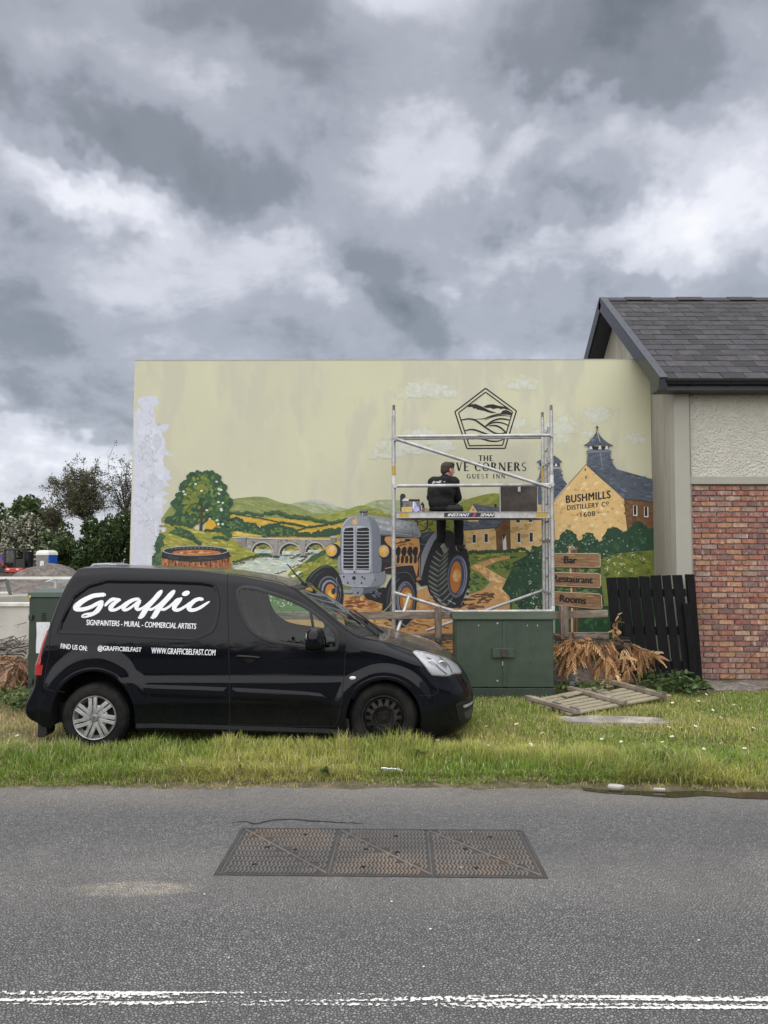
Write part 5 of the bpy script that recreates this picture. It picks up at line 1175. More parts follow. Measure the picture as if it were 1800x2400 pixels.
for pth, w_ in (([(1065, 1090), (1068, 950), (1075, 800), (1080, 640)], [7.5, 6.5, 5, 2]), ([(1080, 990), (1130, 940), (1190, 905)], [4, 3, 1]), ([(1070, 900), (1010, 760), (990, 690)], [3, 2, .8]), ([(1078, 800), (1150, 720), (1220, 660)], [3, 2, .8]), ([(1075, 860), (1130, 770), (1190, 740)], [2, 1.4, .7]), ([(1076, 730), (1050, 640), (1020, 600)], [2, 1.2, .6])): a.stroke(zA(pth), w_, (62, 56, 50))
a.stroke(zA([(1050, 1080), (1056, 950), (1062, 840)]), [1.6, 1.4, 1], (96, 88, 76))
a.lobes(zA([(1140, 1080), (1200, 1085), (1250, 1090)]), 4, (52, 80, 54), .9); a.lobes(zA([(1290, 1060), (1350, 1060), (1420, 1100), (1520, 1160)]), 6, (56, 86, 56), .8)
a.done('painted_tree')
# --- whisky barrel
a = Art()
a.poly(zA([(462, 1490), (1520, 1490), (1545, 1680), (1560, 1760), (440, 1760), (452, 1600)]), (158, 102, 62))
for x in np.arange(480, 1530, 46): a.stroke(zA([(x, 1530), (x + (x-985)*.03, 1740)]), random.uniform(.7, 2.2), random.choice([(112, 66, 40), (96, 56, 36), (186, 130, 88), (134, 82, 50)]), sm=False)
a.daubs(zA([(470, 1540), (1510, 1540), (1530, 1700), (455, 1700)]), 60, [(190, 134, 90), (126, 76, 46), (172, 112, 70), (84, 50, 36)], 2.2, 7, 0, 6)
hoop = [(462, 1440), (500, 1390), (640, 1345), (820, 1325), (985, 1320), (1150, 1322), (1330, 1340), (1460, 1380), (1505, 1420), (1512, 1500), (1420, 1530), (1250, 1555), (985, 1572), (740, 1560), (560, 1535), (466, 1505)]
a.smooth(zA(hoop), (44, 44, 48)); a.daubs(zA([(480, 1480), (700, 1500), (985, 1510), (1300, 1500), (1500, 1470), (1490, 1500), (985, 1550), (500, 1510)]), 26, [(64, 68, 66), (34, 34, 38), (54, 56, 58)], 10, 1.8, 0, 8)
c = zA([(985, 1398)])[0]; a.ell(c[0], c[1], 77, 11.6, (190, 194, 200), 40); a.ell(c[0], c[1], 75, 10.4, (46, 46, 48), 40)
for x in np.arange(620, 1400, 60): a.blob(*zA([(x, 1352 + abs(x-985)*.04)])[0], 3, 2.2, (96, 94, 92))
c = zA([(1000, 1428)])[0]; a.ell(c[0], c[1], 57, 6.6, (176, 112, 66), 32); a.daubs(zA([(680, 1420), (1000, 1395), (1330, 1425), (1000, 1465)]), 22, [(202, 150, 98), (150, 90, 52), (216, 174, 124)], 8, 1.3, 0, 8); a.ring(c[0]-2, c[1]-1, 5, 2.4, 1.2, (112, 70, 44))
a.done('painted_barrel')
# --- tan track and earth
a = Art(); TAN = (196, 152, 98)
earth = zC([(330, 1330), (400, 1235), (480, 1240), (600, 1250), (800, 1300), (1000, 1240), (1190, 1170), (1330, 1260)]) + zF([(160, 830), (200, 780), (260, 720), (380, 670), (440, 630), (460, 600), (420, 560), (340, 500), (255, 455), (300, 420), (400, 395), (480, 365), (640, 345), (735, 355), (600, 375), (480, 410), (400, 450), (470, 490), (540, 530), (610, 570), (680, 600), (730, 650), (725, 740), (670, 800), (640, 870), (600, 1100)]) + [(1205, 1485), (1205, 1584), (500, 1584), (500, 1420), (780, 1400)]
a.poly(earth, TAN)
a.daubs(zC([(400, 1250), (600, 1270), (800, 1330), (1150, 1250), (1330, 1300), (1380, 1600), (600, 1560), (480, 1420)]), 150, [(206, 160, 104), (168, 116, 66), (150, 100, 60), (214, 176, 122), (140, 86, 50), (196, 140, 76)], 11, 3, 4, 12)
a.daubs(zF([(100, 780), (300, 700), (480, 700), (440, 800), (320, 870), (140, 860)]), 34, [(112, 80, 60), (96, 68, 54), (130, 92, 62)], 9, 2.6, -6, 14)
a.daubs(zC([(440, 1290), (600, 1290), (620, 1350), (460, 1370)]), 16, [(136, 76, 44), (120, 70, 44)], 10, 2.2, 4, 8)
a.daubs(zF([(300, 430), (480, 380), (700, 350), (500, 405), (420, 450), (560, 540), (720, 650), (640, 780), (480, 780), (470, 610)]), 90, [(216, 178, 124), (202, 158, 102), (180, 134, 82), (224, 190, 138)], 7, 2.4, 24, 22)
a.lobes(zF([(728, 650), (735, 700), (718, 760), (668, 800), (660, 850)]), 2.6, (204, 160, 98), 1.1)
a.poly([(430, 1375), (700, 1365), (800, 1396), (782, 1424), (700, 1438), (430, 1446)], (92, 124, 70)); a.daubs([(430, 1380), (690, 1372), (790, 1400), (770, 1424), (690, 1436), (430, 1442)], 60, [(112, 142, 82), (70, 104, 62), (126, 150, 86), (60, 92, 58)], 6, 3)
for _ in range(60): a.blob(random.uniform(590, 760), random.uniform(1378, 1422), random.uniform(1.2, 2.4), random.uniform(1, 2), (212, 220, 196), .3, 6)
a.done('painted_track')
# --- grass and shrubs on the right half
a = Art(); GR = (112, 126, 58); BG = (40, 72, 50)
a.poly([(1195, 1300), (1534, 1300), (1535, 1584), (1195, 1584)], (46, 82, 50)); a.daubs([(1195, 1440), (1534, 1440), (1535, 1575), (1195, 1575)], 90, [(56, 96, 58), (38, 68, 46), (66, 104, 62)], 5, 7, 10, 30)
gr = zF([(215, 320), (320, 300), (520, 300), (640, 300), (860, 310), (960, 230), (1600, 380), (1600, 1100), (620, 1100), (670, 800), (735, 690), (680, 600), (540, 530), (400, 450), (520, 395), (735, 355), (640, 343), (470, 365), (300, 420), (258, 455), (340, 505), (450, 600), (380, 670), (250, 715), (240, 500)])
a.poly(gr, GR)
a.daubs(zF([(230, 330), (640, 310), (600, 345), (300, 420), (240, 420)]), 46, [(140, 146, 66), (92, 112, 54), (64, 92, 52), (160, 156, 70)], 7, 2.2, -6, 14)
a.daubs(zF([(260, 480), (420, 580), (400, 650), (260, 700)]), 36, [(96, 118, 56), (66, 96, 54), (130, 140, 66), (52, 82, 50)], 6, 2.4, 10, 30)
a.daubs(zF([(430, 440), (760, 370), (960, 420), (960, 620), (740, 640), (640, 560)]), 120, [(92, 114, 56), (60, 92, 54), (120, 132, 62), (48, 78, 50), (74, 104, 58)], 6, 2.8, 0, 40)
a.poly(zF([(640, 560), (760, 520), (960, 540), (960, 880), (700, 880), (740, 690)]), (78, 104, 56)); a.daubs(zF([(640, 560), (960, 540), (960, 1050), (680, 1050), (740, 690)]), 110, [(96, 120, 60), (56, 88, 52), (44, 74, 48), (112, 130, 64), (64, 96, 54)], 6, 3.4, -20, 40)
bsh = zE([(-30, 1560), (40, 1470), (110, 1480), (200, 1430), (320, 1410), (360, 1330), (410, 1300), (470, 1350), (490, 1430), (560, 1400), (580, 1340), (630, 1330), (670, 1380), (730, 1430), (770, 1400), (790, 1350), (830, 1290), (880, 1280), (940, 1300), (960, 1340), (1020, 1310), (1080, 1260), (1130, 1210), (1180, 1250), (1240, 1290), (1298, 1290), (1300, 1500), (1050, 1520), (900, 1540), (750, 1600), (740, 1780), (800, 2212), (0, 2212), (-280, 1900), (-180, 1700)])
a.poly(bsh, BG); a.lobes(bsh[1:27], 5.5, BG, .95); a.daubs(bsh, 120, [(34, 64, 46), (52, 84, 56), (60, 92, 62), (30, 56, 42)], 6, 4, 0, 60)
a.lobes(zF([(230, 312), (290, 298), (340, 308), (420, 300), (520, 300), (600, 292), (640, 290), (760, 275), (800, 300), (850, 300)]), 4.4, (48, 80, 50), 1.0)
for x, y in [(random.uniform(0, 1), random.uniform(0, 1)) for _ in range(230)]:
 px = 1180 + 270*x; py = 1235 + 120*y
 if inside(bsh, [(px, py)])[0] and random.random() < .9 - .55*x: a.blob(px, py, random.uniform(1.2, 2.6), random.uniform(1.1, 2.2), random.choice([(118, 150, 116), (96, 130, 96), (136, 164, 130), (78, 110, 80)]), .2, 8)
md = zE([(745, 1610), (820, 1565), (900, 1535), (1050, 1505), (1180, 1490), (1290, 1492), (1300, 1790), (800, 1790), (740, 1700)]); a.poly(md, (104, 116, 44)); a.daubs(md, 60, [(120, 130, 52), (84, 102, 44), (132, 132, 52), (66, 90, 46)], 7, 3, 0, 50)
for x, y in ((830, 1610), (890, 1640), (820, 1690), (940, 1560), (1075, 1550), (1180, 1600), (980, 1660), (1060, 1710), (920, 1740), (15, 1840), (50, 1995), (40, 2060), (80, 2100)):
 for _ in range(7): a.blob(1240 + (x + random.gauss(0, 14))/4.425, 950 + (y + random.gauss(0, 13))/4.425, random.uniform(.8, 1.7), random.uniform(.8, 1.4), (214, 218, 190), .3, 6)
for _ in range(90):
 px = random.uniform(1200, 1275); py = random.uniform(1380, 1440); a.blob(px, py, 1, .9, random.choice([(190, 200, 170), (150, 170, 140), (84, 116, 78)]), .3, 6)
a.poly(zF([(1085, 850), (1600, 830), (1620, 1250), (1085, 1250)]), (42, 80, 50)); a.daubs(zF([(1085, 850), (1600, 830), (1600, 1150), (1085, 1150)]), 46, [(56, 96, 58), (36, 68, 46), (66, 104, 62)], 5, 6, 10, 30)
a.daubs(zF([(1090, 460), (1500, 465), (1500, 510), (1090, 505)]), 24, [(120, 136, 62), (98, 122, 58), (136, 146, 70)], 7, 2); a.daubs(zF([(1090, 645), (1500, 650), (1500, 700), (1090, 690)]), 24, [(104, 128, 68), (86, 112, 60)], 7, 2)
a.done('painted_shrubs')
# --- farm buildings in the middle
a = Art(); WALLC = (214, 182, 126); SL = (84, 92, 104); BR = (112, 80, 50); OUT = (42, 40, 42)
def window(z, x0, y0, x1, y1): a.poly(z([(x0-4, y0-4), (x1+5, y0-4), (x1+5, y1+9), (x0-4, y1+9)]), (226, 222, 210)); a.poly(z([(x0, y0), (x1, y0), (x1, y1), (x0, y1)]), (34, 34, 40)); a.stroke(z([((x0+x1)/2, y0), ((x0+x1)/2, y1)]), .5, (96, 96, 98), sm=False)
a.poly(zF([(190, 95), (505, 72), (512, 312), (225, 312)]), WALLC)
a.daubs(zF([(195, 110), (500, 85), (505, 300), (230, 305)]), 46, [(220, 188, 132), (194, 158, 100), (216, 180, 120)], 7, 4, 0, 40)
a.poly(zF([(503, 74), (575, 0), (660, -60), (660, 300), (515, 308)]), BR); a.daubs(zF([(520, 90), (640, 0), (640, 290), (525, 300)]), 14, [(122, 88, 56), (102, 72, 46)], 7, 6)
a.poly(zD([(640, 1430), (690, 1330), (780, 1350), (880, 1345), (880, 1280), (820, 1188), (1030, 1218), (1080, 1230), (1175, 1290), (1100, 1350), (1040, 1412), (740, 1434)]), SL)
a.daubs(zD([(740, 1420), (760, 1350), (880, 1340), (900, 1230), (1060, 1240), (1120, 1310), (1040, 1400)]), 60, [(98, 106, 118), (66, 72, 84), (110, 118, 128), (54, 60, 72)], 5.5, 1.5, 4, 14)
a.poly(zD([(820, 1196), (872, 1275), (880, 1352), (776, 1352), (784, 1262)]), WALLC); a.stroke(zD([(780, 1268), (820, 1192), (876, 1272)]), 1, OUT, sm=False); a.blob(*zD([(825, 1245)])[0], 1.4, 2, OUT); a.blob(*zD([(826, 1330)])[0], 2.2, 1.8, OUT)
a.poly(zD([(1022, 1188), (1042, 1188), (1042, 1222), (1022, 1218)]), OUT)
a.stroke(zD([(740, 1434), (1040, 1412), (1165, 1305)]), 1.1, OUT, sm=False)
a.poly(zF([(640, -160), (960, -200), (1095, -60), (1080, 260), (860, 308), (650, 302)]), WALLC); a.daubs(zF([(650, -20), (950, -20), (950, 280), (660, 290)]), 50, [(220, 188, 132), (192, 154, 98), (214, 180, 122), (184, 148, 98)], 7, 4, 0, 40); a.stroke(zF([(641, -100), (650, 302)]), .9, OUT, sm=False)
for x0, y0, x1, y1 in ((280, 138, 311, 216), (397, 130, 428, 210), (718, 122, 746, 210), (836, 118, 866, 206), (706, -40, 740, 20), (826, -42, 860, 14)): window(zF, x0, y0, x1, y1)
a.poly(zF([(572, 140), (604, 136), (612, 296), (576, 300)]), (216, 216, 212)); a.poly(zF([(570, 136), (606, 134), (580, 200)]), (60, 44, 34))
a.lobes(zF([(226, 312), (290, 300), (345, 310), (410, 302), (470, 300), (520, 304), (640, 292), (700, 290), (765, 275), (820, 302)]), 4.2, (48, 80, 50), 1.0)
a.poly(zE([(60, 795), (95, 770), (125, 660), (130, 600), (320, 600), (330, 690), (355, 770), (395, 812), (330, 900), (260, 1005), (200, 1030), (92, 1030), (70, 900)]), SL); a.daubs(zE([(90, 780), (130, 640), (310, 640), (390, 810), (260, 990), (100, 1000)]), 46, [(98, 106, 118), (64, 70, 82), (110, 116, 126), (50, 54, 66)], 5, 1.5, 0, 24)
a.poly(zE([(95, 630), (330, 640), (325, 662), (95, 652)]), (150, 156, 160)); a.poly(zE([(75, 588), (150, 545), (200, 530), (260, 520), (300, 545), (346, 588), (300, 600), (110, 602)]), SL); a.poly(zE([(110, 602), (310, 600), (300, 636), (115, 630)]), (40, 38, 42))
for x in (140, 210, 280): a.poly(zE([(x-8, 604), (x+8, 604), (x+14, 632), (x-14, 632)]), (214, 214, 210))
a.stroke(zE([(62, 795), (128, 770)]), 1.2, (200, 202, 204), sm=False)
a.done('painted_farmhouse')
# --- the distillery
a = Art()
gab = zE([(590, 612), (985, 972), (1000, 1120), (1022, 1310), (1020, 1500), (280, 1500), (268, 1300), (256, 1000)])
a.poly(gab, (222, 188, 128)); a.daubs(gab, 90, [(230, 200, 146), (212, 176, 116), (224, 192, 132), (204, 168, 110), (232, 208, 160)], 6, 4, 0, 40)
for _ in range(26):
 px, py = random.uniform(1300, 1465), random.uniform(1110, 1270)
 if inside(gab, [(px, py)])[0]: a.blob(px, py, 3.2, .9, (176, 142, 96), .3, 7, random.uniform(-10, 10))
a.poly(zE([(988, 972), (1290, 1006), (1302, 1330), (1024, 1330)]), BR); a.daubs(zE([(1000, 990), (1285, 1015), (1295, 1280), (1030, 1300)]), 30, [(122, 88, 54), (102, 72, 46), (130, 96, 62)], 8, 4)
rf_ = zE([(588, 610), (640, 618), (905, 660), (1100, 715), (1285, 768), (1297, 1006), (1130, 985), (985, 970), (800, 790)])
a.poly(rf_, SL); a.daubs(rf_, 80, [(100, 108, 122), (72, 80, 94), (112, 120, 132), (60, 66, 80), (92, 100, 116)], 6.5, 1.5, 12, 14)
for _ in range(24):
 px, py = random.uniform(1385, 1530), random.uniform(1095, 1170)
 if inside(rf_, [(px, py)])[0]: a.stroke([(px-3, py-.6), (px, py), (px+3, py+.9)], [.4, .9, .4], (38, 42, 54))
a.stroke(zE([(256, 1000), (400, 830), (590, 614), (800, 805), (985, 972), (1130, 985), (1296, 1006)]), 1.4, OUT, sm=False); a.stroke(zE([(262, 985), (410, 812)]), 1.6, (214, 214, 216), sm=False); a.stroke(zE([(610, 645), (985, 968)]), .6, (214, 206, 190), sm=False)
a.stroke(zE([(990, 985), (1000, 1120), (1022, 1310)]), .9, OUT, sm=False); a.stroke(zE([(268, 1210), (282, 1440)]), 1.2, (226, 214, 190), sm=False); a.stroke(zE([(262, 1190), (274, 1440)]), .7, OUT, sm=False)
a.poly(zE([(598, 602), (612, 490), (840, 490), (850, 560), (880, 620), (912, 664), (760, 640), (650, 616)]), (86, 94, 108)); a.daubs(zE([(612, 500), (835, 500), (870, 640), (620, 600)]), 26, [(104, 112, 126), (66, 72, 86)], 5, 1.4, 6); a.stroke(zE([(738, 490), (745, 580), (755, 640)]), [.8, 1.4, 1], OUT); a.stroke(zE([(741, 490), (748, 580), (758, 636)]), .6, (206, 208, 212))
a.poly(zE([(598, 465), (700, 455), (850, 462), (852, 492), (600, 496)]), (128, 136, 148)); a.stroke(zE([(598, 478), (740, 470), (850, 478)]), .9, OUT, sm=False); a.stroke(zE([(600, 497), (740, 488), (852, 493)]), .9, OUT, sm=False)
a.poly(zE([(618, 425), (830, 425), (822, 462), (624, 462)]), (30, 30, 34))
for x in (640, 735, 805): a.poly(zE([(x-9, 420), (x+9, 420), (x+18, 456), (x-18, 456)]), (206, 208, 208));
a.smooth(zE([(566, 415), (600, 395), (650, 350), (690, 295), (707, 245), (722, 290), (770, 350), (830, 395), (876, 418), (800, 422), (720, 405), (640, 425)]), (84, 92, 106), 3); a.daubs(zE([(620, 400), (700, 290), (720, 300), (810, 405), (720, 395)]), 16, [(108, 116, 130), (60, 66, 80)], 4.5, 1.4, 0, 30); a.stroke(zE([(706, 250), (715, 310), (738, 380)]), [.8, 1.4, 1], (206, 208, 212)); a.stroke(zE([(702, 255), (708, 310), (728, 385)]), .7, OUT)
a.poly(zE([(705, 208), (720, 228), (707, 250), (692, 228)]), (66, 72, 76)); a.stroke(zE([(706, 240), (707, 262)]), 1.2, OUT, sm=False)
a.ell(*zE([(583, 668)])[0], 1.6, 2.8, OUT, 12); a.poly(zE([(582, 728), (602, 732), (598, 776), (584, 766)]), (226, 218, 200)); a.poly(zE([(584, 728), (598, 732), (594, 770), (584, 764)]), OUT)
def w2(x, y): a.poly(zE([(x-6, y), (x+38, y+5), (x+40, y+112), (x-4, y+108)]), (226, 222, 212)); a.poly(zE([(x, y+2), (x+28, y+5), (x+30, y+100), (x+2, y+98)]), (34, 32, 38))
w2(1084, 1036); w2(1198, 1050)
a.done('painted_distillery')
a = Art(); INK = (38, 34, 36)
a.text('BUSHMILLS', zE([(384, 936)])[0], zE([(842, 884)])[0], zE([(844, 962)])[0], zE([(386, 1014)])[0], INK, bold=.9, spacing=1.12)
a.text('DISTILLERY', zE([(394, 1038)])[0], zE([(722, 1006)])[0], zE([(720, 1056)])[0], zE([(396, 1088)])[0], INK, bold=.45, spacing=1.12)
a.text('C', zE([(752, 1004)])[0], zE([(788, 1000)])[0], zE([(788, 1050)])[0], zE([(754, 1054)])[0], INK, bold=.45); a.text('o', zE([(797, 998)])[0], zE([(824, 996)])[0], zE([(824, 1028)])[0], zE([(799, 1030)])[0], INK, bold=.4); a.stroke(zE([(800, 1042), (822, 1040)]), .9, INK, sm=False)
a.text('1608', zE([(532, 1112)])[0], zE([(684, 1096)])[0], zE([(686, 1146)])[0], zE([(536, 1162)])[0], INK, bold=.45, spacing=1.12)
for x0, y0, x1, y1, hx, hy in ((430, 1142, 496, 1137, 503, 1136), (728, 1114, 795, 1106, 720, 1115)): a.stroke(zE([(x0, y0), (x1, y1)]), .9, (128, 84, 44), sm=False); a.ell(*zE([(hx, hy)])[0], 1.9, 1.6, (128, 84, 44), 10)
a.done('distillery_lettering')
a = Art(); a.lobes(zE([(320, 1420), (370, 1350), (420, 1310), (470, 1350), (490, 1420)]), 3.6, (58, 92, 62), .9)
bs2 = bsh
top_ = zE([(-30, 1560), (40, 1470), (110, 1480), (200, 1430), (320, 1410), (360, 1330), (410, 1300), (470, 1350), (490, 1430), (560, 1400), (580, 1340), (630, 1330), (670, 1380), (730, 1430), (770, 1400), (790, 1350), (830, 1290), (880, 1280), (940, 1300), (960, 1340), (1020, 1310), (1080, 1260), (1130, 1210), (1180, 1250), (1240, 1290), (1298, 1290), (1298, 1500), (1050, 1520), (900, 1540), (740, 1600), (200, 1640), (-180, 1640)])
a.poly(top_, BG); a.lobes(top_[1:26], 4.2, BG, 1.0); a.daubs(top_, 90, [(34, 64, 46), (50, 84, 56), (58, 92, 62), (30, 58, 44)], 5, 4, 0, 60)
for _ in range(330):
 px = 1190 + 320*random.random()**1.3; py = random.uniform(1235, 1310)
 if inside(top_, [(px, py)])[0] and (px < 1440 or random.random() < .4): a.blob(px, py, random.uniform(1.1, 2.5), random.uniform(1.0, 2.2), random.choice([(118, 150, 116), (96, 130, 96), (136, 164, 130), (74, 108, 78)]), .2, 8)
a.done('painted_hedge')
# --- signpost painted on the wall
a = Art(); WD = (146, 112, 80)
for y0, y1, x0, x1 in ((250, 330, 1208, 1300), (455, 512, 1218, 1308), (645, 702, 1226, 1290), (850, 1090, 1232, 1308)):
 a.poly(zF([(x0, y0), (x1, y0), (x1, y1), (x0, y1)]), (116, 88, 60)); a.poly(zF([(x0+6, y0), (x0+22, y0), (x0+24, y1), (x0+8, y1)]), (206, 186, 150)); a.poly(zF([(x1-34, y0), (x1-22, y0), (x1-22, y1), (x1-36, y1)]), (84, 62, 42)); a.stroke(zF([(x1, y0), (x1, y1)]), .8, (52, 40, 30), sm=False)
a.poly(zF([(1226, 268), (1246, 240), (1276, 270), (1298, 282), (1210, 286)]), (150, 134, 110)); a.stroke(zF([(1226, 268), (1246, 240), (1276, 270)]), 1, (230, 226, 214), sm=False)
for pts in ([(1060, 320), (1500, 320), (1520, 334), (1522, 440), (1505, 458), (1060, 454)], [(1060, 504), (1500, 514), (1522, 526), (1526, 634), (1506, 656), (1060, 638)], [(1060, 690), (1510, 712), (1534, 728), (1538, 850), (1518, 864), (1060, 820)]):
 a.poly(zF([(x, y+8) for x, y in pts]), (52, 42, 32)); a.poly(zF(pts), WD)
 p = np.array(zF(pts)); lo, hi = p.min(0)+[2, 4], p.max(0)-[3, 4]
 a.daubs(zF([(x + (6 if x < 1200 else -14), y + (12 if i < 2 else (0 if i < 4 else -12))) for i, (x, y) in enumerate(pts)]), 34, [(164, 130, 94), (128, 96, 66), (152, 118, 84), (174, 142, 106), (112, 82, 56)], 12, 1.2, 3, 4)
 a.stroke(zF([pts[0], pts[1], pts[2], pts[3], pts[4]]), [1.2, 1.4, 1.6, 1.2], (214, 196, 164), sm=False); a.stroke(zF([(x, y - 4) for x, y in (pts[4], pts[5])]), .9, (206, 188, 156), sm=False)
 for t in (.3, .62): a.stroke([lo + (hi-lo)*np.array((.05, t)), lo + (hi-lo)*np.array((.5, t+.06)), lo + (hi-lo)*np.array((.96, t+.04))], [.5, 1, .4], (96, 68, 46))
a.done('painted_signpost')
a = Art()
a.text('Bar', zF([(1172, 347)])[0], zF([(1290, 354)])[0], zF([(1288, 418)])[0], zF([(1170, 416)])[0], INK, bold=1.5); a.text('Restaurant', zF([(1066, 528)])[0], zF([(1446, 548)])[0], zF([(1446, 612)])[0], zF([(1064, 594)])[0], INK, bold=1.2); a.text('Rooms', zF([(1132, 722)])[0], zF([(1382, 744)])[0], zF([(1378, 814)])[0], zF([(1128, 786)])[0], INK, bold=1.4)
a.done('signpost_lettering')
# --- the painted tractor
a = Art(); BK = (32, 33, 38); GY = (132, 137, 144); LG = (168, 172, 180); DGY = (92, 97, 106); ORG_ = (178, 112, 48)
a.poly(zC([(942, 470), (938, 330), (945, 310), (966, 303), (986, 312), (992, 340), (972, 345), (972, 470)]), (52, 56, 64)); a.poly(zC([(940, 470), (972, 470), (978, 570), (950, 570)]), (46, 48, 54)); a.poly(zC([(990, 540), (1010, 540), (1014, 570), (992, 570)]), BK)
c = zC([(1140, 585)])[0]; a.ring(c[0], c[1], 14, 17, 3.2, BK, rot=15)
for x, y in ((1180, 620), (1110, 640), (1090, 530), (1175, 545)): a.stroke(zC([(1090, 570), (x, y)]), 1.4, BK, sm=False)
a.ell(*zC([(1088, 572)])[0], 5.5, 7.5, (58, 60, 66)); a.poly(zC([(1065, 560), (1095, 575), (1090, 610), (1060, 585)]), (150, 152, 156))
a.smooth(zC([(1120, 690), (1150, 665), (1230, 655), (1290, 660), (1270, 720), (1180, 760), (1125, 740)]), (62, 66, 76)); a.stroke(zC([(1135, 715), (1180, 690), (1220, 670)]), [1, 3, 1], (92, 98, 110)); a.poly(zC([(1120, 740), (1200, 750), (1180, 900), (1120, 900)]), (48, 50, 58)); a.stroke(zC([(1120, 770), (1185, 775)]), 1.6, (104, 108, 118), sm=False)
a.poly(zC([(1270, 760), (1300, 680), (1380, 640), (1430, 660), (1460, 720), (1500, 760), (1540, 860), (1260, 900)]), BK)
tyre = [(1335, 760), (1400, 722), (1460, 730), (1520, 780), (1562, 860), (1582, 960), (1586, 1060), (1575, 1150), (1540, 1240), (1510, 1310), (1470, 1355), (1420, 1362), (1350, 1345), (1270, 1305), (1215, 1235), (1190, 1140), (1200, 1020), (1235, 900), (1280, 815)]
a.smooth(zC(tyre), BK, 3)
tread = [(1340, 765), (1420, 735), (1400, 820), (1385, 950), (1375, 1090), (1380, 1200), (1410, 1290), (1440, 1350), (1350, 1335), (1270, 1290), (1222, 1220), (1200, 1130), (1212, 1010), (1245, 900), (1285, 820)]
a.smooth(zC(tread), (40, 43, 42), 3)
for i in range(11):
 y = 860 + i*46; xl = float(np.interp(y, [800, 900, 1020, 1140, 1240, 1320], [1290, 1240, 1205, 1195, 1220, 1290])); xr = float(np.interp(y, [760, 900, 1090, 1200, 1330], [1410, 1388, 1374, 1380, 1430])); xm = xl + (xr-xl)*.52
 if y < 1330:
  a.stroke(zC([(xl+2, y-26), (xl + (xm-xl)*.5, y+4), (xm, y+30)]), [3.2, 4.6, 3.4], (84, 88, 82)); a.stroke(zC([(xl+4, y-30), (xl + (xm-xl)*.5, y-2), (xm, y+22)]), [.5, 1.1, .5], (158, 164, 156))
  a.stroke(zC([(xr-2, y-52), (xm + (xr-xm)*.5, y-8), (xm+4, y+24)]), [3.4, 4.8, 3.4], (74, 78, 74)); a.stroke(zC([(xr-4, y-55), (xm + (xr-xm)*.5, y-14), (xm+4, y+16)]), [.5, 1.0, .5], (148, 154, 148))
for x, y in ((1300, 1290), (1350, 1325), (1400, 1300), (1440, 1320), (1230, 1260)): a.blob(*zC([(x, y)])[0], 5.5, 1.8, (150, 154, 156), .3, 8, 30)
for i in range(12):
 t = R(-75 + i*14); a.blob(*zC([(1478 + 106*math.cos(t), 1050 + 300*math.sin(t))])[0], 3, 4, BK, .1, 8)
c = zC([(1468, 1072)])[0]; a.ell(c[0], c[1], 23, 50, (88, 94, 112), rot=4); a.ring(c[0]+1, c[1], 21, 47, 2.2, (132, 138, 156), rot=4, a0=-70, a1=60); a.ell(c[0]-1.5, c[1]+.5, 19, 43, (58, 62, 74), rot=4); a.ring(c[0], c[1], 17, 39, 1.6, (120, 124, 140), rot=4, a0=-60, a1=80); a.ell(c[0]-3.4, c[1]+1, 13.5, 37, (168, 104, 44), rot=4); a.ell(c[0]-1.4, c[1]-2, 9.5, 14.5, (202, 156, 96), 16, rot=4); a.daubs(zC([(1445, 1010), (1500, 1010), (1500, 1090), (1445, 1090)]), 10, [(214, 172, 114), (188, 138, 80)], 3, 4)
a.smooth(zC([(1120, 960), (1140, 860), (1190, 750), (1240, 680), (1288, 648), (1296, 690), (1250, 750), (1200, 860), (1160, 980), (1140, 1080), (1122, 1020)]), (128, 133, 142), 4); a.poly(zC([(1294, 690), (1310, 760), (1250, 860), (1200, 1020), (1190, 1090), (1160, 1120), (1134, 1090), (1160, 980), (1200, 860), (1250, 750)]), BK)
a.poly(zC([(760, 690), (1125, 690), (1120, 800), (1135, 900), (1125, 1100), (1080, 1130), (960, 1080), (860, 1050), (760, 1040)]), (54, 48, 48))
a.smooth(zC([(790, 706), (870, 706), (900, 780), (850, 800), (800, 740)]), (196, 146, 92)); a.poly(zC([(890, 720), (1060, 715), (1115, 720), (1125, 830), (1100, 900), (1110, 960), (1090, 1090), (1055, 1000), (900, 960), (860, 930), (880, 820)]), (192, 142, 88))
a.daubs(zC([(900, 730), (1110, 730), (1110, 880), (900, 930)]), 24, [(206, 160, 108), (168, 116, 66), (150, 100, 58)], 6, 3)
for x in (905, 960, 1015, 1065): a.smooth(zC([(x, 810), (x+28, 790), (x+40, 830), (x+30, 880), (x+4, 880), (x-12, 845)]), BK); a.ring(*zC([(x+14, 836)])[0], 8, 12, 1, (206, 160, 110), a0=-90, a1=60)
for x in (910, 950, 990, 1030, 1070): a.smooth(zC([(x, 885), (x+22, 880), (x+24, 930), (x+10, 950), (x-4, 940)]), (44, 40, 42))
a.stroke(zC([(900, 770), (960, 752), (1010, 745)]), [2, 3, 1.5], (56, 44, 40)); a.stroke(zC([(920, 790), (1000, 770)]), 1.6, BK, sm=False); a.blob(*zC([(1010, 735)])[0], 7, 4, BK)
a.poly(zC([(760, 930), (870, 960), (1060, 970), (1070, 1010), (1100, 1090), (1110, 1130), (1000, 1050), (900, 1010), (760, 1040)]), (40, 40, 48)); a.stroke(zC([(800, 998), (900, 975), (1068, 960)]), 2.2, (196, 146, 90), sm=False); a.ell(*zC([(1108, 1096)])[0], 4.5, 6, (176, 120, 60)); a.stroke(zC([(1120, 900), (1118, 1090)]), 2, (176, 122, 66), sm=False)
a.poly(zC([(1090, 1110), (1140, 1100), (1200, 1090), (1190, 1150), (1130, 1160)]), BK)
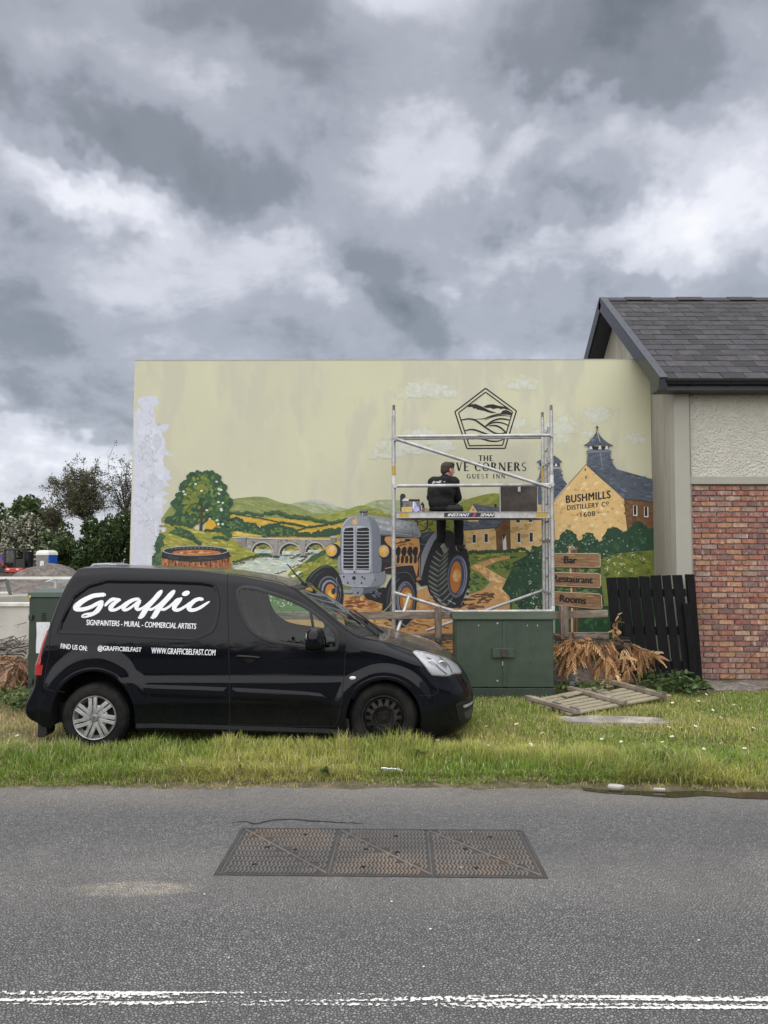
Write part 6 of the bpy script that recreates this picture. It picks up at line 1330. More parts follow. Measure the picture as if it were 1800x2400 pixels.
a.poly(catmull(zC([(620, 505), (700, 512), (800, 525), (900, 545), (1000, 555), (1060, 572), (1105, 610), (1130, 665), (1125, 705), (1060, 712), (960, 705), (860, 692), (770, 690), (740, 640)]), 3), GY)
a.poly(zC([(700, 525), (880, 550), (1040, 575), (1090, 620), (1060, 640), (900, 640), (760, 640)]), (150, 155, 160)); a.daubs(zC([(740, 550), (1040, 590), (1080, 640), (880, 660), (760, 650)]), 34, [(164, 169, 172), (138, 144, 148), (176, 180, 184)], 6, 3, 8, 20)
a.poly(zC([(760, 655), (1060, 665), (1120, 690), (1060, 712), (770, 692)]), (112, 117, 126)); a.stroke(zC([(1040, 575), (1052, 640), (1056, 712)]), 1, (92, 97, 104)); a.stroke(zC([(765, 668), (900, 672), (1050, 690)]), .7, (196, 200, 204)); a.stroke(zC([(640, 508), (760, 522), (900, 548), (1050, 572)]), .8, (190, 194, 198))
a.poly(zC([(765, 690), (870, 692), (800, 705), (790, 760), (770, 780)]), BK)
shell = [(378, 1040), (385, 760), (392, 640), (415, 575), (455, 530), (520, 506), (600, 504), (670, 530), (725, 585), (752, 660), (760, 760), (762, 1030), (680, 1046)]
a.smooth(zC(shell), (140, 145, 154), 3)
a.poly(catmull(zC([(640, 512), (700, 545), (735, 600), (755, 680), (760, 760), (762, 1028), (690, 1044), (684, 760), (680, 640), (660, 570)]), 3), (116, 121, 132)); a.stroke(zC([(668, 575), (682, 640), (686, 760), (690, 1040)]), .9, (92, 96, 106)); a.stroke(zC([(396, 640), (420, 580), (460, 535), (530, 512)]), [1, 2.4, 1], (182, 186, 192)); a.stroke(zC([(386, 1020), (392, 700)]), 1.2, (84, 88, 98), sm=False)
a.smooth(zC([(405, 1020), (405, 660), (425, 615), (470, 604), (590, 604), (640, 618), (662, 660), (664, 1020), (530, 1032)]), (172, 177, 184), 3)
for x0, x1, xa, xb in ((413, 508, 430, 500), (536, 652, 545, 630)):
 a.poly(zC([(x0, 1008), (x0+2, 660), (xa, 626), (xb, 616), (x1, 630), (x1, 1012)]), (26, 27, 32))
 for k in range(12):
  y = 652 + k*31.5; a.stroke(zC([(x0-2, y), ((x0+x1)/2, y+2), (x1+2, y)]), 1.25, (190, 194, 200));
a.poly(zC([(508, 612), (536, 612), (536, 1030), (508, 1030)]), (150, 155, 164)); a.stroke(zC([(512, 615), (512, 1028)]), .9, (206, 210, 214), sm=False); a.stroke(zC([(532, 615), (532, 1028)]), .7, (100, 104, 112), sm=False)
a.ell(*zC([(520, 562)])[0], 7, 9, (176, 160, 130)); a.ell(*zC([(520, 566)])[0], 4.6, 6, (204, 174, 116)); a.ell(*zC([(512, 530)])[0], 3.4, 3.6, (160, 142, 112))
a.poly(zC([(575, 512), (570, 480), (630, 480), (634, 512)]), (104, 108, 116)); a.poly(zC([(562, 466), (570, 458), (632, 458), (640, 468), (634, 482), (568, 482)]), (58, 60, 66)); a.stroke(zC([(572, 464), (630, 464)]), .9, (184, 188, 192), sm=False); a.stroke(zC([(590, 484), (588, 510)]), 1.6, (190, 194, 198), sm=False)
a.smooth(zC([(376, 1048), (560, 1046), (755, 1034), (798, 1018), (800, 1100), (750, 1155), (650, 1172), (500, 1168), (420, 1150), (382, 1110)]), (128, 132, 142), 3); a.smooth(zC([(380, 1052), (560, 1052), (690, 1046), (680, 1130), (640, 1164), (500, 1162), (420, 1144), (386, 1106)]), (150, 154, 164), 3)
a.stroke(zC([(376, 1046), (560, 1045), (756, 1034)]), .9, (70, 72, 80), sm=False); a.stroke(zC([(398, 1128), (470, 1160), (640, 1164)]), .9, (196, 200, 206))
for x, y, r in ((512, 1086, 4.6), (418, 1074, 2.2), (588, 1076, 2.2), (610, 1090, 2.2), (455, 1130, 2.2), (582, 1132, 2.2), (712, 1104, 1.6), (514, 1128, 1.2), (516, 1030, 2.4)): a.ell(*zC([(x, y)])[0], r, r*1.05, BK, 12)
for cx, cy, rx, ry in ((312, 832, 15.5, 15.8), (797, 838, 14.8, 16)):
 c = zC([(cx, cy)])[0]; a.ell(c[0]+(3 if cx < 500 else 1), c[1]+1, rx+1.6, ry+1.6, BK); a.ell(c[0]-2.2, c[1]-.6, rx-2.2, ry-1.4, (150, 150, 152)); a.ell(c[0]-2.4, c[1]-.4, rx-3.4, ry-2.8, (214, 164, 66)); a.smooth([(c[0]-6, c[1]-8), (c[0]+3, c[1]-10), (c[0]+7, c[1]-2), (c[0]+2, c[1]+1), (c[0]-1, c[1]+8), (c[0]-4, c[1]+2), (c[0]-10, c[1]+2)], (224, 186, 128), 3)
a.poly(zC([(305, 885), (330, 885), (320, 922)]), BK)
a.poly(zC([(340, 1178), (500, 1188), (590, 1178), (760, 1170), (780, 1230), (700, 1240), (590, 1230), (500, 1224), (360, 1230)]), (84, 88, 96)); a.poly(zC([(380, 1186), (500, 1192), (496, 1222), (376, 1226)]), (140, 144, 152)); a.smooth(zC([(498, 1180), (594, 1180), (592, 1225), (560, 1254), (528, 1252), (502, 1222)]), (132, 136, 146)); a.ell(*zC([(548, 1222)])[0], 2.2, 3, BK)
a.poly(zC([(600, 1240), (780, 1170), (830, 1180), (800, 1330), (700, 1300), (620, 1270)]), BK); a.daubs(zC([(620, 1200), (780, 1180), (770, 1280), (640, 1260)]), 18, [(92, 98, 112), (70, 76, 90), (120, 124, 134)], 6, 2, 20, 40)
left = [(60, 1140), (100, 1060), (160, 1000), (240, 968), (310, 980), (365, 1040), (400, 1120), (415, 1220), (410, 1320), (385, 1400), (330, 1470), (200, 1480), (100, 1400)]
a.smooth(zC(left), BK, 3); a.stroke(zC([(90, 1110), (140, 1040), (220, 985), (290, 985)]), [1, 3, 1.4], (84, 88, 84)); a.stroke(zC([(120, 1130), (170, 1060), (240, 1020)]), [1, 2, 1], (70, 74, 72))
c = zC([(285, 1215)])[0]; a.ell(c[0], c[1], 27, 38, (96, 100, 108), rot=-8); a.ell(c[0]+1, c[1]+.5, 24.5, 35, (46, 48, 54), rot=-8); a.ell(c[0]+1.5, c[1]+.5, 20, 29, (140, 144, 152), rot=-8); a.ell(c[0]+3, c[1]+1.5, 18, 26, (52, 54, 60), rot=-8); a.ell(c[0]+3.6, c[1]+2, 13, 21, (190, 128, 62), rot=-8); a.ell(c[0]+4, c[1]+6, 7, 11, (214, 176, 78), rot=-8); a.ell(c[0]+9, c[1]-1, 5, 7, (60, 62, 68));
for k in range(4): a.ell(*zC([(330 + k*18, 1200 - k*2)])[0], 2.6, 7 - k*.8, (96, 100, 108) if k % 2 else BK, 12)
a.stroke(zC([(352, 1080), (360, 1150), (372, 1230)]), [2, 4, 3], (46, 48, 54)); a.stroke(zC([(350, 1080), (356, 1150)]), 1, (150, 154, 160), sm=False)
right = [(772, 1400), (785, 1280), (805, 1180), (850, 1090), (910, 1035), (980, 1018), (1040, 1040), (1082, 1120), (1094, 1220), (1090, 1340), (1070, 1430), (1040, 1490), (990, 1538), (930, 1535), (860, 1490), (800, 1450)]
a.smooth(zC(right), BK, 3); a.stroke(zC([(820, 1400), (825, 1260), (860, 1140), (920, 1060)]), [1, 3.6, 1.6], (70, 74, 78)); a.stroke(zC([(850, 1420), (850, 1280), (880, 1160), (930, 1090)]), [.8, 1.4, .8], (130, 134, 140)); a.stroke(zC([(900, 1050), (980, 1030), (1040, 1060), (1076, 1140)]), [1, 2, 1], (92, 96, 94))
c = zC([(990, 1290)])[0]; a.ell(c[0], c[1], 22, 44, (112, 117, 128)); a.ell(c[0]+1, c[1], 20, 41, (66, 70, 82)); a.ring(c[0]+.5, c[1], 17.5, 37, 2, (140, 145, 156), a0=90, a1=270); a.ell(c[0]+2, c[1], 15, 30, (176, 112, 48)); a.ell(c[0]+3.4, c[1]-1, 10, 20, (206, 152, 68)); a.ell(c[0]+5.5, c[1]-2, 5, 10, (214, 176, 96)); a.stroke(zC([(930, 1470), (990, 1530), (1050, 1470)]), [1, 2.4, 1], (150, 154, 160)); a.stroke(zC([(900, 1450), (960, 1510)]), [.8, 1.6], (120, 124, 132), sm=False)
a.done('painted_tractor')
# --- inn emblem and lettering above
a = Art(); INK2 = (30, 30, 34)
def closed(pts, w_): a.stroke(zD(pts + [pts[0], pts[1]]), w_, INK2, sm=False)
o_ = [(940, 118), (1226, 328), (1120, 674), (768, 676), (656, 336)]; i_ = [(940, 154), (1190, 336), (1098, 646), (790, 650), (690, 345)]
for pl_, w_ in ((o_, 3.0), (i_, 2.7)):
 for k in range(5): a.stroke(zD([pl_[k], pl_[(k+1) % 5]]), w_, INK2, sm=False)
def wave(pts, ws): a.stroke(zD(pts), [w_*1.6 for w_ in ws], INK2, 8)
a.poly(zD([(770, 290), (800, 266), (850, 264), (890, 280), (930, 300), (980, 325), (1044, 346), (1000, 348), (960, 340), (930, 328), (900, 322), (880, 316), (870, 318), (850, 304), (830, 306), (815, 290), (790, 292)]), INK2)
a.poly(zD([(916, 290), (960, 270), (1010, 266), (1060, 280), (1110, 288), (1140, 290), (1190, 335), (1150, 318), (1110, 306), (1080, 312), (1060, 302), (1030, 306), (1010, 310), (990, 300), (960, 300), (940, 298)]), INK2)
a.poly(zD([(1078, 352), (1100, 324), (1130, 318), (1160, 330), (1180, 345), (1186, 360), (1130, 356)]), INK2)
wave([(840, 404), (920, 400), (990, 376), (1060, 358), (1130, 356), (1182, 366)], [.4, 1.6, 2, 2, 1.2]); wave([(930, 414), (1000, 385), (1080, 370), (1176, 378)], [.4, 1.4, 1.4, .6])
wave([(716, 412), (780, 402), (840, 412), (890, 444), (950, 488), (1020, 530), (1080, 540), (1130, 526)], [1.6, 2.4, 2.6, 2.4, 2.2, 1.8]); wave([(940, 470), (1000, 424), (1070, 402), (1130, 406), (1172, 416)], [2, 2.4, 2.4, 1.4]); wave([(940, 472), (1000, 440), (1060, 434), (1110, 444), (1160, 466)], [1, 2, 2, 1.4]); wave([(970, 466), (1030, 464), (1080, 484), (1128, 526)], [1, 2.4, 2.4, 2])
wave([(748, 512), (800, 500), (850, 506), (910, 528), (980, 550), (1060, 556), (1120, 540)], [1.4, 2.4, 2.4, 2, 1.2]); wave([(770, 600), (800, 582), (860, 580), (920, 590), (980, 606), (1050, 608), (1110, 590)], [1.2, 2, 2.2, 2.2, 1.2])
a.done('inn_emblem')
def glyph(ch):
 T, H = .235, .095; out = []
 def st(x, y0=0, y1=1, w=T): out.append([(x-w/2, y0), (x+w/2, y0), (x+w/2, y1), (x-w/2, y1)])
 def sf(x, y, w=.34, h=.05): out.append([(x-w/2, y), (x+w/2, y), (x+w/2-.05, y+(h if y < .5 else -h)), (x-w/2+.05, y+(h if y < .5 else -h))])
 def ln(x0, y0, x1, y1, w): out.append([(x0-w/2, y0), (x0+w/2, y0), (x1+w/2, y1), (x1-w/2, y1)])
 def bar(x0, x1, y, h=H): out.append([(x0, y-h/2), (x1, y-h/2), (x1, y+h/2), (x0, y+h/2)])
 def arc(cx, cy, rx, ry, a0, a1, wt=T, wn=H, n=20):
  o, i = [], []
  for t in np.radians(np.linspace(a0, a1, n)):
   k = wn + (wt-wn)*abs(math.cos(t)); o.append((cx + rx*math.cos(t), cy + ry*math.sin(t))); i.append((cx + (rx-k)*math.cos(t), cy + (ry-wn)*math.sin(t)))
  for j in range(n-1): out.append([o[j], o[j+1], i[j+1], i[j]])
 w = .8
 if ch == 'T': st(.4); sf(.4, 0); bar(.02, .78, .972); out.append([(.02, 1), (.07, 1), (.05, .72)]); out.append([(.73, 1), (.78, 1), (.75, .72)])
 elif ch == 'H': w = .95; st(.18); st(.77); bar(.18, .77, .5); [sf(x, y) for x in (.18, .77) for y in (0, 1)]
 elif ch in 'EF':
  w = .72; st(.2); sf(.2, 0); bar(.1, .66, .972); bar(.2, .52, .5); out.append([(.61, 1), (.66, 1), (.65, .72)]); out.append([(.5, .38), (.53, .38), (.53, .62), (.5, .62)]); bar(.05, .25, .972)
  if ch == 'E': bar(.1, .68, .028); out.append([(.63, 0), (.68, 0), (.68, .28)])
 elif ch == 'I': w = .42; st(.2); sf(.2, 0); sf(.2, 1)
 elif ch == 'V': w = .86; ln(.16, 1, .42, 0, T); ln(.70, 1, .44, 0, H*1.2); sf(.16, 1); sf(.71, 1, .26)
 elif ch == 'C': w = .86; arc(.45, .5, .43, .52, 42, 318); out.append([(.77, .99), (.81, .99), (.80, .66)]); out.append([(.77, .02), (.80, .02), (.80, .3)])
 elif ch == 'O': w = .95; arc(.46, .5, .45, .52, 0, 360, n=34)
 elif ch == 'G': w = .95; arc(.45, .5, .43, .52, 42, 322); st(.76, .02, .42); sf(.76, .44, .32); out.append([(.77, .99), (.81, .99), (.80, .66)])
 elif ch == 'R': w = .9; st(.2); sf(.2, 0); arc(.42, .74, .28, .26, -90, 90); bar(.08, .45, .972); bar(.2, .45, .5); ln(.44, .5, .74, .0, T); sf(.78, 0, .2)
 elif ch == 'N': w = .98; st(.16, w=H*1.2); st(.80, w=H*1.2); ln(.15, 1, .80, 0, T); sf(.16, 0, .28); sf(.12, 1, .24); sf(.80, 1, .28)
 elif ch == 'S': w = .66; arc(.33, .74, .27, .28, 50, 270, .13); arc(.31, .25, .29, .27, -140, 90, .13); ln(.22, .56, .44, .46, .16); out.append([(.52, 1), (.56, 1), (.55, .68)]); out.append([(.04, 0), (.08, 0), (.06, .3)])
 elif ch == 'U': w = .92; st(.2, .25, 1); arc(.455, .3, .34, .32, 180, 360); st(.77, .28, 1, H*1.2); sf(.2, 1); sf(.77, 1, .26)
 else: w = .5
 return out, w
def serif(txt, x0, x1, y0, y1, track=.1, col=INK2):
 gl = [glyph(c) for c in txt]; tot = sum(w for _, w in gl) + track*(len(txt)-1); sx = (x1-x0)/tot; x = 0
 for g, w in gl:
  for pl_ in g: a.poly([(x0 + (x+px)*sx, y1 - (y1-y0)*py) for px, py in pl_], col)
  x += w + track
a = Art()
q0 = zD([(874, 740)])[0]; q1 = zD([(1010, 792)])[0]; serif('THE', q0[0], q1[0], q0[1], q1[1], .08)
q0 = zD([(566, 806)])[0]; q1 = zD([(1322, 884)])[0]; serif('FIVE CORNERS', q0[0], q1[0], q0[1], q1[1], .07)
q0 = zD([(766, 912)])[0]; q1 = zD([(1124, 954)])[0]; serif('GUEST INN', q0[0], q1[0], q0[1], q1[1], .24)
a.done('inn_lettering')
# ------------------------------------------------------------------ scaffold tower, platform, painter
ALU = mat('scaffold_aluminium', (.46, .46, .455), .42, metal=.35, var=.25, scale=10, col2=(.33, .32, .30), mix=(.5, .7))
TAPE = mat('yellow_tape', (.50, .33, .07), .6, var=.25, scale=25); LABEL = mat('white_label', (.68, .68, .64), .6, var=.12, scale=30)
YSN, YSF = 10.8, 11.4
XL, XR = P(923, 1200, YSN).x, P(1294, 1200, YSN).x
DECK = P(1000, 1199.5, YSN).z
tower = thing('scaffold_tower', ((XL+XR)/2, 11.1, 0), 'aluminium scaffold tower standing in front of the mural', 'scaffold')
def tube_part(name, a, b, r=.0255, n=12, parent=tower, m=ALU):
 q_ = MB(); q_.tube([a, b], r, n); return q_.build(name, m, parent, smooth=40)
def joint(p, ax=(0, 0, 1), r=.034, h=.07, parent=tower):
 q_ = MB(); axv = Vector(ax).normalized(); q_.lathe([(.001, -h/2), (r, -h/2), (r, h/2), (.001, h/2)], p, axv, 12); return q_.build('coupler', ALU, parent, smooth=40)
for X, Y, u, v in ((XL, YSN, 923, 962), (XR, YSN, 1294, 962), (XL, YSF, 919, 975), (XR, YSF, 1273, 978)):
 top = P(u, v, Y).z; up = tube_part('upright', (X, Y, .05), (X, Y, top), .0255)
 q_ = MB(); q_.tube([(X, Y, top-.01), (X, Y, top+.075)], .020, 10); q_.build('spigot', mat('grey_spigot', (.16, .16, .155), .5, metal=.5), up, smooth=40)
 q_ = MB(); q_.box((X, Y, .045), (.15, .15, .012)); q_.build('base_plate', ALU, up)
 for vv in (1081, 1148, 1207, 1266, 1390): joint((X, Y, P(u, vv, Y).z), r=.030, h=.05, parent=up)
 for k in range(9):
  q_ = MB(); q_.ball((X-.003, Y-.0235, P(u, 1290 + k*14, Y).z), (.006, .004, .006), 6, 4); q_.build('bolt_hole', DARK, up)
for X, tp in ((XL, ((1092, 1114, TAPE), (1115, 1135, LABEL))), (XR, ((1113, 1137, LABEL), (1420, 1431, LABEL)))):
 for v0, v1, mt in tp:
  q_ = MB(); za, zb_ = P(900, v0, YSN).z, P(900, v1, YSN).z; q_.tube([(X, YSN, zb_), (X, YSN, za)], .0268, 14, cap=False); q_.build('tape_band', mt, tower, smooth=True)
q_ = MB(); q_.tube([(XR, YSF, P(0, 1131, YSF).z), (XR, YSF, P(0, 1098, YSF).z)], .0268, 14, cap=False); q_.build('tape_band', TAPE, tower, smooth=True)
PN = lambda u, v: P(u, v, YSN-.05)
for (u0, v0), (u1, v1), Y in (((926, 1023.5), (1294, 1020), YSN-.045), ((926, 1139), (1294, 1136), YSN-.045), ((919, 1028), (1272, 1025), YSF+.045)):
 a, b = P(u0, v0, Y), P(u1, v1, Y); tube_part('guard_rail', a, b, .0235)
 for c in (a, b): joint((c.x, Y+.02 if Y < 11 else Y-.02, c.z), (0, 1, 0), .030, .09)
for (u0, v0), (u1, v1), Y in (((928, 1029), (1290, 1143), YSN-.10), ((925, 1389), (1100, 1444), YSN-.09), ((1272, 1384), (1000, 1478), YSF+.06)):
 a, b = P(u0, v0, Y), P(u1, v1, Y); tube_part('diagonal_brace', a, b, .0235); joint((a.x, Y+.04, a.z), (0, 1, 0), .028, .11)
tube_part('ledger', P(926, 1434, YSN-.045), P(1294, 1432, YSN-.045), .0235)
st = tube_part('outrigger_leg', P(959, 1396, YSN-.14), P(925, 1500, YSN-.55), .023); joint(P(959, 1396, YSN-.12), (0, 1, 0), .034, .09)
q_ = MB(); q_.tube([Vector(x) for x in catmull([P(928, 1392, YSN-.1), P(922, 1405, YSN-.1), P(908, 1425, YSN-.1), P(893, 1437, YSN-.1)], 5)], .008, 6); q_.build('tie_rope', mat('rope', (.30, .25, .18), .9), tower)
for X in (XL, XR):
 for vv in (1081, 1266, 1390, 1450): z = P(0, vv, YSN).z; tube_part('rung', (X, YSN, z), (X, YSF, z), .022)
for Y, tp in ((10.98, 1000), (11.19, 1006)):
 q_ = MB(); z1 = P(0, tp, Y).z; q_.box((XR-.005, Y, (z1+.1)/2), (.028, .062 if Y > 11.1 else .045, z1-.1)); sl_ = q_.build('ladder_stile', ALU, tower, bevel=.004)
 for k in range(13):
  q_ = MB(); z = z1 - .06 - k*.26
  if z > .2: q_.ball((XR-.021, Y, z), (.007, .013, .012), 8, 5); q_.build('rung_end', ALU if Y > 11.1 else DARK, sl_, smooth=True)
for k in range(13):
 z = P(0, 1006, 11.19).z - .06 - k*.26
 if z > .2: tube_part('ladder_rung', (XR, 10.98, z), (XR, 11.19, z), .015, 10)
plat = thing('scaffold_platform', ((XL+XR)/2, 11.1, DECK), 'platform of the scaffold with a yellow taped end and a dark advertising strip', 'platform')
x0, x1 = XL+.035, XR-.035; H = .088
q_ = MB(); q_.box(((x0+x1)/2, YSN+.02, DECK-H/2), (x1-x0, .035, H)); q_.box(((x0+x1)/2, YSN+.0, DECK-.004), (x1-x0, .02, .008)); q_.box(((x0+x1)/2, YSN+.0, DECK-H+.004), (x1-x0, .02, .008)); beam = q_.build('side_beam', ALU, plat)
q_ = MB(); q_.box(((x0+x1)/2, YSF-.02, DECK-H/2), (x1-x0, .035, H)); q_.build('side_beam', ALU, plat)
q_ = MB(); q_.box(((x0+x1)/2, 11.1, DECK-.012), (x1-x0, .56, .018)); q_.build('deck_board', mat('deck_ply', (.085, .065, .05), .85, var=.3), plat)
for ua, ub in ((936, 958), (1256, 1283)):
 a, b = P(ua, 1207, YSN).x, P(ub, 1207, YSN).x; q_ = MB(); q_.box(((a+b)/2, YSN+.0015, DECK-H/2), (b-a, .003, H-.02)); q_.build('tape_patch', TAPE, plat)
NAVY = mat('navy_strip', (.02, .022, .05), .5); WHITE = mat('white_print', (.72, .72, .72), .5); REDP = mat('red_print', (.55, .06, .03), .5)
a, b = P(1041, 1207, YSN).x, P(1159, 1207, YSN).x; zc_ = DECK-H/2
q_ = MB(); q_.box(((a+b)/2, YSN+.0005, zc_), (b-a, .003, H-.026)); ad_ = q_.build('advert_strip', NAVY, plat)
def strip_text(txt, ua, ub, shear=.35):
 V_, F_ = text_mesh(txt, shear=shear); xa, xb = P(ua, 0, YSN).x, P(ub, 0, YSN).x; q_ = MB()
 for k, dx in enumerate((-.004, 0, .004)): q_.add([(xa + (xb-xa)*x + dx, YSN-.0016-k*.0002, zc_-.021 + .042*y) for x, y in V_], F_)
 q_.build('lettering', WHITE, ad_)
strip_text('INSTANT', 1045, 1096); strip_text('SPAN', 1119, 1150)
xa = P(1103, 0, YSN).x; q_ = MB(); q_.add([(xa-.012, YSN-.0018, zc_-.03), (xa+.02, YSN-.0018, zc_-.03), (xa+.042, YSN-.0018, zc_+.03), (xa+.01, YSN-.0018, zc_+.03)], [(0, 1, 2, 3)]); q_.build('red_slash', REDP, ad_)
PLY = mat('hatch_ply', (.050, .040, .036), .8, var=.4, scale=5, col2=(.095, .08, .07))
q_ = MB(); c0, c1 = P(1171, 1200, 11.34), P(1260, 1139, 11.34); q_.box(((c0.x+c1.x)/2, 11.34, (DECK+c1.z)/2), (c1.x-c0.x, .018, c1.z-DECK)); h_ = q_.build('trapdoor', PLY, plat)
q_ = MB()
for xx in (c0.x+.006, c1.x-.006): q_.box((xx, 11.328, (DECK+c1.z)/2), (.014, .012, c1.z-DECK))
q_.build('hatch_edge', ALU, h_); q_ = MB(); pc_ = P(1217, 1147, 11.32); q_.box(pc_, (.042, .012, .075)); q_.build('hatch_latch', ALU, h_, bevel=.004)
YD = 10.93
def on_deck(u, v=1199): p = P(u, v, YD); return Vector((p.x, YD, DECK))
px = YD/1800
SPG = mat('sponge', (.62, .46, .16), .95, var=.2, scale=40, bump=.002, bscale=200)
b0 = on_deck(953.5); q_ = MB(); q_.box(b0+Vector((0, -.02, .036)), (25*px, .11, .072)); o = q_.build('sponge', SPG, org=b0, bevel=.008); tag(o, 'yellow sponge block on the left end of the scaffold platform', 'sponge')
b0 = on_deck(958); q_ = MB(); q_.box(b0+Vector((.0, .08, .002)), (60*px, .3, .004)); o = q_.build('dust_sheet', mat('black_sheet', (.012, .012, .013), .8), org=b0); tag(o, 'thin black sheet under the paint things on the platform', 'sheet')
b0 = on_deck(965)+Vector((0, .16, 0)); bx = thing('paint_box', b0, 'grey plastic box with a black lid behind the yellow sponge', 'box')
GBOX = mat('grey_box', (.20, .205, .21), .5, var=.15);
q_ = MB(); q_.box(b0+Vector((0, 0, .085)), (38*px, .20, .165), taper=1.06); q_.build('tub', GBOX, bx, bevel=.008)
q_ = MB(); q_.box(b0+Vector((.035, 0, .178)), (27*px, .215, .028)); q_.build('lid', TRIM, bx, bevel=.006); q_ = MB(); q_.box(b0+Vector((-.085, -.02, .176)), (15*px, .20, .026)); q_.build('paint_scraps', LABEL, bx, bevel=.005); q_ = MB(); q_.box(b0+Vector((-.06, -.105, .10)), (.05, .006, .05)); q_.build('box_clasp', mat('mid_grey', (.13, .135, .14), .5), bx)
q_ = MB(); q_.prism([b0+Vector((.01, -.16, .05)), b0+Vector((.03, -.16, .05)), b0+Vector((.045, -.12, .15)), b0+Vector((.02, -.12, .155))], (0, .01, 0)); q_.build('brush', LABEL, bx)
b0 = on_deck(978); V_ = []; n = 14
for i in range(n):
 for j in range(n):
  s_, t_ = i/(n-1), j/(n-1); x = (-13 + 26*s_ + 4*math.sin(t_*3))*px; z = .005 + .135*(t_**.8)*(.75+.25*math.sin(s_*5+1)) ; y = -.05 + .10*t_ + .022*math.sin(s_*9 + t_*4) + .012*math.sin(s_*21)
  V_.append((b0.x + x*(1-.25*t_), b0.y + y, b0.z + max(.004, z + .012*math.sin(s_*13+t_*5))))
F_ = [(i*n+j, (i+1)*n+j, (i+1)*n+j+1, i*n+j+1) for i in range(n-1) for j in range(n-1)]
o = np_mesh('cloth', V_, F_, mat('lavender_cloth', (.40, .38, .62), .9, var=.1), smooth=True, org=b0); sm_ = o.modifiers.new('thick', 'SOLIDIFY'); sm_.thickness = .003; tag(o, 'crumpled lavender cloth between the sponge and the black bottle', 'cloth')
b0 = on_deck(990); bt = thing('spray_bottle', b0, 'small black bottle with a white and red label on the platform', 'bottle')
q_ = MB(); q_.lathe([(.001, 0), (.027, 0), (.028, .01), (.028, .105), (.022, .122), (.014, .126), (.014, .142), (.001, .143)], b0, (0, 0, 1), 16); q_.build('bottle', TRIM, bt, smooth=50)
q_ = MB(); q_.box(b0+Vector((-.012, -.0275, .06)), (.010, .003, .075)); q_.build('label', LABEL, bt); q_ = MB(); q_.box(b0+Vector((.006, -.0285, .05)), (.008, .002, .04)); q_.build('label_band', REDP, bt)
b0 = on_deck(1000); q_ = MB(); q_.box(b0+Vector((-.008, 0, .012)), (.05, .03, .022)); q_.tube([b0+Vector((.01, 0, .012)), b0+Vector((.055, .01, .012))], .006, 6, m=1); o = q_.build('craft_knife', [REDP, TRIM], org=b0, bevel=.003); tag(o, 'small red and black hand tool beside the black bottle', 'tool')
# ---- the painter
def organic(name, prims, voxel, m, parent, smooth_it=3):
 q_ = MB()
 for pr in prims:
  if pr[0] == 'c':
   _, p0, p1, r0, r1 = pr; p0 = Vector(p0); p1 = Vector(p1); q_.tube([p0.lerp(p1, t) for t in (0, .25, .5, .75, 1)], [r0 + (r1-r0)*t for t in (0, .25, .5, .75, 1)], 14); q_.ball(p0, r0*.995, 14, 8); q_.ball(p1, r1*.995, 14, 8)
  else:
   _, c, r, rot = pr; q_.ball(c, r, 18, 12, rot=rot)
 o = q_.build(name, m, parent); md = o.modifiers.new('r', 'REMESH'); md.mode = 'VOXEL'; md.voxel_size = voxel
 sm = o.modifiers.new('s', 'SMOOTH'); sm.iterations = smooth_it; sm.factor = .5
 dg = bpy.context.evaluated_depsgraph_get(); me = bpy.data.meshes.new_from_object(o.evaluated_get(dg)); o.modifiers.clear(); old = o.data; o.data = me; bpy.data.meshes.remove(old); me.name = name
 me.polygons.foreach_set('use_smooth', [True]*len(me.polygons)); return o
SKIN = mat('skin', (.52, .27, .21), .55, var=.1, scale=30); HAIR = mat('brown_hair', (.045, .028, .018), .7, var=.5, scale=60, stretch=(1, 1, 3), bump=.003, bscale=120); JACK = mat('black_jacket', (.0055, .0055, .0065), .85, var=.3, scale=14, bump=.004, bscale=22); JEAN = mat('black_trousers', (.008, .009, .013), .9, var=.3, scale=18, bump=.003, bscale=30)
zH = lambda x, y, Y: P(900 + x/7.541, 1050 + y/7.541, Y)
hips = zH(1000, 1075, 11.22); man = thing('person', (hips.x, 11.22, DECK), 'man with short brown hair in black clothes sitting on the scaffold platform with legs hanging', 'person')
chest = zH(1050, 800, 11.20); neck0 = zH(1085, 520, 11.20); neck1 = zH(1110, 440, 11.22); hd = zH(1128, 392, 11.23)
shl, shr = zH(880, 610, 11.22), zH(1235, 610, 11.22)
ell_, elr = zH(830, 870, 11.30), zH(1300, 880, 11.33)
hndl, hndr = zH(960, 985, 11.58), zH(1225, 985, 11.60)
hipl, hipr = zH(925, 1090, 11.22), zH(1085, 1090, 11.22)
knl, knr = Vector((zH(1010, 0, 11.55).x, 11.56, DECK+.075)), Vector((zH(1310, 0, 11.55).x, 11.58, DECK+.075))
anl, anr = zH(1010, 1640, 11.52), zH(1330, 1690, 11.54)
fwd = Vector((.83, .56, 0)).normalized(); rt_ = Vector((fwd.y, -fwd.x, 0)); RH = Matrix((fwd, -rt_, Vector((0, 0, 1)))).transposed()
H_ = lambda f, s, u: hd + fwd*f + rt_*s + Vector((0, 0, u))
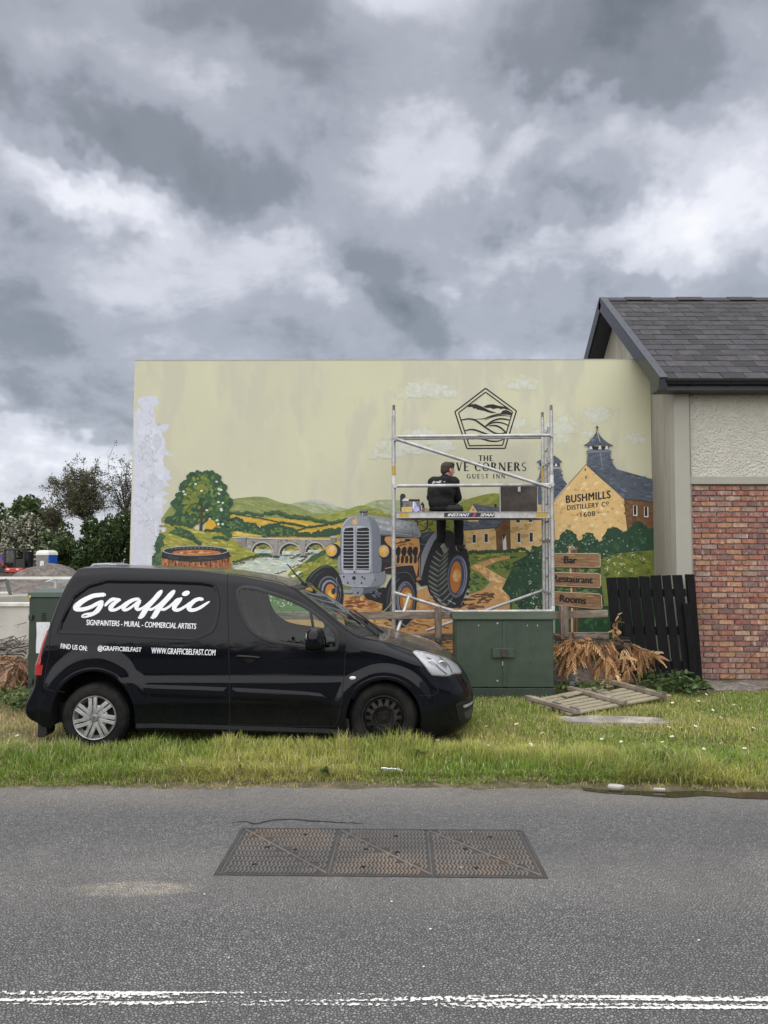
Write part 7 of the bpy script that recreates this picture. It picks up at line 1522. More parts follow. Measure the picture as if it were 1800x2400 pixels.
head = [('e', H_(-.012, 0, .028), (.094, .076, .086), RH), ('e', H_(.028, 0, -.03), (.066, .060, .080), RH), ('c', H_(.055, 0, -.088), H_(.045, 0, -.09), .026, .03), ('e', H_(.088, 0, .018), (.014, .045, .014), RH),
  ('c', H_(.088, 0, .012), H_(.112, 0, -.022), .009, .0135), ('e', H_(.086, 0, -.052), (.018, .026, .011), RH), ('e', H_(.078, .030, -.022), (.022, .02, .018), RH), ('e', H_(.078, -.030, -.022), (.022, .02, .018), RH),
  ('e', H_(-.008, .078, -.012), (.019, .010, .032), RH), ('e', H_(-.008, -.078, -.012), (.019, .010, .032), RH), ('c', H_(-.03, 0, -.04), neck0 - Vector((0, 0, .03)), .055, .062),
  ('c', neck0 - Vector((0, 0, .02)), chest, .07, .10), ('c', chest, hips + Vector((0, 0, .04)), .11, .12), ('c', shl, shr, .055, .055), ('c', shl, ell_, .045, .04), ('c', shr, elr, .045, .04), ('c', ell_, hndl, .04, .027), ('c', elr, hndr, .04, .027),
  ('c', hipl, knl, .075, .055), ('c', hipr, knr, .075, .055), ('c', knl, anl, .05, .036), ('c', knr, anr, .05, .036)]
for h, inn in ((hndl, 1), (hndr, -1)):
 pd = Vector((inn*.25, .9, -.2)).normalized(); ac = Vector((1, -.25*inn, 0)).normalized(); pal = h + pd*.05; head.append(('e', pal, (.040, .046, .018), None))
 for k, ln in enumerate((.062, .072, .068, .052)):
  b_ = pal + pd*.038 + ac*(k-1.5)*.019; m_ = b_ + pd*ln*.55; head += [('c', b_, m_, .0085, .008), ('c', m_, m_ + pd*ln*.35 - Vector((0, 0, ln*.35)), .008, .0068)]
 th = pal - ac*.034*inn*-1; head += [('c', pal + ac*.03*inn, pal + ac*.055*inn + pd*.03, .011, .0095), ('c', pal + ac*.055*inn + pd*.03, pal + ac*.05*inn + pd*.06, .0095, .008)]
bod = organic('body', head, .0075, SKIN, man, 2)
hair = [('e', H_(-.020, 0, .040), (.098, .081, .085), RH), ('e', H_(.045, 0, .092), (.062, .060, .034), RH), ('e', H_(.078, .012, .082), (.032, .042, .024), RH), ('e', H_(-.075, 0, -.008), (.040, .064, .062), RH), ('e', H_(-.045, .062, .0), (.022, .016, .040), RH), ('e', H_(-.045, -.062, .0), (.022, .016, .040), RH)]
ho = organic('hair', hair, .008, HAIR, bod, 1)
for k in range(60):
 pass
jk = [('c', shl, shr, .092, .092), ('c', neck0 - Vector((0, 0, .035)), chest + Vector((0, 0, .05)), .085, .15), ('e', (chest + (shl-shr)*.08), (.195, .125, .20), None), ('e', zH(1010, 960, 11.2), (.192, .125, .17), None), ('c', shl, ell_, .076, .066), ('c', shr, elr, .076, .066), ('c', ell_, ell_.lerp(hndl, .86), .064, .042), ('c', elr, elr.lerp(hndr, .86), .064, .042),
  ('e', zH(1020, 1080, 11.2), (.185, .12, .055), None), ('c', neck0 + Vector((0, 0, .0)), neck0 - Vector((0, 0, .06)), .070, .10), ('e', zH(830, 900, 11.2), (.03, .07, .10), None)]
jo = organic('jacket', jk, .010, JACK, man, 4)
dtex = bpy.data.textures.new('folds', 'CLOUDS'); dtex.noise_scale = .09; dm = jo.modifiers.new('folds', 'DISPLACE'); dm.texture = dtex; dm.strength = .022; dm.mid_level = .5
tr_ = [('c', hipl + Vector((0, 0, .0)), knl, .105, .080), ('c', hipr + Vector((0, 0, 0)), knr, .105, .080), ('c', knl, anl + Vector((0, 0, .015)), .080, .066), ('c', knr, anr + Vector((0, 0, .02)), .080, .066), ('c', hipl, hipr, .10, .10)]
to_ = organic('trousers', tr_, .011, JEAN, man, 3)
dm = to_.modifiers.new('folds', 'DISPLACE'); dm.texture = dtex; dm.strength = .016; dm.mid_level = .5
SHOE = mat('grey_shoe', (.024, .024, .023), .8, var=.3, scale=30); SOLE = mat('white_sole', (.42, .41, .38), .7, var=.1)
for an, toe in ((anl, zH(1065, 1815, 11.66)), (anr, zH(1385, 1790, 11.68))):
 hl_ = an + Vector((0, .0, -.06)); dr = (toe-hl_).normalized(); sd_ = dr.cross(Vector((0, -1, .2))).normalized(); nn_ = sd_.cross(dr)
 so = organic('shoe', [('c', hl_, hl_ + dr*.09, .044, .046), ('c', hl_ + dr*.09, toe - dr*.03, .046, .036), ('c', hl_, an, .044, .045)], .007, SHOE, man, 2)
 q_ = MB(); prof = [(-.045, .030), (-.035, .040), (.08, .043), (.17, .045), (.21, .034), (.225, 0), (.21, -.034), (.17, -.045), (.08, -.041), (-.035, -.040), (-.045, -.030)]
 L_ = (toe-hl_).length/.21; sn = nn_ if nn_.z < 0 else -nn_; q_.prism([hl_ + dr*(a_*L_) + sd_*b_ + sn*.034 for a_, b_ in prof], sn*.012); q_.build('sole', SOLE, so, bevel=.006)
from mathutils.bvhtree import BVHTree
dg = bpy.context.evaluated_depsgraph_get(); ev = jo.evaluated_get(dg); bv = BVHTree.FromObject(jo, dg); off_ = ORG[jo.name]
q_ = MB(); camv = Vector((0, 0, EYE))
def cast(x, y):
 t = zH(x, y, 11.2); o_ = camv - off_; d_ = (t - camv).normalized(); h = bv.ray_cast(o_, d_); return (h[0] + off_ - d_*.003) if h[0] else None
for pth, wd in (([(850, 628), (872, 598), (892, 585), (880, 605), (862, 625), (900, 612), (925, 595)], 9), ([(915, 612), (935, 594), (940, 612), (962, 594), (968, 612)], 8), ([(955, 622), (985, 580), (990, 575)], 8), ([(975, 622), (1005, 578), (1015, 576)], 8), ([(995, 612), (1008, 592)], 7), ([(1058, 604), (1072, 592), (1080, 594)], 9)):
 p = catmull(pth, 4); L2, R2, c0, c1 = ribbon(p, [wd, wd], 3); vs = [cast(*x) for x in list(L2)+list(R2)]
 if all(v is not None for v in vs): k = len(p); q_.add(vs, [(i, i+1, k+i+1, k+i) for i in range(k-1)])
if q_.v: q_.build('jacket_print', WHITE, jo)
b0 = Vector((zH(1235, 0, 11.08).x, 11.08, DECK)); bag = thing('tool_bag', b0, 'dark grey tool bag on the platform at the seated man\'s right', 'bag')
organic('bag_body', [('e', b0 + Vector((0, 0, .055)), (.125, .085, .058), None), ('e', b0 + Vector((.04, .02, .075)), (.08, .06, .05), None), ('e', b0 + Vector((-.05, .0, .06)), (.07, .07, .056), None)], .009, mat('bag_canvas', (.020, .019, .018), .95, var=.4, scale=22, bump=.004, bscale=40), bag)
q_ = MB(); q_.tube([b0 + Vector((-.07, -.02, .10)), b0 + Vector((-.03, -.02, .135)), b0 + Vector((.04, -.01, .138)), b0 + Vector((.09, 0, .10))], .008, 6); q_.build('handle', JACK, bag)
# ------------------------------------------------------------------ cabinets
GREEN = mat('cabinet_green', (.046, .068, .046), .5, bump=.0008, bscale=9, var=.2, scale=5, col2=(.060, .078, .058), mix=(.45, .75)); GREEN_P = mat('cabinet_green_plinth', (.034, .050, .034), .7, var=.25, scale=6)
YCB = 9.88; cl, crr = P(1068, 1610, YCB).x, P(1299, 1610, YCB).x; ct = P(1100, 1452, YCB).z; pb = P(1100, 1612, YCB).z
cab = thing('utility_cabinet', ((cl+crr)/2, YCB, 0), 'wide dark green steel utility cabinet with two doors and a hasp', 'cabinet')
q_ = MB(); q_.box(((cl+crr)/2, YCB+.22, (pb+ct)/2), (crr-cl, .42, ct-pb)); q_.build('housing', GREEN, cab, bevel=.006)
q_ = MB(); q_.box(((cl+crr)/2+.01, YCB+.22, pb/2-.03), (crr-cl+.03, .46, pb+.05)); q_.build('plinth', GREEN_P, cab, bevel=.006)
q_ = MB(); e = .035; zt = P(1100, 1437, YCB+.16).z
q_.prism([(cl-e, YCB-.03, ct), (cl-e, YCB-.03, ct+.02), (cl-e, YCB+.13, zt), (cl-e, YCB+.34, zt), (cl-e, YCB+.47, ct+.02), (cl-e, YCB+.47, ct)], (crr-cl+2*e, 0, 0)); q_.build('lid', GREEN, cab, bevel=.004)
um = P(1180, 1500, YCB).x
for k, (xa, xb) in enumerate(((cl+.015, um-.004), (um+.004, crr-.012))):
 q_ = MB(); q_.box(((xa+xb)/2, YCB+.004, (pb+ct)/2-.002), (xb-xa, .012, ct-pb-.022)); d_ = q_.build('door', GREEN, cab, bevel=.003)
 if k == 0:
  for vv in (1461, 1596): q_ = MB(); p = P(1166, vv, YCB-.004); q_.lathe([(.001, .008), (.012, .006), (.014, 0)], p, (0, -1, 0), 12); q_.build('lock', ALU, d_, smooth=40)
 for uu in ((1122,) if k == 0 else (1236, 1260)):
  q_ = MB(); p = P(uu, 1466, YCB-.0025); q_.ball(p, (.007, .002, .012), 8, 5); q_.build('paint_chip', ALU, d_)
q_ = MB(); q_.box((um+.012, YCB-.006, (pb+ct)/2), (.045, .010, ct-pb-.03)); q_.build('cover_strip', GREEN, cab, bevel=.003)
q_ = MB(); p0, p1 = P(1154, 1519, YCB-.03), P(1206, 1541, YCB-.03); q_.box(((p0.x+p1.x)/2, YCB-.028, (p0.z+p1.z)/2), (p1.x-p0.x, .035, p0.z-p1.z)); hs = q_.build('hasp', GREEN, cab, bevel=.004)
q_ = MB(); p = P(1182, 1531, YCB-.055); q_.box(p, (.075, .03, .10)); q_.build('padlock_cover', mat('rusty_steel', (.055, .045, .035), .8, var=.4, scale=30), hs, bevel=.004); q_ = MB(); p = P(1178, 1555, YCB-.012); q_.box(p, (.012, .01, .055)); q_.build('catch', ALU, cab)
YC2 = 10.0; xl = P(66, 1500, YC2).x; zt = P(100, 1396, YC2).z
cab2 = thing('telecom_cabinet', (xl+.2, YC2, 0), 'tall narrow green telecom cabinet with a white notice behind the rear of the van', 'cabinet')
GREEN2 = mat('telecom_green', (.028, .046, .034), .5, var=.12, scale=5); wd = .80
q_ = MB(); q_.box((xl+wd/2, YC2+.24, zt/2-.03), (wd, .46, zt+.02)); q_.build('housing', GREEN2, cab2, bevel=.006)
q_ = MB(); q_.prism([(xl-.012, YC2-.015, zt-.02), (xl-.012, YC2-.015, zt+.045), (xl-.012, YC2+.5, zt+.075), (xl-.012, YC2+.5, zt-.02)], (wd+.03, 0, 0)); q_.build('lid', mat('telecom_lid', (.085, .12, .10), .5, var=.1), cab2, bevel=.005)
q_ = MB(); q_.box((xl+wd/2+.03, YC2+.006, zt/2+.02), (wd-.1, .014, zt-.12)); dr = q_.build('door', GREEN2, cab2, bevel=.004)
for vv in (1447, 1597): q_ = MB(); p = P(72, vv, YC2-.01); q_.box(p, (.05, .03, .065)); q_.build('hinge', GREEN2, dr, bevel=.005)
for k in range(5): q_ = MB(); p = P(103, 1438 + k*4.2, YC2-.003); q_.box(p, (.055, .006, .009)); q_.build('vent_slot', DARK, dr)
q_ = MB(); p = P(69.5, 1398, YC2-.02); q_.box((p.x, YC2-.017, p.z), (.028, .004, .028)); q_.build('yellow_tag', mat('yellow_tag', (.72, .45, .06), .5), cab2)
q_ = MB(); pa, pb_ = P(86, 1458, YC2-.004), P(116, 1531, YC2-.004); V_ = [(pa.x + (pb_.x-pa.x)*i/6, YC2-.006-.006*math.sin(i*2.1+j), pb_.z + (pa.z-pb_.z)*j/8) for i in range(7) for j in range(9)]; q_.add(V_, [(i*9+j, (i+1)*9+j, (i+1)*9+j+1, i*9+j+1) for i in range(6) for j in range(8)]); q_.build('notice', mat('paper', (.72, .73, .75), .7, var=.08, scale=8, col2=(.55, .57, .60), mix=(.5, .8)), dr, smooth=True)
# ------------------------------------------------------------------ timber: rail fence, black picket gate, lying gate
OLDW = mat('weathered_timber', (.165, .125, .095), .9, var=.35, scale=9, stretch=(1, 6, 6), bump=.003, bscale=40, col2=(.25, .215, .175)); OLDP = mat('weathered_post', (.15, .11, .085), .9, var=.35, scale=9, stretch=(6, 6, .8), bump=.003, bscale=40, col2=(.23, .19, .15))
YF = 10.35
fen = thing('rail_fence', (P(1025, 0, YF).x, YF, 0), 'weathered brown post and rail fence behind the green cabinet', 'fence')
for u0, u1, vt in ((1018.5, 1034.5, 1421), (1311, 1330, 1419)):
 a_, b_ = P(u0, vt, YF).x, P(u1, vt, YF).x; zt_ = P(u0, vt, YF).z; q_ = MB(); q_.box(((a_+b_)/2, YF-.02, zt_/2-.05), (b_-a_, .085, zt_+.1)); q_.build('post', OLDP, fen, bevel=.006)
for (ua, va), (ub, vb), h in (((826, 1443), (1019, 1441.5), 17), ((1020, 1441.5), (1312, 1442), 17), ((1312, 1441), (1424, 1438), 17), ((880, 1492), (1312, 1492), 15), ((1312, 1490), (1426, 1489), 15)):
 a_, b_ = P(ua, va, YF+.05), P(ub, vb, YF+.05); q_ = MB(); q_.bar(a_, b_, .045, h*YF/1800); q_.build('rail', OLDW, fen, bevel=.005)
a_ = P(640, 1443, YF+.05); b_ = P(825, 1443, YF+.05); q_ = MB(); q_.bar(a_, b_, .045, .1); q_.build('rail', OLDW, fen, bevel=.005)
q_ = MB()
for k in range(60):
 x = 1205 + k*4.2
 for s_ in (-1, 1): q_.tube([P(x, 1500, YF+.08), P(x + s_*36, 1590, YF+.08)], .0022, 3, cap=False)
o = q_.build('wire_mesh', mat('galvanised_wire', (.20, .20, .19), .5, metal=.5), fen); o['kind'] = 'stuff'
BLKW = mat('black_stained_timber', (.0085, .0085, .010), .7, spec=.15, var=.4, scale=8, stretch=(4, 4, .7), bump=.002, bscale=40, col2=(.017, .0165, .018), mix=(.5, .8))
YB = 10.75
gate = thing('picket_fence', (P(1530, 0, YB).x, YB, 0), 'leaning black stained board fence against the brick wall corner', 'fence')
boards = [(1421, 1445, 1354, .095), (1447, 1471, 1353, .10), (1473, 1496, 1352, .104), (1498, 1522, 1350, .107), (1525, 1549, 1349, .11), (1552, 1572, 1349, .113), (1576, 1599, 1348, .118)]
for u0, u1, vt, ln in boards:
 dz = (1618-vt); tl, tr = P(u0, vt, YB), P(u1, vt - random.uniform(-1.5, 1.5), YB); bl, br = P(u0 + ln*dz + 1, 1618, YB), P(u1 + ln*dz, 1618, YB); q_ = MB(); q_.prism([tl, tr, br, bl], (0, .022, 0)); q_.build('board', BLKW, gate, bevel=.003)
for v0, v1 in ((1382, 1400), (1470, 1490), (1552, 1570)):
 f = lambda v: .11*(v-1352); q_ = MB(); q_.prism([P(1424+f(v0), v0, YB+.024), P(1604+f(v0), v0-2, YB+.024), P(1604+f(v1), v1-2, YB+.024), P(1424+f(v1), v1, YB+.024)], (0, .045, 0)); q_.build('cross_rail', BLKW, gate, bevel=.004)
for u0, u1, ub0, ub1, vt, dy in ((1609, 1628, 1634, 1649, 1346, .0), (1601, 1619, 1622, 1640, 1414, -.05)):
 q_ = MB(); q_.prism([P(u0, vt, YB+dy), P(u1, vt, YB+dy), P(ub1, 1614, YB+dy), P(ub0, 1614, YB+dy)], (0, .075, 0)); q_.build('post', BLKW, gate, bevel=.006)
GREYW = mat('silvered_timber', (.33, .285, .19), .9, var=.3, scale=10, stretch=(1, 8, 1), bump=.002, bscale=40, col2=(.24, .215, .16)); GREYR = mat('silvered_rail', (.21, .17, .125), .9, var=.35, scale=9, bump=.003, bscale=40, col2=(.30, .26, .20))
a0, b0_ = G(1241, 1640, .08), G(1350, 1672, .08); a1, b1 = G(1428, 1601, .19), G(1554, 1634, .13)
lg = thing('timber_gate', a0, 'broken pale wooden gate lying flat on the grass', 'gate')
lu = lambda s_, t_: (a0.lerp(b0_, t_)).lerp(a1.lerp(b1, t_), s_)
for k in range(7):
 t0, t1 = k/7 + .012, (k+1)/7 - .025; s0, s1 = -.03 + random.uniform(-.02, .02), 1.13 + random.uniform(-.04, .04) - (.35 if k == 1 else 0)
 p = [lu(s0, t0), lu(s1, t0 + random.uniform(-.01, .01)), lu(s1, t1), lu(s0, t1)]; q_ = MB(); q_.prism([x - Vector((0, 0, .022)) for x in p], (0, 0, .020)); q_.build('board', GREYW, lg, bevel=.003)
for s_, w_ in ((0, .018), (.52, .018), (1.0, .020)):
 a_, b_ = lu(s_, -.05), lu(s_, 1.03); q_ = MB(); q_.bar(a_ + Vector((0, 0, .026)), b_ + Vector((0, 0, .026)), .085, .046); rl = q_.build('cross_rail', GREYR, lg, bevel=.004)
 if s_ != .52:
  for t_ in (.60, .96): q_ = MB(); c_ = lu(s_, t_) + Vector((0, 0, .055)); q_.box(c_, (.13, .035, .012), Matrix.Rotation(math.atan2((b_-a_).y, (b_-a_).x), 3, 'Z')); q_.build('hinge_strap', mat('galvanised', (.17, .18, .19), .5, metal=.4), rl)
q_ = MB(); q_.prism([lu(.28, .18)+Vector((0, 0, .01)), lu(.62, .12)+Vector((0, 0, .02)), lu(.62, .26)+Vector((0, 0, .02)), lu(.28, .30)+Vector((0, 0, .01))], (0, 0, .018)); q_.build('loose_board', GREYW, lg, bevel=.003)
# ------------------------------------------------------------------ cover plates in the road
IRON = mat('cast_iron', (.058, .054, .05), .7, metal=.1, var=.3, scale=9, bump=.0015, bscale=120, col2=(.075, .058, .046), mix=(.5, .7)); IRON_H = mat('iron_worn', (.15, .14, .128), .55, metal=.2, var=.3, scale=3, col2=(.22, .17, .13), mix=(.46, .64))
A_, B_, C_, D_ = G(566, 1940), G(1226, 1945), G(1285, 2058), G(501, 2050)
sc = thing('service_cover', ((A_.x+B_.x)/2, (A_.y+C_.y)/2, 0), 'rusty three part cast iron service cover set in the road', 'manhole cover')
cu = lambda s_, t_, z=0.0: ((D_.lerp(C_, s_)).lerp(A_.lerp(B_, s_), t_)) + Vector((0, 0, z))
q_ = MB(); fw = .016
for (s0, t0, s1, t1) in ((0, 0, 1, .03), (0, .97, 1, 1), (0, .03, .012, .97), (.988, .03, 1, .97)):
 q_.prism([cu(s0, t0, -.03), cu(s1, t0, -.03), cu(s1, t1, -.03), cu(s0, t1, -.03)], (0, 0, .031))
q_.build('frame', IRON, sc); q_ = MB(); q_.prism([cu(.005, .02, -.05), cu(.995, .02, -.05), cu(.995, .98, -.05), cu(.005, .98, -.05)], (0, 0, .03)); q_.build('pit', DARK, sc)
cuts = [(.0145, .0145), (.342, .352), (.656, .662), (.9855, .9855)]
holes = [[(.66, .86), (.33, .55), (.28, .17), (.62, .5)], [(.64, .84), (.33, .52), (.33, .14), (.66, .46)], [(.66, .84), (.36, .54), (.42, .14)]]
for k in range(3):
 (b0s, t0s), (b1s, t1s) = cuts[k], cuts[k+1]; g_ = .0022
 f = lambda s_, t_, z=0: cu((b0s+g_)*(1-t_)*(1-s_) + (t0s+g_)*t_*(1-s_) + (b1s-g_)*(1-t_)*s_ + (t1s-g_)*t_*s_, .035 + .93*t_, z)
 q_ = MB(); q_.prism([f(0, 0, -.02), f(1, 0, -.02), f(1, 1, -.02), f(0, 1, -.02)], (0, 0, .0185)); pl_ = q_.build('cover_plate', IRON, sc)
 q_ = MB(); rws, cls = 9, 12
 for r in range(rws):
  tc_ = (r+.5)/rws
  for c in range(cls):
   s0 = .03 + .94*c/cls; w_ = .94/cls
   if abs((s0+w_*.5) - (1 - tc_)) < .045: continue
   h_ = .46/rws; th = .020; dx = w_*.30
   lo = [f(s0, tc_-h_, 0), f(s0+th, tc_-h_, 0), f(s0+dx+th, tc_, 0), f(s0+th, tc_+h_, 0), f(s0, tc_+h_, 0), f(s0+dx, tc_, 0)]
   a_ = [p + Vector((0, 0, -.0015)) for p in lo]; b_ = [p + Vector((0, 0, .0035)) for p in lo]
   q_.add(a_+b_, [(6, 7, 8, 11), (11, 8, 9, 10)] + [(i, (i+1) % 6, (i+1) % 6+6, i+6) for i in range(6)])
   s0 += w_*.5
   lo = [f(s0, tc_-h_, 0), f(s0+th, tc_-h_, 0), f(s0+dx+th, tc_, 0), f(s0+th, tc_+h_, 0), f(s0, tc_+h_, 0), f(s0+dx, tc_, 0)]
   a_ = [p + Vector((0, 0, -.0015)) for p in lo]; b_ = [p + Vector((0, 0, .0035)) for p in lo]
   q_.add(a_+b_, [(6, 7, 8, 11), (11, 8, 9, 10)] + [(i, (i+1) % 6, (i+1) % 6+6, i+6) for i in range(6)])
 o = q_.build('chevron_treads', IRON_H, pl_); o['kind'] = 'stuff'
 q_ = MB(); q_.prism([f(.0, .985, -.001), f(.012, 1, -.001), f(1, .02, -.001), f(.988, 0, -.001)], (0, 0, .0042)); q_.build('diagonal_rib', IRON_H, pl_)
 for (hs_, ht_) in holes[k]: q_ = MB(); c_ = f(hs_, ht_, .0022); q_.lathe([(.001, .0022), (.014, .0022), (.019, .0)], c_, (0, 0, 1), 12); q_.build('keyhole', DARK, pl_)
# ------------------------------------------------------------------ leaves, trees and what lies beyond the wall
def leaf_mat(name, tr=.35, rough=.55):
 m = bpy.data.materials.new(name); m.use_nodes = True; nt = m.node_tree; N = nt.nodes; L = nt.links; b = N['Principled BSDF']; b.inputs['Roughness'].default_value = rough; b.inputs['Specular IOR Level'].default_value = .3
 a = N.new('ShaderNodeAttribute'); a.attribute_name = 'Col'; L.new(a.outputs['Color'], b.inputs['Base Color'])
 t = N.new('ShaderNodeBsdfTranslucent'); L.new(a.outputs['Color'], t.inputs[0]); mx = N.new('ShaderNodeMixShader'); mx.inputs[0].default_value = tr; L.new(b.outputs[0], mx.inputs[1]); L.new(t.outputs[0], mx.inputs[2]); L.new(mx.outputs[0], N['Material Output'].inputs[0]); return m
LEAF = leaf_mat('leaf'); GRASS = leaf_mat('grass_blade', .3, .5); DRYL = leaf_mat('dry_needles', .25, .8)
BARK = mat('bark', (.075, .06, .048), .95, var=.4, scale=6, bump=.01, bscale=20)
def leaves(P0, size, cols, jit=.25, asp=.55, flat=0.0, r=None):
 """one diamond leaf per point: 4 corners, random tilt"""
 r = r or rng; n = len(P0); a = r.normal(size=(n, 3)); a[:, 2] *= (1-flat); a /= np.linalg.norm(a, axis=1)[:, None]
 b = r.normal(size=(n, 3)); b -= (b*a).sum(1)[:, None]*a; b /= np.linalg.norm(b, axis=1)[:, None]; s = (size*r.uniform(.6, 1.4, n))[:, None]
 V = np.stack([P0 - a*s, P0 + b*s*asp, P0 + a*s, P0 - b*s*asp], 1).reshape(-1, 3); F = np.arange(4*n).reshape(n, 4)
 c = np.asarray(cols)[r.integers(0, len(cols), n)]*(1 + r.uniform(-jit, jit, n))[:, None]; return V, F, np.repeat(c, 4, 0)
def clump_points(centers, radii, n, r, shell=.45):
 c = np.asarray(centers); rad = np.asarray(radii); w = rad.prod(1)**(2/3); k = r.choice(len(c), n, p=w/w.sum()); d = r.normal(size=(n, 3)); d /= np.linalg.norm(d, axis=1)[:, None]
 return c[k] + d*rad[k]*(r.uniform(shell, 1.08, n)**.6)[:, None]
def bush(name, c, size, n, leaf, cols, label, cat, seed, group=None, nclump=22, stems=True, part='crown'):
 r = np.random.default_rng(seed); t = thing(name, c, label, cat, group); c = np.array(c)
 cen = np.c_[r.uniform(-.8, .8, nclump)*size[0], r.uniform(-.8, .8, nclump)*size[1], r.uniform(.12, .9, nclump)*size[2]]; f = 1 - .45*(cen[:, 2]/size[2])**2; cen[:, :2] *= f[:, None]
 rad = r.uniform(.22, .42, (nclump, 1))*np.array(size)[None]*np.array([.8, .8, .55])
 pts = clump_points(cen, rad, n, r); pts = pts[pts[:, 2] > .02]; V, F, C = leaves(pts + c, leaf, cols, r=r); np_mesh(part, V, F, LEAF, t, col=C)
 if stems:
  q_ = MB()
  for k in range(7):
   e = cen[r.integers(nclump)]; q_.tube([tuple(c + np.array([e[0]*.12, e[1]*.12, 0])), tuple(c + e*.55), tuple(c + e)], [size[2]*.02, size[2]*.014, size[2]*.006], 5)
  q_.build('trunk', BARK, t)
 return t
def at(u, v, Y): p = P(u, v, Y); return (p.x, Y, 0)
DGR = [(.042, .070, .025), (.058, .092, .030), (.03, .052, .02), (.08, .118, .04)]; MGR = [(.095, .14, .04), (.12, .17, .048), (.065, .105, .032)]; OLV = [(.12, .12, .062), (.10, .10, .056), (.15, .15, .08), (.10, .085, .055)]; BLO = [(.62, .60, .50), (.50, .50, .40), (.08, .10, .04), (.05, .075, .025)]
top = lambda v, Y: P(0, v, Y).z
TG = 'trees and bushes beyond the building site'
def airy(c, Y, u, v, ru, rv, fu, fv, ncl, nl, leaf, label, seed):
 """open crown: branches fan out from the fork to many small leaf clusters"""
 r = np.random.default_rng(seed); t = thing('sparse_tree', c, label, 'tree', TG); k = Y/1800; q_ = MB(); f = P(fu, fv, Y); cc = P(u, v, Y)
 b0 = Vector(c); q_.tube([b0, b0.lerp(f, .5) + Vector((.08, 0, 0)), f], [.19, .15, .12], 7); cen = []
 while len(cen) < ncl:
  d = r.normal(size=3); d /= np.linalg.norm(d); s_ = r.uniform(.25, 1)**.5; p = Vector((cc.x + d[0]*ru*k*s_, Y + d[1]*ru*k*.7*s_, cc.z + d[2]*rv*k*s_))
  if p.z > f.z - .6: cen.append(p)
 pts = []
 for p in cen:
  m1 = f.lerp(p, .35) + Vector((r.normal()*.12, r.normal()*.12, abs(r.normal())*.22)); m2 = f.lerp(p, .7) + Vector((r.normal()*.12, r.normal()*.12, r.normal()*.12)); q_.tube([f, m1, m2, p], [.036, .030, .020, .009], 5, cap=False)
  for _ in range(5):
   s_ = r.uniform(.4, 1); a = f.lerp(p, s_); e = a + Vector((r.normal()*.42, r.normal()*.42, abs(r.normal())*.5)); q_.tube([a, a.lerp(e, .5) + Vector((r.normal()*.05, 0, .04)), e], [.016, .011, .006], 4, cap=False)
   n_ = nl//(ncl*5); w_ = r.uniform(.3, 1.05, n_)[:, None]; pts.append(np.array(a)*(1-w_) + np.array(e)*w_ + r.normal(size=(n_, 3))*.11)
 q_.build('trunk', BARK, t); V, F, C = leaves(np.concatenate(pts), leaf, OLV, r=r); np_mesh('crown', V, F, LEAF, t, col=C)
airy(at(205, 1300, 52), 52, 180, 1152, 86, 84, 203, 1222, 58, 13000, .062, 'tall half bare tree with sparse grey green leaves left of the painted wall', 11)
airy(at(300, 1300, 54), 54, 285, 1125, 48, 88, 296, 1212, 26, 2300, .06, 'thin sparse tree rising right behind the left edge of the painted wall', 23)
airy(at(130, 1300, 53), 53, 120, 1208, 36, 40, 132, 1240, 18, 1900, .062, 'small sparse tree leaning out left of the tall half bare tree', 37)
bush('dark_bush', at(250, 1300, 49), (2.2, 1.6, top(1205, 49)), 7500, .12, DGR, 'dense dark green bush between the tall sparse tree and the painted wall', 'bush', 3, TG)
bush('dark_bush', at(320, 1300, 50), (2.6, 1.6, top(1200, 50)), 4500, .12, DGR, 'dark green bush mostly hidden behind the left edge of the painted wall', 'bush', 5, TG)
bush('dark_bush', at(170, 1300, 49.5), (2.0, 1.5, top(1240, 49.5)), 6000, .12, DGR + MGR, 'mid green bush below the tall sparse tree, behind the portable toilet', 'bush', 8, TG)
bush('dark_bush', at(110, 1300, 51), (2.0, 1.5, top(1225, 51)), 4500, .12, OLV + MGR, 'olive bush behind the blue and grey portable toilet', 'bush', 9, TG)
bush('hawthorn', at(35, 1300, 50), (2.2, 1.6, top(1212, 50)), 8500, .105, BLO, 'hawthorn bush covered in white blossom behind the excavator', 'bush', 13, TG)
bush('hawthorn', at(88, 1300, 50.5), (1.5, 1.3, top(1248, 50.5)), 4200, .10, BLO + MGR, 'smaller hawthorn with thin blossom right of the one behind the excavator', 'bush', 14, TG)
bush('broad_tree', at(20, 1300, 66), (4.2, 3, top(1180, 66)), 8000, .20, MGR + DGR, 'rounded green tree at the far left above the white blossom', 'tree', 15, TG, nclump=30)
bush('broad_tree', at(95, 1300, 68), (3.4, 3, top(1190, 68)), 6000, .20, DGR + MGR, 'dark green tree behind, between the far left tree and the tall sparse tree', 'tree', 16, TG, nclump=26)
bush('broad_tree', at(-110, 1300, 66), (5, 3, top(1190, 66)), 5000, .24, MGR + DGR, 'green tree beyond the left side of the site', 'tree', 17, TG, nclump=26)
r9 = np.random.default_rng(90); cen = np.c_[r9.uniform(-36, 36, 200), r9.uniform(-6.3, -4.9, 200), r9.uniform(.2, 1.5, 200)]; V, F, C = leaves(clump_points(cen, np.repeat([[1.1, .8, .7]], 200, 0)*r9.uniform(.6, 1.2, (200, 1)), 22000, r9), .13, DGR, r=r9); o = np_mesh('roadside_hedge', V, F, LEAF, col=C); tag(o, 'dark hedge running along the opposite side of the road', 'hedge', kind='stuff')
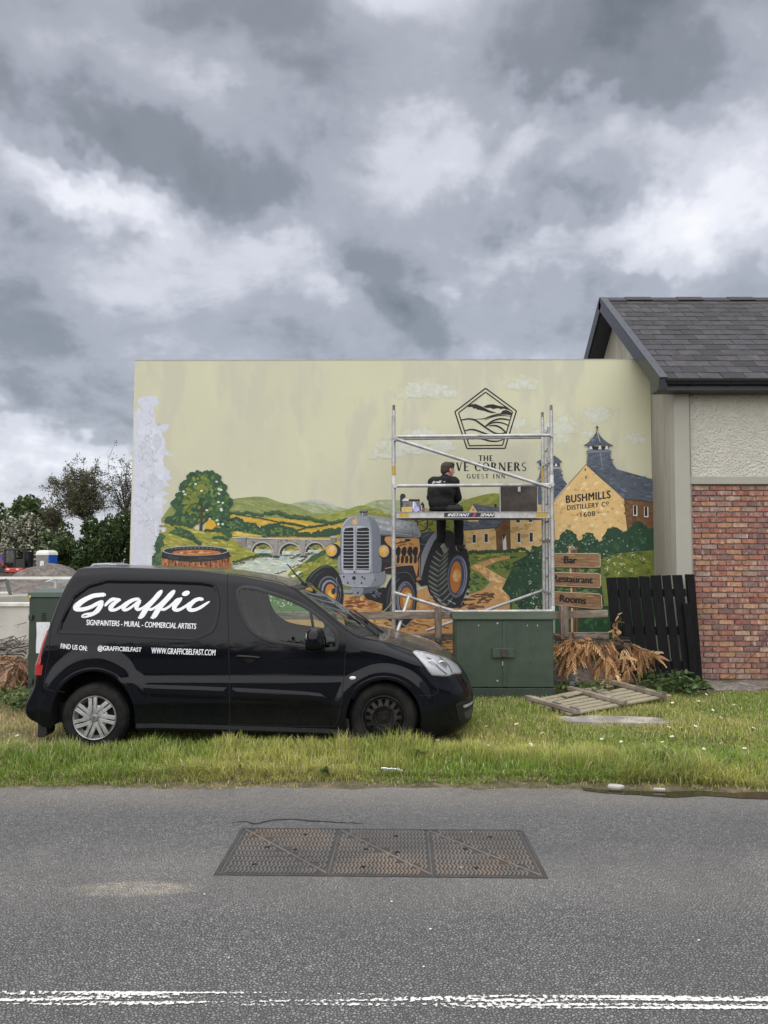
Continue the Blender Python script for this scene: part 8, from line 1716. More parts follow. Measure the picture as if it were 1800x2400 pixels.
# ---- building site at the left
GRAVEL = mat('dug_soil', (.125, .105, .09), .95, var=.4, scale=6, bump=.06, bscale=12, col2=(.19, .165, .14))
def mound(cx, cy, rx, ry, h, name, label, seed):
 n = 40; V_ = []
 for i in range(n+1):
  for j in range(n+1):
   x = -1 + 2*i/n; y = -1 + 2*j/n; d = math.hypot(x, y); hz = h*max(0, math.cos(min(d, 1)*math.pi/2))**.9*(1 + .25*mnoise.noise((x*2.2+seed, y*2.2, 0))) + .10*mnoise.noise((x*7, y*7, seed))*(d < 1); V_.append((cx + x*rx, cy + y*ry, hz - .05))
 F_ = [(i*(n+1)+j, (i+1)*(n+1)+j, (i+1)*(n+1)+j+1, i*(n+1)+j+1) for i in range(n) for j in range(n)]
 return tag(np_mesh(name, V_, F_, GRAVEL, smooth=True, org=(cx, cy, 0)), label, 'soil heap')
p = P(100, 1340, 32); mound(p.x+.3, 32, 2.9, 3.2, P(0, 1330, 32).z+.05, 'soil_heap', 'rounded heap of grey brown soil in front of the portable toilet', 3)
p = P(45, 1360, 22); mound(p.x, 22, 5.5, 4, P(0, 1362, 22).z, 'soil_heap', 'long low heap of dug soil behind the white site barrier', 8)
LIME = mat('pale_stone', (.48, .45, .38), .9, var=.2)
for k in range(7):
 q_ = MB(); p = P(4 + k*3.1, 1392 + (k % 3)*2.4, 18.6); q_.ball(p, (.10, .08, .06), 7, 5); tag(q_.build('rubble_stone', LIME, org=p), 'pale stone in the small rubble scatter at the foot of the soil heap', 'stone', 'pale stones on the soil heap')
BLOCK = mat('pale_render_block', (.55, .53, .48), .85, var=.10, scale=2, col2=(.46, .44, .39)); CONC2 = mat('grey_concrete', (.32, .31, .265), .9, var=.15, scale=3)
y0 = 12.6; z1 = P(0, 1420, y0).z; z0 = P(0, 1501, y0).z
wl = thing('low_wall', (-7, y0, 0), 'low pale rendered wall at the left edge behind the telecom cabinet', 'wall')
q_ = MB(); q_.box((-8.6, y0+.1, (z0+z1)/2), (8.6, .2, z1-z0)); q_.build('panel', BLOCK, wl); q_ = MB(); q_.box((-8.6, y0+.095, z1+.02), (8.6, .26, .055)); q_.build('coping', mat('pale_coping', (.66, .64, .58), .8), wl, bevel=.006); q_ = MB(); q_.box((-8.6, y0+.11, z0/2-.05), (8.6, .24, z0+.09)); q_.build('footing', CONC2, wl)
q_ = MB(); y1 = 14.2; q_.prism([(-14, y1, -.1), (-5.2, y1, -.1), (-5.2, y1, P(0, 1391, y1).z), (-7.4, y1, P(0, 1399, y1).z), (-14, y1, P(0, 1401, y1).z)], (0, 1.2, 0)); tag(q_.build('concrete_ramp', CONC2, org=(-7, y1, 0), bevel=.01), 'grey concrete slab wall with a sloping pale top behind the low wall', 'concrete wall')
br = thing('site_barrier', (-9, 15, 0), 'white horizontal rail on dark and grey posts at the left edge of the site', 'barrier')
q_ = MB(); a_, b_ = P(-160, 1354.5, 15), P(262, 1354.5, 15); q_.box(((a_.x+b_.x)/2, 15, a_.z), (b_.x-a_.x, .05, .048)); q_.build('rail', mat('white_rail', (.72, .71, .68), .5, var=.15, scale=3), br)
DKP = mat('dark_post', (.07, .075, .075), .6); q_ = MB(); q_.bar(P(15, 1357, 15), P(33, 1425, 14.7), .05, .05); q_.build('raking_post', DKP, br); q_ = MB(); q_.bar(P(10, 1357, 15.06), P(18, 1357, 15.06) - Vector((0, 0, 1.3)), .03, .03)
q_ = MB(); p = P(129, 1358, 15); q_.box((p.x, 15.03, p.z/2), (.05, .04, p.z)); q_.build('post', mat('pale_post', (.42, .41, .36), .7), br)
yT = 48.0; pL, pM, pR = P(84, 1340, yT), P(113, 1340, yT-.55), P(134, 1340, yT+.1); pL.z = pM.z = pR.z = 0; zt = P(0, 1301, yT).z
wc = thing('portable_toilet', (pM.x, yT, 0), 'portable toilet with grey door, blue side and white roof behind the soil heap', 'portable toilet')
def quad_wall(a, b, z0_, z1_, nm, mt):
 q_ = MB(); n_ = Vector((b.y-a.y, a.x-b.x, 0)).normalized(); q_.prism([(a.x, a.y, z0_), (b.x, b.y, z0_), (b.x, b.y, z1_), (a.x, a.y, z1_)], -n_*.04); return q_.build(nm, mt, wc)
PGREY = mat('toilet_grey', (.20, .20, .20), .5); PBLUE = mat('toilet_blue', (.02, .10, .46), .45, var=.08)
dw = quad_wall(pL, pM, .05, zt, 'door_side', PGREY); quad_wall(pM, pR, .05, zt, 'blue_side', PBLUE); pB = pL + (pR-pM); quad_wall(pR, pB, .05, zt, 'back_side', PBLUE); quad_wall(pB, pL, .05, zt, 'blue_side', PBLUE)
q_ = MB(); cc = (pL+pR)/2; n_ = 7; rings = []
for k in range(n_+1):
 t = k/n_; rings.append([((c_.x-cc.x)*(1.06 - .5*t**2.2)+cc.x, (c_.y-cc.y)*(1.06 - .5*t**2.2)+cc.y, zt + .30*math.sin(t*math.pi/2)) for c_ in (pL, pM, pR, pB)])
q_.add([p_ for r_ in rings for p_ in r_], [(k*4+i, k*4+(i+1) % 4, (k+1)*4+(i+1) % 4, (k+1)*4+i) for k in range(n_) for i in range(4)] + [tuple(n_*4+i for i in range(4))]); q_.build('roof', mat('toilet_white', (.72, .72, .68), .5), wc)
dn = Vector((pM.y-pL.y, pL.x-pM.x, 0)).normalized()*(1 if (pM.y-pL.y) < 0 or True else -1)
fr = -1 if Vector((0, -1, 0)).dot(Vector((pM.y-pL.y, pL.x-pM.x, 0))) < 0 else 1
on = Vector((pM.y-pL.y, pL.x-pM.x, 0)).normalized()*fr*.02
for (t, z, w_, h_, mt) in ((.5, zt-.62, .18, .26, WHITE), (.5, zt-.95, .36, .05, mat('grey_slot', (.06, .06, .065), .6)), (.85, zt-1.35, .08, .12, TRIM)):
 q_ = MB(); c_ = pL.lerp(pM, t) + on; d_ = (pM-pL).normalized(); q_.add([c_ - d_*w_ + Vector((0, 0, z-h_)), c_ + d_*w_ + Vector((0, 0, z-h_)), c_ + d_*w_ + Vector((0, 0, z+h_)), c_ - d_*w_ + Vector((0, 0, z+h_))], [(0, 1, 2, 3)]); q_.build('door_mark', mt, dw)
yE = 42.0; sx = yE/1800; ex = thing('mini_excavator', P(45, 1350, yE)[:2] + (0,), 'black and red mini excavator with a blue and red boom at the far left', 'excavator')
zE_ = lambda v: P(0, v, yE).z; xE = lambda u: P(u, 1340, yE).x
EXB = mat('cab_black', (.010, .011, .012), .35, var=.2); EXR = mat('excavator_red', (.42, .045, .03), .4, var=.15, scale=2); EXG = thin_glass('cab_glass', (.45, .52, .50)); EBL = mat('boom_blue', (.03, .09, .35), .4)
q_ = MB()
for u in (21, 44, 66):
 for yy in (yE-.5, yE+.5): q_.box((xE(u), yy, (zE_(1288)+zE_(1330))/2), (.09, .09, zE_(1288)-zE_(1330)))
q_.box((xE(43.5), yE, zE_(1288)), (xE(68)-xE(20), 1.15, .10)); q_.box((xE(56), yE-.48, zE_(1322)), (xE(67)-xE(45), .06, .55)); q_.box((xE(55), yE+.3, zE_(1312)), (xE(66)-xE(46), .5, .9)); q_.build('cab', EXB, ex, bevel=.02)
q_ = MB(); q_.box((xE(32), yE-.5, zE_(1308)), (xE(43)-xE(22), .02, zE_(1290)-zE_(1326))); q_.build('window', EXG, ex); q_ = MB(); q_.box((xE(33), yE+.1, zE_(1320)), (.5, .5, .6)); q_.build('seat', EXB, ex)
q_ = MB(); q_.box((xE(46), yE-.05, zE_(1336)), (xE(67)-xE(25), 1.35, zE_(1330)-zE_(1341))); q_.build('engine_housing', EXR, ex, bevel=.06)
for k, u in enumerate((34, 56)): q_ = MB(); q_.box((xE(u), yE-.74, zE_(1334)), (.14, .02, .07)); q_.build('decal', WHITE, ex)
q_ = MB(); pts = [(xE(3), zE_(1343)), (xE(62), zE_(1343)), (xE(68), zE_(1347)), (xE(62), .02), (xE(3), .02), (xE(-3), zE_(1350))]
for yy in (yE-.75, yE+.45): q_.prism([(a_, yy, b_) for a_, b_ in pts], (0, .3, 0))
q_.build('track', mat('rubber_track', (.09, .08, .07), .9, var=.3, scale=4), ex)
q_ = MB(); q_.bar((xE(19), yE-.1, zE_(1333)), (xE(4), yE-.1, zE_(1304)), .26, .34, up=Vector((0, 1, 0))); q_.bar((xE(4), yE-.1, zE_(1304)), (xE(-34), yE-.1, zE_(1290)), .24, .3, up=Vector((0, 1, 0))); q_.build('boom', EXR, ex, bevel=.02)
q_ = MB(); q_.bar((xE(16), yE-.3, zE_(1318)), (xE(0), yE-.3, zE_(1296)), .10, .22, up=Vector((0, 1, 0))); q_.build('boom_ram', EBL, ex); q_ = MB(); q_.bar((xE(-34), yE-.1, zE_(1290)), (xE(-46), yE-.1, zE_(1345)), .2, .24, up=Vector((0, 1, 0))); q_.build('dipper_arm', EXR, ex)
q_ = MB(); q_.bar((xE(8), yE-.2, zE_(1330)), (xE(19), yE-.2, zE_(1343)), .3, .5, up=Vector((0, 1, 0))); q_.build('swing_bracket', EXB, ex)
yA = 30.0; CARP = mat('silver_paint', (.34, .36, .38), .25, metal=.5, var=.05); cr_ = thing('parked_car', P(228, 1330, yA)[:2] + (0,), 'silver parked car whose roof just shows above the van', 'car')
prof = [(-2.1, .35), (-2.05, .85), (-1.5, 1.02), (-.55, 1.08), (-.36, 1.30), (-.18, 1.46), (.35, 1.52), (.75, 1.46), (1.25, 1.12), (1.95, .98), (2.1, .7), (2.1, .35)]; off = P(228, 1330, yA).x - .05; k_ = (P(0, 1319, yA).z)/1.52
def carq(ins, ps): return [(off + x, yA + ins, z*k_) for x, z in ps]
q_ = MB(); q_.prism(carq(0, prof[:3] + [(-.55, 1.02), (1.25, 1.05)] + prof[9:]), (0, 1.7, 0)); q_.build('body', CARP, cr_, bevel=.06)
q_ = MB(); q_.prism(carq(.12, [(-.62, 1.0), (-.36, 1.34), (-.18, 1.49), (.35, 1.52), (.75, 1.47), (1.3, 1.0)]), (0, 1.46, 0)); q_.build('roof', CARP, cr_, bevel=.05)
q_ = MB(); q_.prism(carq(.105, [(-.5, 1.06), (-.3, 1.32), (-.12, 1.43), (.15, 1.44), (.15, 1.06)]), (0, .01, 0)); q_.prism(carq(.105, [(.22, 1.06), (.22, 1.44), (.65, 1.42), (1.1, 1.08)]), (0, .01, 0)); q_.build('window', EXG if False else mat('dark_glass', (.02, .025, .028), .08, coat=1), cr_)
for x in (-1.3, 1.35): q_ = MB(); q_.lathe([(.001, -.2), (.31, -.2), (.32, -.1), (.31, .0), (.2, .01), (.001, 0)], (off+x, yA+.02, .31), (0, -1, 0), 20); q_.build('wheel', TYRE, cr_, smooth=40)
# ------------------------------------------------------------------ cut conifer boughs, browned
def dry_branch(name, spots, label, seed, cols, n_each=26, ln=.26):
 r = random.Random(seed); rr = np.random.default_rng(seed); root = Vector(spots[0][0]); t = thing(name, root, label, 'branch'); q_ = MB(); V_, F_, C_ = [], [], []; nv = 0
 for a, b, rad, *sz in spots:
  ln_ = ln*(sz[0] if sz else 1); a, b = Vector(a), Vector(b); pts = [a.lerp(b, t_) + Vector((r.gauss(0, .02), r.gauss(0, .03), r.gauss(0, .02))) for t_ in np.linspace(0, 1, 5)]; q_.tube(pts, [rad, rad*.9, rad*.7, rad*.5, rad*.25], 5); L_ = (b-a).length
  for i in range(int(n_each*L_/.5)):
   t_ = r.uniform(.12, 1.0); p = a.lerp(b, t_); d = ((b-a).normalized()*.55 + Vector((r.gauss(0, .55), r.gauss(0, .5), r.gauss(-.42, .42)))).normalized(); l = ln_*r.uniform(.5, 1.25)*(1.15-.5*t_)
   side = d.cross(Vector((r.gauss(0, 1), r.gauss(0, 1), r.gauss(0, 1)))).normalized(); base = np.array(cols[r.randrange(len(cols))])*r.uniform(.7, 1.3)
   for k in range(15):
    s_ = k/15; c0 = p + d*l*s_ + Vector((0, 0, -.25*l*s_*s_)); sg = 1 if k % 2 else -1; e = (d*.8 + side*sg*.5*(1-s_*.5) + Vector((0, 0, -.18))).normalized(); wl = l*.34*(1-s_*.65); wn = e.cross(side.cross(d)).normalized()*.0065
    V_ += [tuple(c0 - wn*.6), tuple(c0 + e*wl*.5 - wn*1.5), tuple(c0 + e*wl), tuple(c0 + e*wl*.5 + wn*1.5)]; F_.append((nv, nv+1, nv+2, nv+3)); nv += 4; c_ = base*(1 + .2*math.sin(k*2.4)); C_ += [c_]*4
 q_.build('twigs', BARK, t); np_mesh('needle_sprays', V_, F_, DRYL, t, col=np.array(C_)); return t
TANC = [(.58, .35, .17), (.48, .27, .12), (.66, .45, .24), (.38, .20, .10), (.60, .38, .19), (.28, .15, .08)]
def B(u, v, Y): return P(u, v, Y)
r_ = random.Random(4); sp = []
for (a, b) in (((1450, 1505), (1330, 1500)), ((1455, 1500), (1520, 1530)), ((1440, 1500), (1400, 1570)), ((1400, 1495), (1290, 1530)), ((1420, 1500), (1340, 1550)), ((1380, 1500), (1260, 1545)), ((1460, 1505), (1475, 1580)), ((1470, 1505), (1540, 1538)), ((1350, 1500), (1240, 1520)), ((1300, 1510), (1232, 1580)), ((1250, 1530), (1225, 1610)), ((1440, 1510), (1440, 1560)), ((1360, 1505), (1300, 1570)), ((1480, 1510), (1505, 1555)), ((1330, 1505), (1360, 1545)), ((1400, 1505), (1450, 1590))):
 sp.append((B(*a, 10.28), B(*b, 10.28 - r_.uniform(.0, .30)), .011))
sp += [(B(1440, 1510, 10.3), B(1448, 1440, 10.32), .012, .4), (B(1446, 1480, 10.3), B(1436, 1462, 10.25), .006, .4)]
dry_branch('dead_conifer_bough', sp, 'large browned conifer bough lying over the rail fence beside the black fence', 6, TANC, 30, .27)
sp = []
for (a, b) in (((70, 1540), (10, 1570)), ((60, 1535), (-20, 1540)), ((50, 1545), (30, 1610)), ((60, 1550), (35, 1640)), ((20, 1530), (-40, 1600)), ((70, 1550), (55, 1600)), ((0, 1540), (-60, 1580)), ((40, 1540), (0, 1630)), ((64, 1560), (38, 1655)), ((-10, 1540), (-70, 1620))): sp.append((B(*a, 10.5), B(*b, 10.4 - r_.uniform(0, .3)), .011))
dry_branch('dead_conifer_bough', sp, 'browned conifer bough heaped at the left edge beside the telecom cabinet', 9, [(a*.8, b*.85, c*1.05) for a, b, c in TANC], 26, .25)
q_ = MB()
for k in range(46):
 u, v = r_.uniform(-60, 64), r_.uniform(1500, 1535); a = P(u, v, 11.0); q_.tube([a, a + Vector((r_.gauss(0, .16), r_.gauss(0, .1), r_.gauss(.03, .06))), a + Vector((r_.gauss(0, .3), r_.gauss(0, .15), r_.gauss(.0, .1)))], [.007, .005, .002], 4)
q_.tube([P(62, 1459, 12.4), P(46, 1463, 12.45), P(33, 1466, 12.5)], [.006, .004, .002], 4); q_.tube([P(46, 1463, 12.45), P(40, 1472, 12.45)], .003, 4)
o = q_.build('brushwood', BARK, org=P(0, 1520, 11)); tag(o, 'tangle of bare dark twigs on the brown heap at the left edge', 'twigs', kind='stuff')
q_ = MB()
for k in range(120):
 u, v = r_.choice(((r_.uniform(1230, 1420), r_.uniform(1488, 1508)), (r_.uniform(985, 1060), r_.uniform(1490, 1545)))); a = P(u, v, 10.25); q_.tube([a, a + Vector((r_.gauss(0, .1), r_.gauss(0, .06), r_.gauss(.0, .03))), a + Vector((r_.gauss(0, .2), r_.gauss(0, .1), r_.gauss(-.02, .05)))], [.005, .004, .002], 3)
o = q_.build('brushwood', BARK, org=P(1300, 1500, 10.25)); tag(o, 'dead brown twigs caught along the lower fence rail', 'twigs', kind='stuff')
grid_sheet('spoil_bank', -12, 4.0, 10.55, 11.88, 120, 12, lambda x, y: .10 + .16*float(sstep(10.6, 11.2, np.array(y))) + .07*mnoise.noise((x*2, y*2, 3)) - .35*float(sstep(10.66, 10.55, np.array(y))), mat('spoil', (.13, .095, .07), .95, var=.45, scale=12, bump=.03, bscale=25, col2=(.22, .17, .13)))
q_ = MB(); n = 16; b0 = P(1300, 1588, 10.55)
V_ = [(b0.x - .30 + .62*i/n, b0.y + .03*math.sin(i*1.7+j), b0.z - .12 + .02*j + .012*math.sin(i*2.3) + .05*math.sin(math.pi*i/n)*j/8) for i in range(n+1) for j in range(9)]; q_.add(V_, [(i*9+j, (i+1)*9+j, (i+1)*9+j+1, i*9+j+1) for i in range(n) for j in range(8)])
o = q_.build('plastic_sheet', mat('pale_plastic', (.50, .52, .60), .35, var=.15), org=b0, smooth=True); tag(o, 'crumpled pale plastic sheet under the brown bough beneath the fence rail', 'plastic sheet')
# ------------------------------------------------------------------ verge plants
def weeds(name, spots, label, seed, cols, leaf=.05, n=26, h=.25, flowers=()):
 rr = np.random.default_rng(seed); P0 = []; root = spots[0][0]; t = thing(name, root, label, 'weed')
 q_ = MB(); LV, LF, LC = [], [], []; nv = 0
 for c, rad, hh in spots:
  for k in range(n):
   a = rr.uniform(0, 6.28); d = rad*math.sqrt(rr.uniform()); z = hh*(1-.5*(d/rad)**2)*rr.uniform(.25, 1); p = Vector((c[0] + d*math.cos(a), c[1] + d*math.sin(a), c[2] + z)); s_ = leaf*rr.uniform(.6, 1.3)
   ax = Vector((math.cos(a)+rr.normal()*.5, math.sin(a)+rr.normal()*.5, rr.normal()*.35+.1)).normalized(); sd_ = ax.cross(Vector((rr.normal()*.3, rr.normal()*.3, 1))).normalized(); dn_ = Vector((0, 0, -.25*s_))
   V_ = [p, p + ax*s_*.4 + sd_*s_*.42, p + ax*s_*1.0 + sd_*s_*.3 + dn_*.5, p + ax*s_*1.5 + dn_, p + ax*s_*1.0 - sd_*s_*.3 + dn_*.5, p + ax*s_*.4 - sd_*s_*.42, p + ax*s_*.7 - Vector((0, 0, .06*s_))]
   LV += [tuple(x) for x in V_]; LF += [(nv, nv+1, nv+6), (nv+1, nv+2, nv+6), (nv+2, nv+3, nv+6), (nv+3, nv+4, nv+6), (nv+4, nv+5, nv+6), (nv+5, nv, nv+6)]; nv += 7; c_ = np.array(cols[rr.integers(len(cols))])*rr.uniform(.75, 1.25); LC += [c_]*7
   if k % 4 == 0: q_.tube([(c[0] + rr.normal()*.03, c[1] + rr.normal()*.03, c[2]-.02), tuple(p)], [.004, .002], 3)
 np_mesh('leaves', LV, LF, LEAF, t, col=np.array(LC)); q_.build('stems', mat('stem_green', (.07, .10, .03), .7), t)
 for f in flowers:
  q_ = MB(); q_.ball(f, (.016, .016, .009), 7, 4); q_.tube([f, (f[0], f[1], f[2]-.1)], .0016, 3); q_.build('flower', mat('buttercup', (.80, .55, .02), .4, var=.1), t)
WEED = [(.05, .10, .022), (.07, .13, .03), (.04, .08, .02), (.09, .15, .04)]
gz = lambda u, v: G(u, v, .06)
weeds('nettle_patch', [(gz(1575, 1622), .42, .30), (gz(1530, 1616), .35, .26), (gz(1610, 1620), .30, .22)], 'leafy green weed patch with buttercups at the foot of the black fence', 3, WEED, .062, 120, flowers=[P(1561, 1590, 10.3), P(1594, 1588, 10.3), P(1607, 1602, 10.2), P(1540, 1592, 10.3)])
weeds('nettle_patch', [(gz(1375, 1632), .30, .22), (gz(1330, 1625), .22, .25)], 'low dark weeds between the green cabinet and the lying gate', 4, WEED, .05, 70)
weeds('nettle_patch', [(gz(40, 1660), .40, .24), (gz(5, 1650), .35, .22), (gz(85, 1655), .25, .20)], 'green weeds at the foot of the brown heap at the left edge', 5, WEED, .055, 90)
DOCK = [(.10, .15, .05), (.13, .18, .06), (.08, .12, .04)]
for u, v, s_, lb in ((806, 1752, .15, 'broad dock leaf standing just left of the front wheel'), (985, 1772, .17, 'broad folded dock leaf in the long grass right of the front wheel'), (765, 1806, .11, 'small dock leaf at the verge edge below the van door'), (1244, 1610, .13, 'pale dock leaf at the right foot of the green cabinet'), (660, 1735, .10, 'dock leaf in the long grass under the van door'), (560, 1800, .09, 'small dock leaf near the road below the rear of the van')):
 c = G(u, v+8, .03); t = thing('dock_plant', c, lb, 'weed', 'dock plants in the verge'); rr = random.Random(int(u))
 for k in range(3):
  a = rr.uniform(-.9, .9) + (0 if k else .5); ln = s_*(1 if k == 0 else rr.uniform(.5, .8)); d = Vector((math.sin(a), -.35 - .3*rr.random(), .9 - .4*k)).normalized(); w = d.cross(Vector((0, 1, .2))).normalized(); q_ = MB(); V_ = []
  for i in range(7):
   t_ = i/6; p = c + Vector((0, 0, .02)) + d*ln*t_ + Vector((0, -.05*t_*t_, -.45*ln*t_**2.4)); wd = ln*.30*math.sin(math.pi*min(1, .08+t_*.92))**.8
   V_ += [p - w*wd + Vector((0, 0, .015*math.sin(i*2))), p + Vector((0, 0, -.01)), p + w*wd + Vector((0, 0, .015*math.sin(i*2+1)))]
  q_.add(V_, [(i*3+j, (i+1)*3+j, (i+1)*3+j+1, i*3+j+1) for i in range(6) for j in range(2)], 0, np.array(DOCK[k])*1.15); q_.build('leaf', LEAF, t, smooth=True)
q_ = MB(); q_.tube([(0, 0, -.07), (.003, 0, 0)], .0016, 3, m=2)
for k in range(11):
 a = 2*math.pi*k/11; d = Vector((math.cos(a), math.sin(a), .12)); w = Vector((-math.sin(a), math.cos(a), 0))*.0042; q_.add([tuple(d*.004), tuple(d*.011 - w), tuple(d*.0155), tuple(d*.011 + w)], [(0, 1, 2, 3)], 0)
q_.ball((0, 0, .002), (.0055, .0055, .004), 7, 4, m=1)
d0 = q_.build('daisy', [mat('daisy_white', (.82, .82, .78), .6, var=.03), mat('daisy_yellow', (.75, .5, .04), .6), mat('stem_green', (.07, .10, .03))])
spots = [(997, 1747), (1003, 1741), (1012, 1737), (1020, 1742), (1025, 1735), (1027, 1741), (1033, 1770), (1050, 1775), (1053, 1784), (1071, 1792), (1068, 1777), (1104, 1748), (1118, 1745), (1144, 1746), (1232, 1747), (1244, 1745), (1224, 1763), (1237, 1747), (1474, 1742), (1504, 1733), (1515, 1729), (1552, 1739), (1560, 1750), (1546, 1757), (1562, 1766), (1620, 1750), (1638, 1752), (1650, 1755), (1673, 1745), (1690, 1742), (1745, 1754), (1748, 1731), (1628, 1616), (1636, 1620), (1642, 1619), (1650, 1622), (1655, 1627), (1640, 1612), (1632, 1626), (1646, 1613), (1672, 1628), (1680, 1626), (1684, 1630), (1637, 1643), (1608, 1644), (1576, 1647), (1704, 1636), (1720, 1652), (1671, 1664), (1600, 1665), (1736, 1668), (1690, 1682), (1630, 1702), (1597, 1706), (1568, 1704), (1210, 1697), (1264, 1694), (1232, 1679), (1198, 1685), (1222, 1677), (305, 1743), (316, 1743), (367, 1736), (40, 1724), (1270, 1718), (1410, 1732), (1456, 1738), (1575, 1726), (1508, 1744), (1790, 1720), (1766, 1706), (1120, 1690), (1140, 1702), (1288, 1738)]
for i, (u, v) in enumerate(spots):
 o = d0 if i == 0 else d0.copy()
 if i: COL.objects.link(o)
 g_ = G(u, v, .085); o.location = g_; s_ = random.uniform(.95, 1.45); o.scale = (s_, s_, s_); o.rotation_euler = (random.uniform(.15, .7), random.uniform(-.3, .3), random.uniform(0, 6))
 tag(o, 'small white daisy in the grass of the verge', 'daisy', 'daisies in the verge')
q_ = MB(); c = P(863, 1745, 7.05); q_.ball(c, (.017, .015, .012), 9, 6); q_.tube([c, c + Vector((.01, 0, -.13))], .002, 4, m=1); tag(q_.build('buttercup', [mat('buttercup', (.80, .55, .02), .4), mat('stem_green', (.07, .10, .03))], org=c), 'single yellow buttercup in front of the front wheel', 'flower')
c = G(918, 1806, .035); q_ = MB(); ax = Vector((.9, -.2, .0)).normalized(); q_.lathe([(.001, -.085), (.026, -.085), (.028, -.05), (.022, -.03), (.029, .0), (.024, .025), (.028, .05), (.012, .08), (.012, .095), (.001, .096)], c, ax, 12); PET = thin_glass('clear_plastic', (.86, .88, .90), 1.6); o = q_.build('plastic_bottle', PET, org=c, smooth=40); tag(o, 'crushed clear plastic bottle lying at the verge edge', 'bottle')
q_ = MB(); c = G(1440, 1846, .015); q_.prism([c + Vector(p_) for p_ in ((-.06, -.02, 0), (.03, -.045, 0), (.075, -.02, 0), (.05, .02, 0), (-.03, .04, 0))], (0, 0, .022)); tag(q_.build('stone_chip', mat('pale_chip', (.45, .43, .38), .8), org=c, bevel=.005), 'flat pale stone at the edge of the puddle', 'stone')
q_ = MB(); c = G(1545, 1852, .01); q_.prism([c + Vector(p_) for p_ in ((-.05, -.01, 0), (.04, -.02, 0), (.05, .01, 0), (-.03, .02, 0))], (0, 0, .015)); tag(q_.build('stone_chip', mat('pale_chip', (.45, .43, .38), .8), org=c, bevel=.004), 'small flat pale scrap lying in the puddle', 'stone')
for k in range(8):
 u, v = random.uniform(60, 1760), random.uniform(1930, 2300); c = G(u, v, .002); q_ = MB(); q_.ball(c, (.006*random.uniform(.6, 1.5), .005, .003), 6, 4); tag(q_.build('white_chip', mat('white_chip', (.70, .69, .65), .7), org=c), 'tiny white stone chip lying on the road', 'stone chip', 'white chips on the road')
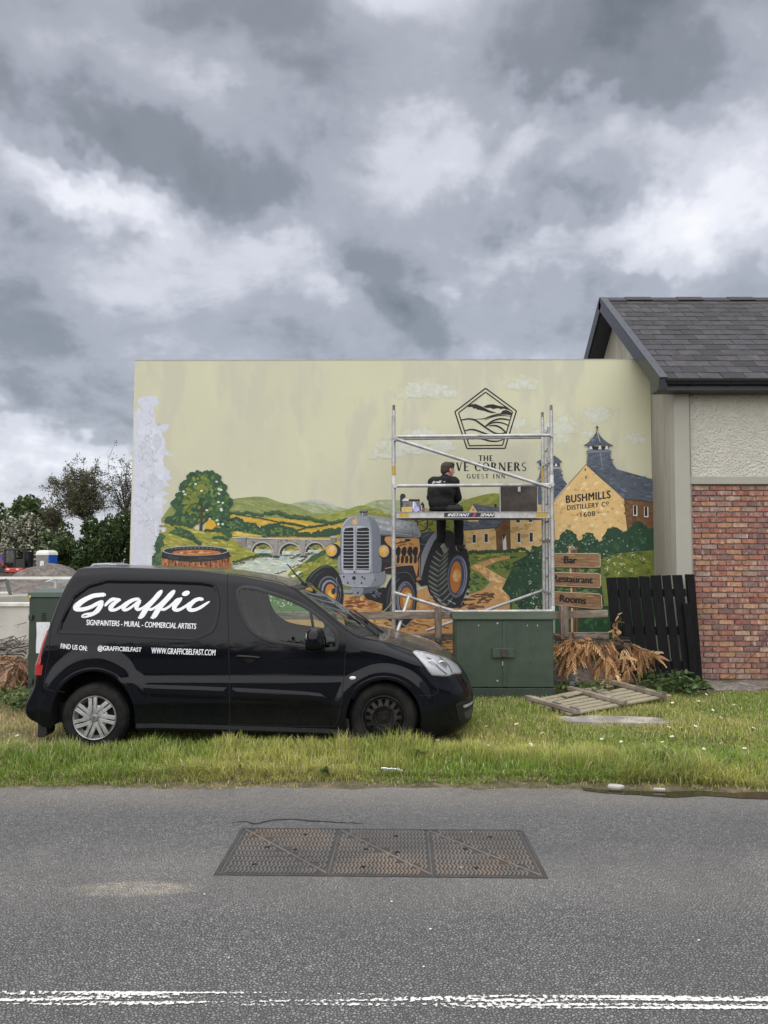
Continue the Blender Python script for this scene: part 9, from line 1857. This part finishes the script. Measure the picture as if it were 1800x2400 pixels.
# ------------------------------------------------------------------ grass of the verge
def verge_grass():
 r = np.random.default_rng(5); n = 400000
 y = 6.0 + 5.0*r.uniform(size=n)**1.25; x = r.uniform(-1, 1, n)*(y*.53 + 2.2)
 e = np.interp(x, [-60, -6, -3, 0, 1.2, 2.9, 6, 60], [6.10, 6.10, 6.10, 6.14, 6.10, 5.86, 5.80, 5.8]) + .04
 nz = np.array([mnoise.noise((a*1.1, b*1.3, 0)) for a, b in zip(x, y)]); n2 = np.array([mnoise.noise((a*4, b*4, 9)) for a, b in zip(x, y)]); n3 = np.array([mnoise.noise((a*.55+7, b*.8, 4)) for a, b in zip(x, y)])
 d = y - e; ragged = .14 + .10*n2 + .06*nz + np.where(x > .9, .06 + .12*sstep(1.5, 3.5, x), 0)
 keep = (d > ragged) | ((d > ragged-.10) & (r.uniform(size=n) < .14))
 und = (y > 7.28) & (y < 8.95) & (x > -3.3) & (x < .75); keep &= ~(und & (r.uniform(size=n) < .75))
 keep &= ~((y > 8.20) & (y < 8.66) & (x > 1.93 + .1*n2) & (x < 3.08 + .1*n2) & (r.uniform(size=n) < .93))
 keep &= ~((y > 10.25) & (x > 3.95)) ; keep &= ~((y > 10.6) & (r.uniform(size=n) < .7)); keep &= ~((y > 9.85) & (y < 10.4) & (x > .85) & (x < 2.25))
 for (u, v, rx_, ry_) in ((1650, 1748, .22, .14), (30, 1735, .25, .2)): q0 = G(u, v); keep &= ~((((x-q0.x)/rx_)**2 + ((y-q0.y)/ry_)**2 < 1) & (r.uniform(size=n) < .6))
 x, y, e, nz, n2, n3, d = (a[keep] for a in (x, y, e, nz, n2, n3, d)); n = len(x); z = np.array([verge_z(a, b) for a, b in zip(x[::40], y[::40])]); z = np.interp(np.arange(n), np.arange(0, n, 40), z)*0 + np.array([verge_z(a, b) for a, b in zip(x, y)])
 long_ = sstep(.12, .3, d)*sstep(1.35, .7, d)
 h = (.036 + .028*r.uniform(size=n))*(1 + .5*nz) + long_*(.03 + .11*np.clip(n2*1.1 + nz*.9 + .15, 0, 1)) + .06*sstep(.45, .9, d)*sstep(1.25, .95, d)*((x > -1.6) & (x < .9))
 h *= np.where(d < .25, .55, 1)*r.uniform(.45, 1.4, n)
 near_tyre = np.minimum(np.hypot(x-WR[0], y-7.1), np.hypot(x-WF[0], y-7.1)) < .45; h = np.where(near_tyre, h*1.25, h)
 a = r.uniform(0, 2*math.pi, n) ; lean = r.uniform(.1, .75, n)*(1 + .8*(d < .35)); dx, dy = np.cos(a)*lean*h, np.sin(a)*lean*h - .25*h*(d < .4); w = r.uniform(.0016, .0034, n)*(1 + .22*(y-6)/2); t = a + math.pi/2 + r.normal(size=n)*.4; wx, wy = np.cos(t)*w, np.sin(t)*w
 V = np.empty((n, 5, 3)); V[:, 0] = np.c_[x-wx, y-wy, z-.005]; V[:, 1] = np.c_[x+wx, y+wy, z-.005]; V[:, 2] = np.c_[x-wx*.8+dx*.4, y-wy*.8+dy*.4, z+h*.58]; V[:, 3] = np.c_[x+wx*.8+dx*.4, y+wy*.8+dy*.4, z+h*.58]; V[:, 4] = np.c_[x+dx, y+dy, z+h*(.98-.32*lean)]
 k = np.arange(n)*5; F = np.stack([np.c_[k, k+1, k+3], np.c_[k, k+3, k+2], np.c_[k+2, k+3, k+4]], 1).reshape(-1, 3)
 green = np.array((.225, .33, .055)); lush = np.array((.135, .245, .036)); yel = np.array((.46, .47, .12)); dry = np.array((.55, .47, .25))
 f = sstep(-.25, .45, n3 + .35*n2)[:, None]; c = green*(1-f) + yel*f; g_ = sstep(.1, .6, nz - .3*n3)[:, None]*.7; c = c*(1-g_) + lush*g_
 dr = (.15 + .55*sstep(-1.9, -3.4, x)*sstep(6.6, 7.4, y) + .12*(d < .3) + .25*np.clip(n3, 0, 1) + .12*(y > 7.6)); isd = (r.uniform(size=n) < dr)[:, None]; c = np.where(isd, dry*r.uniform(.6, 1.2, (n, 1)), c)*r.uniform(.7, 1.35, (n, 1))
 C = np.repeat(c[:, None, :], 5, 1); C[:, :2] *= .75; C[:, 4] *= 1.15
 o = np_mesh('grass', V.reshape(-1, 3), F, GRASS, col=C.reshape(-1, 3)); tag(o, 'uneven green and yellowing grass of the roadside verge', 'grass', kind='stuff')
verge_grass()
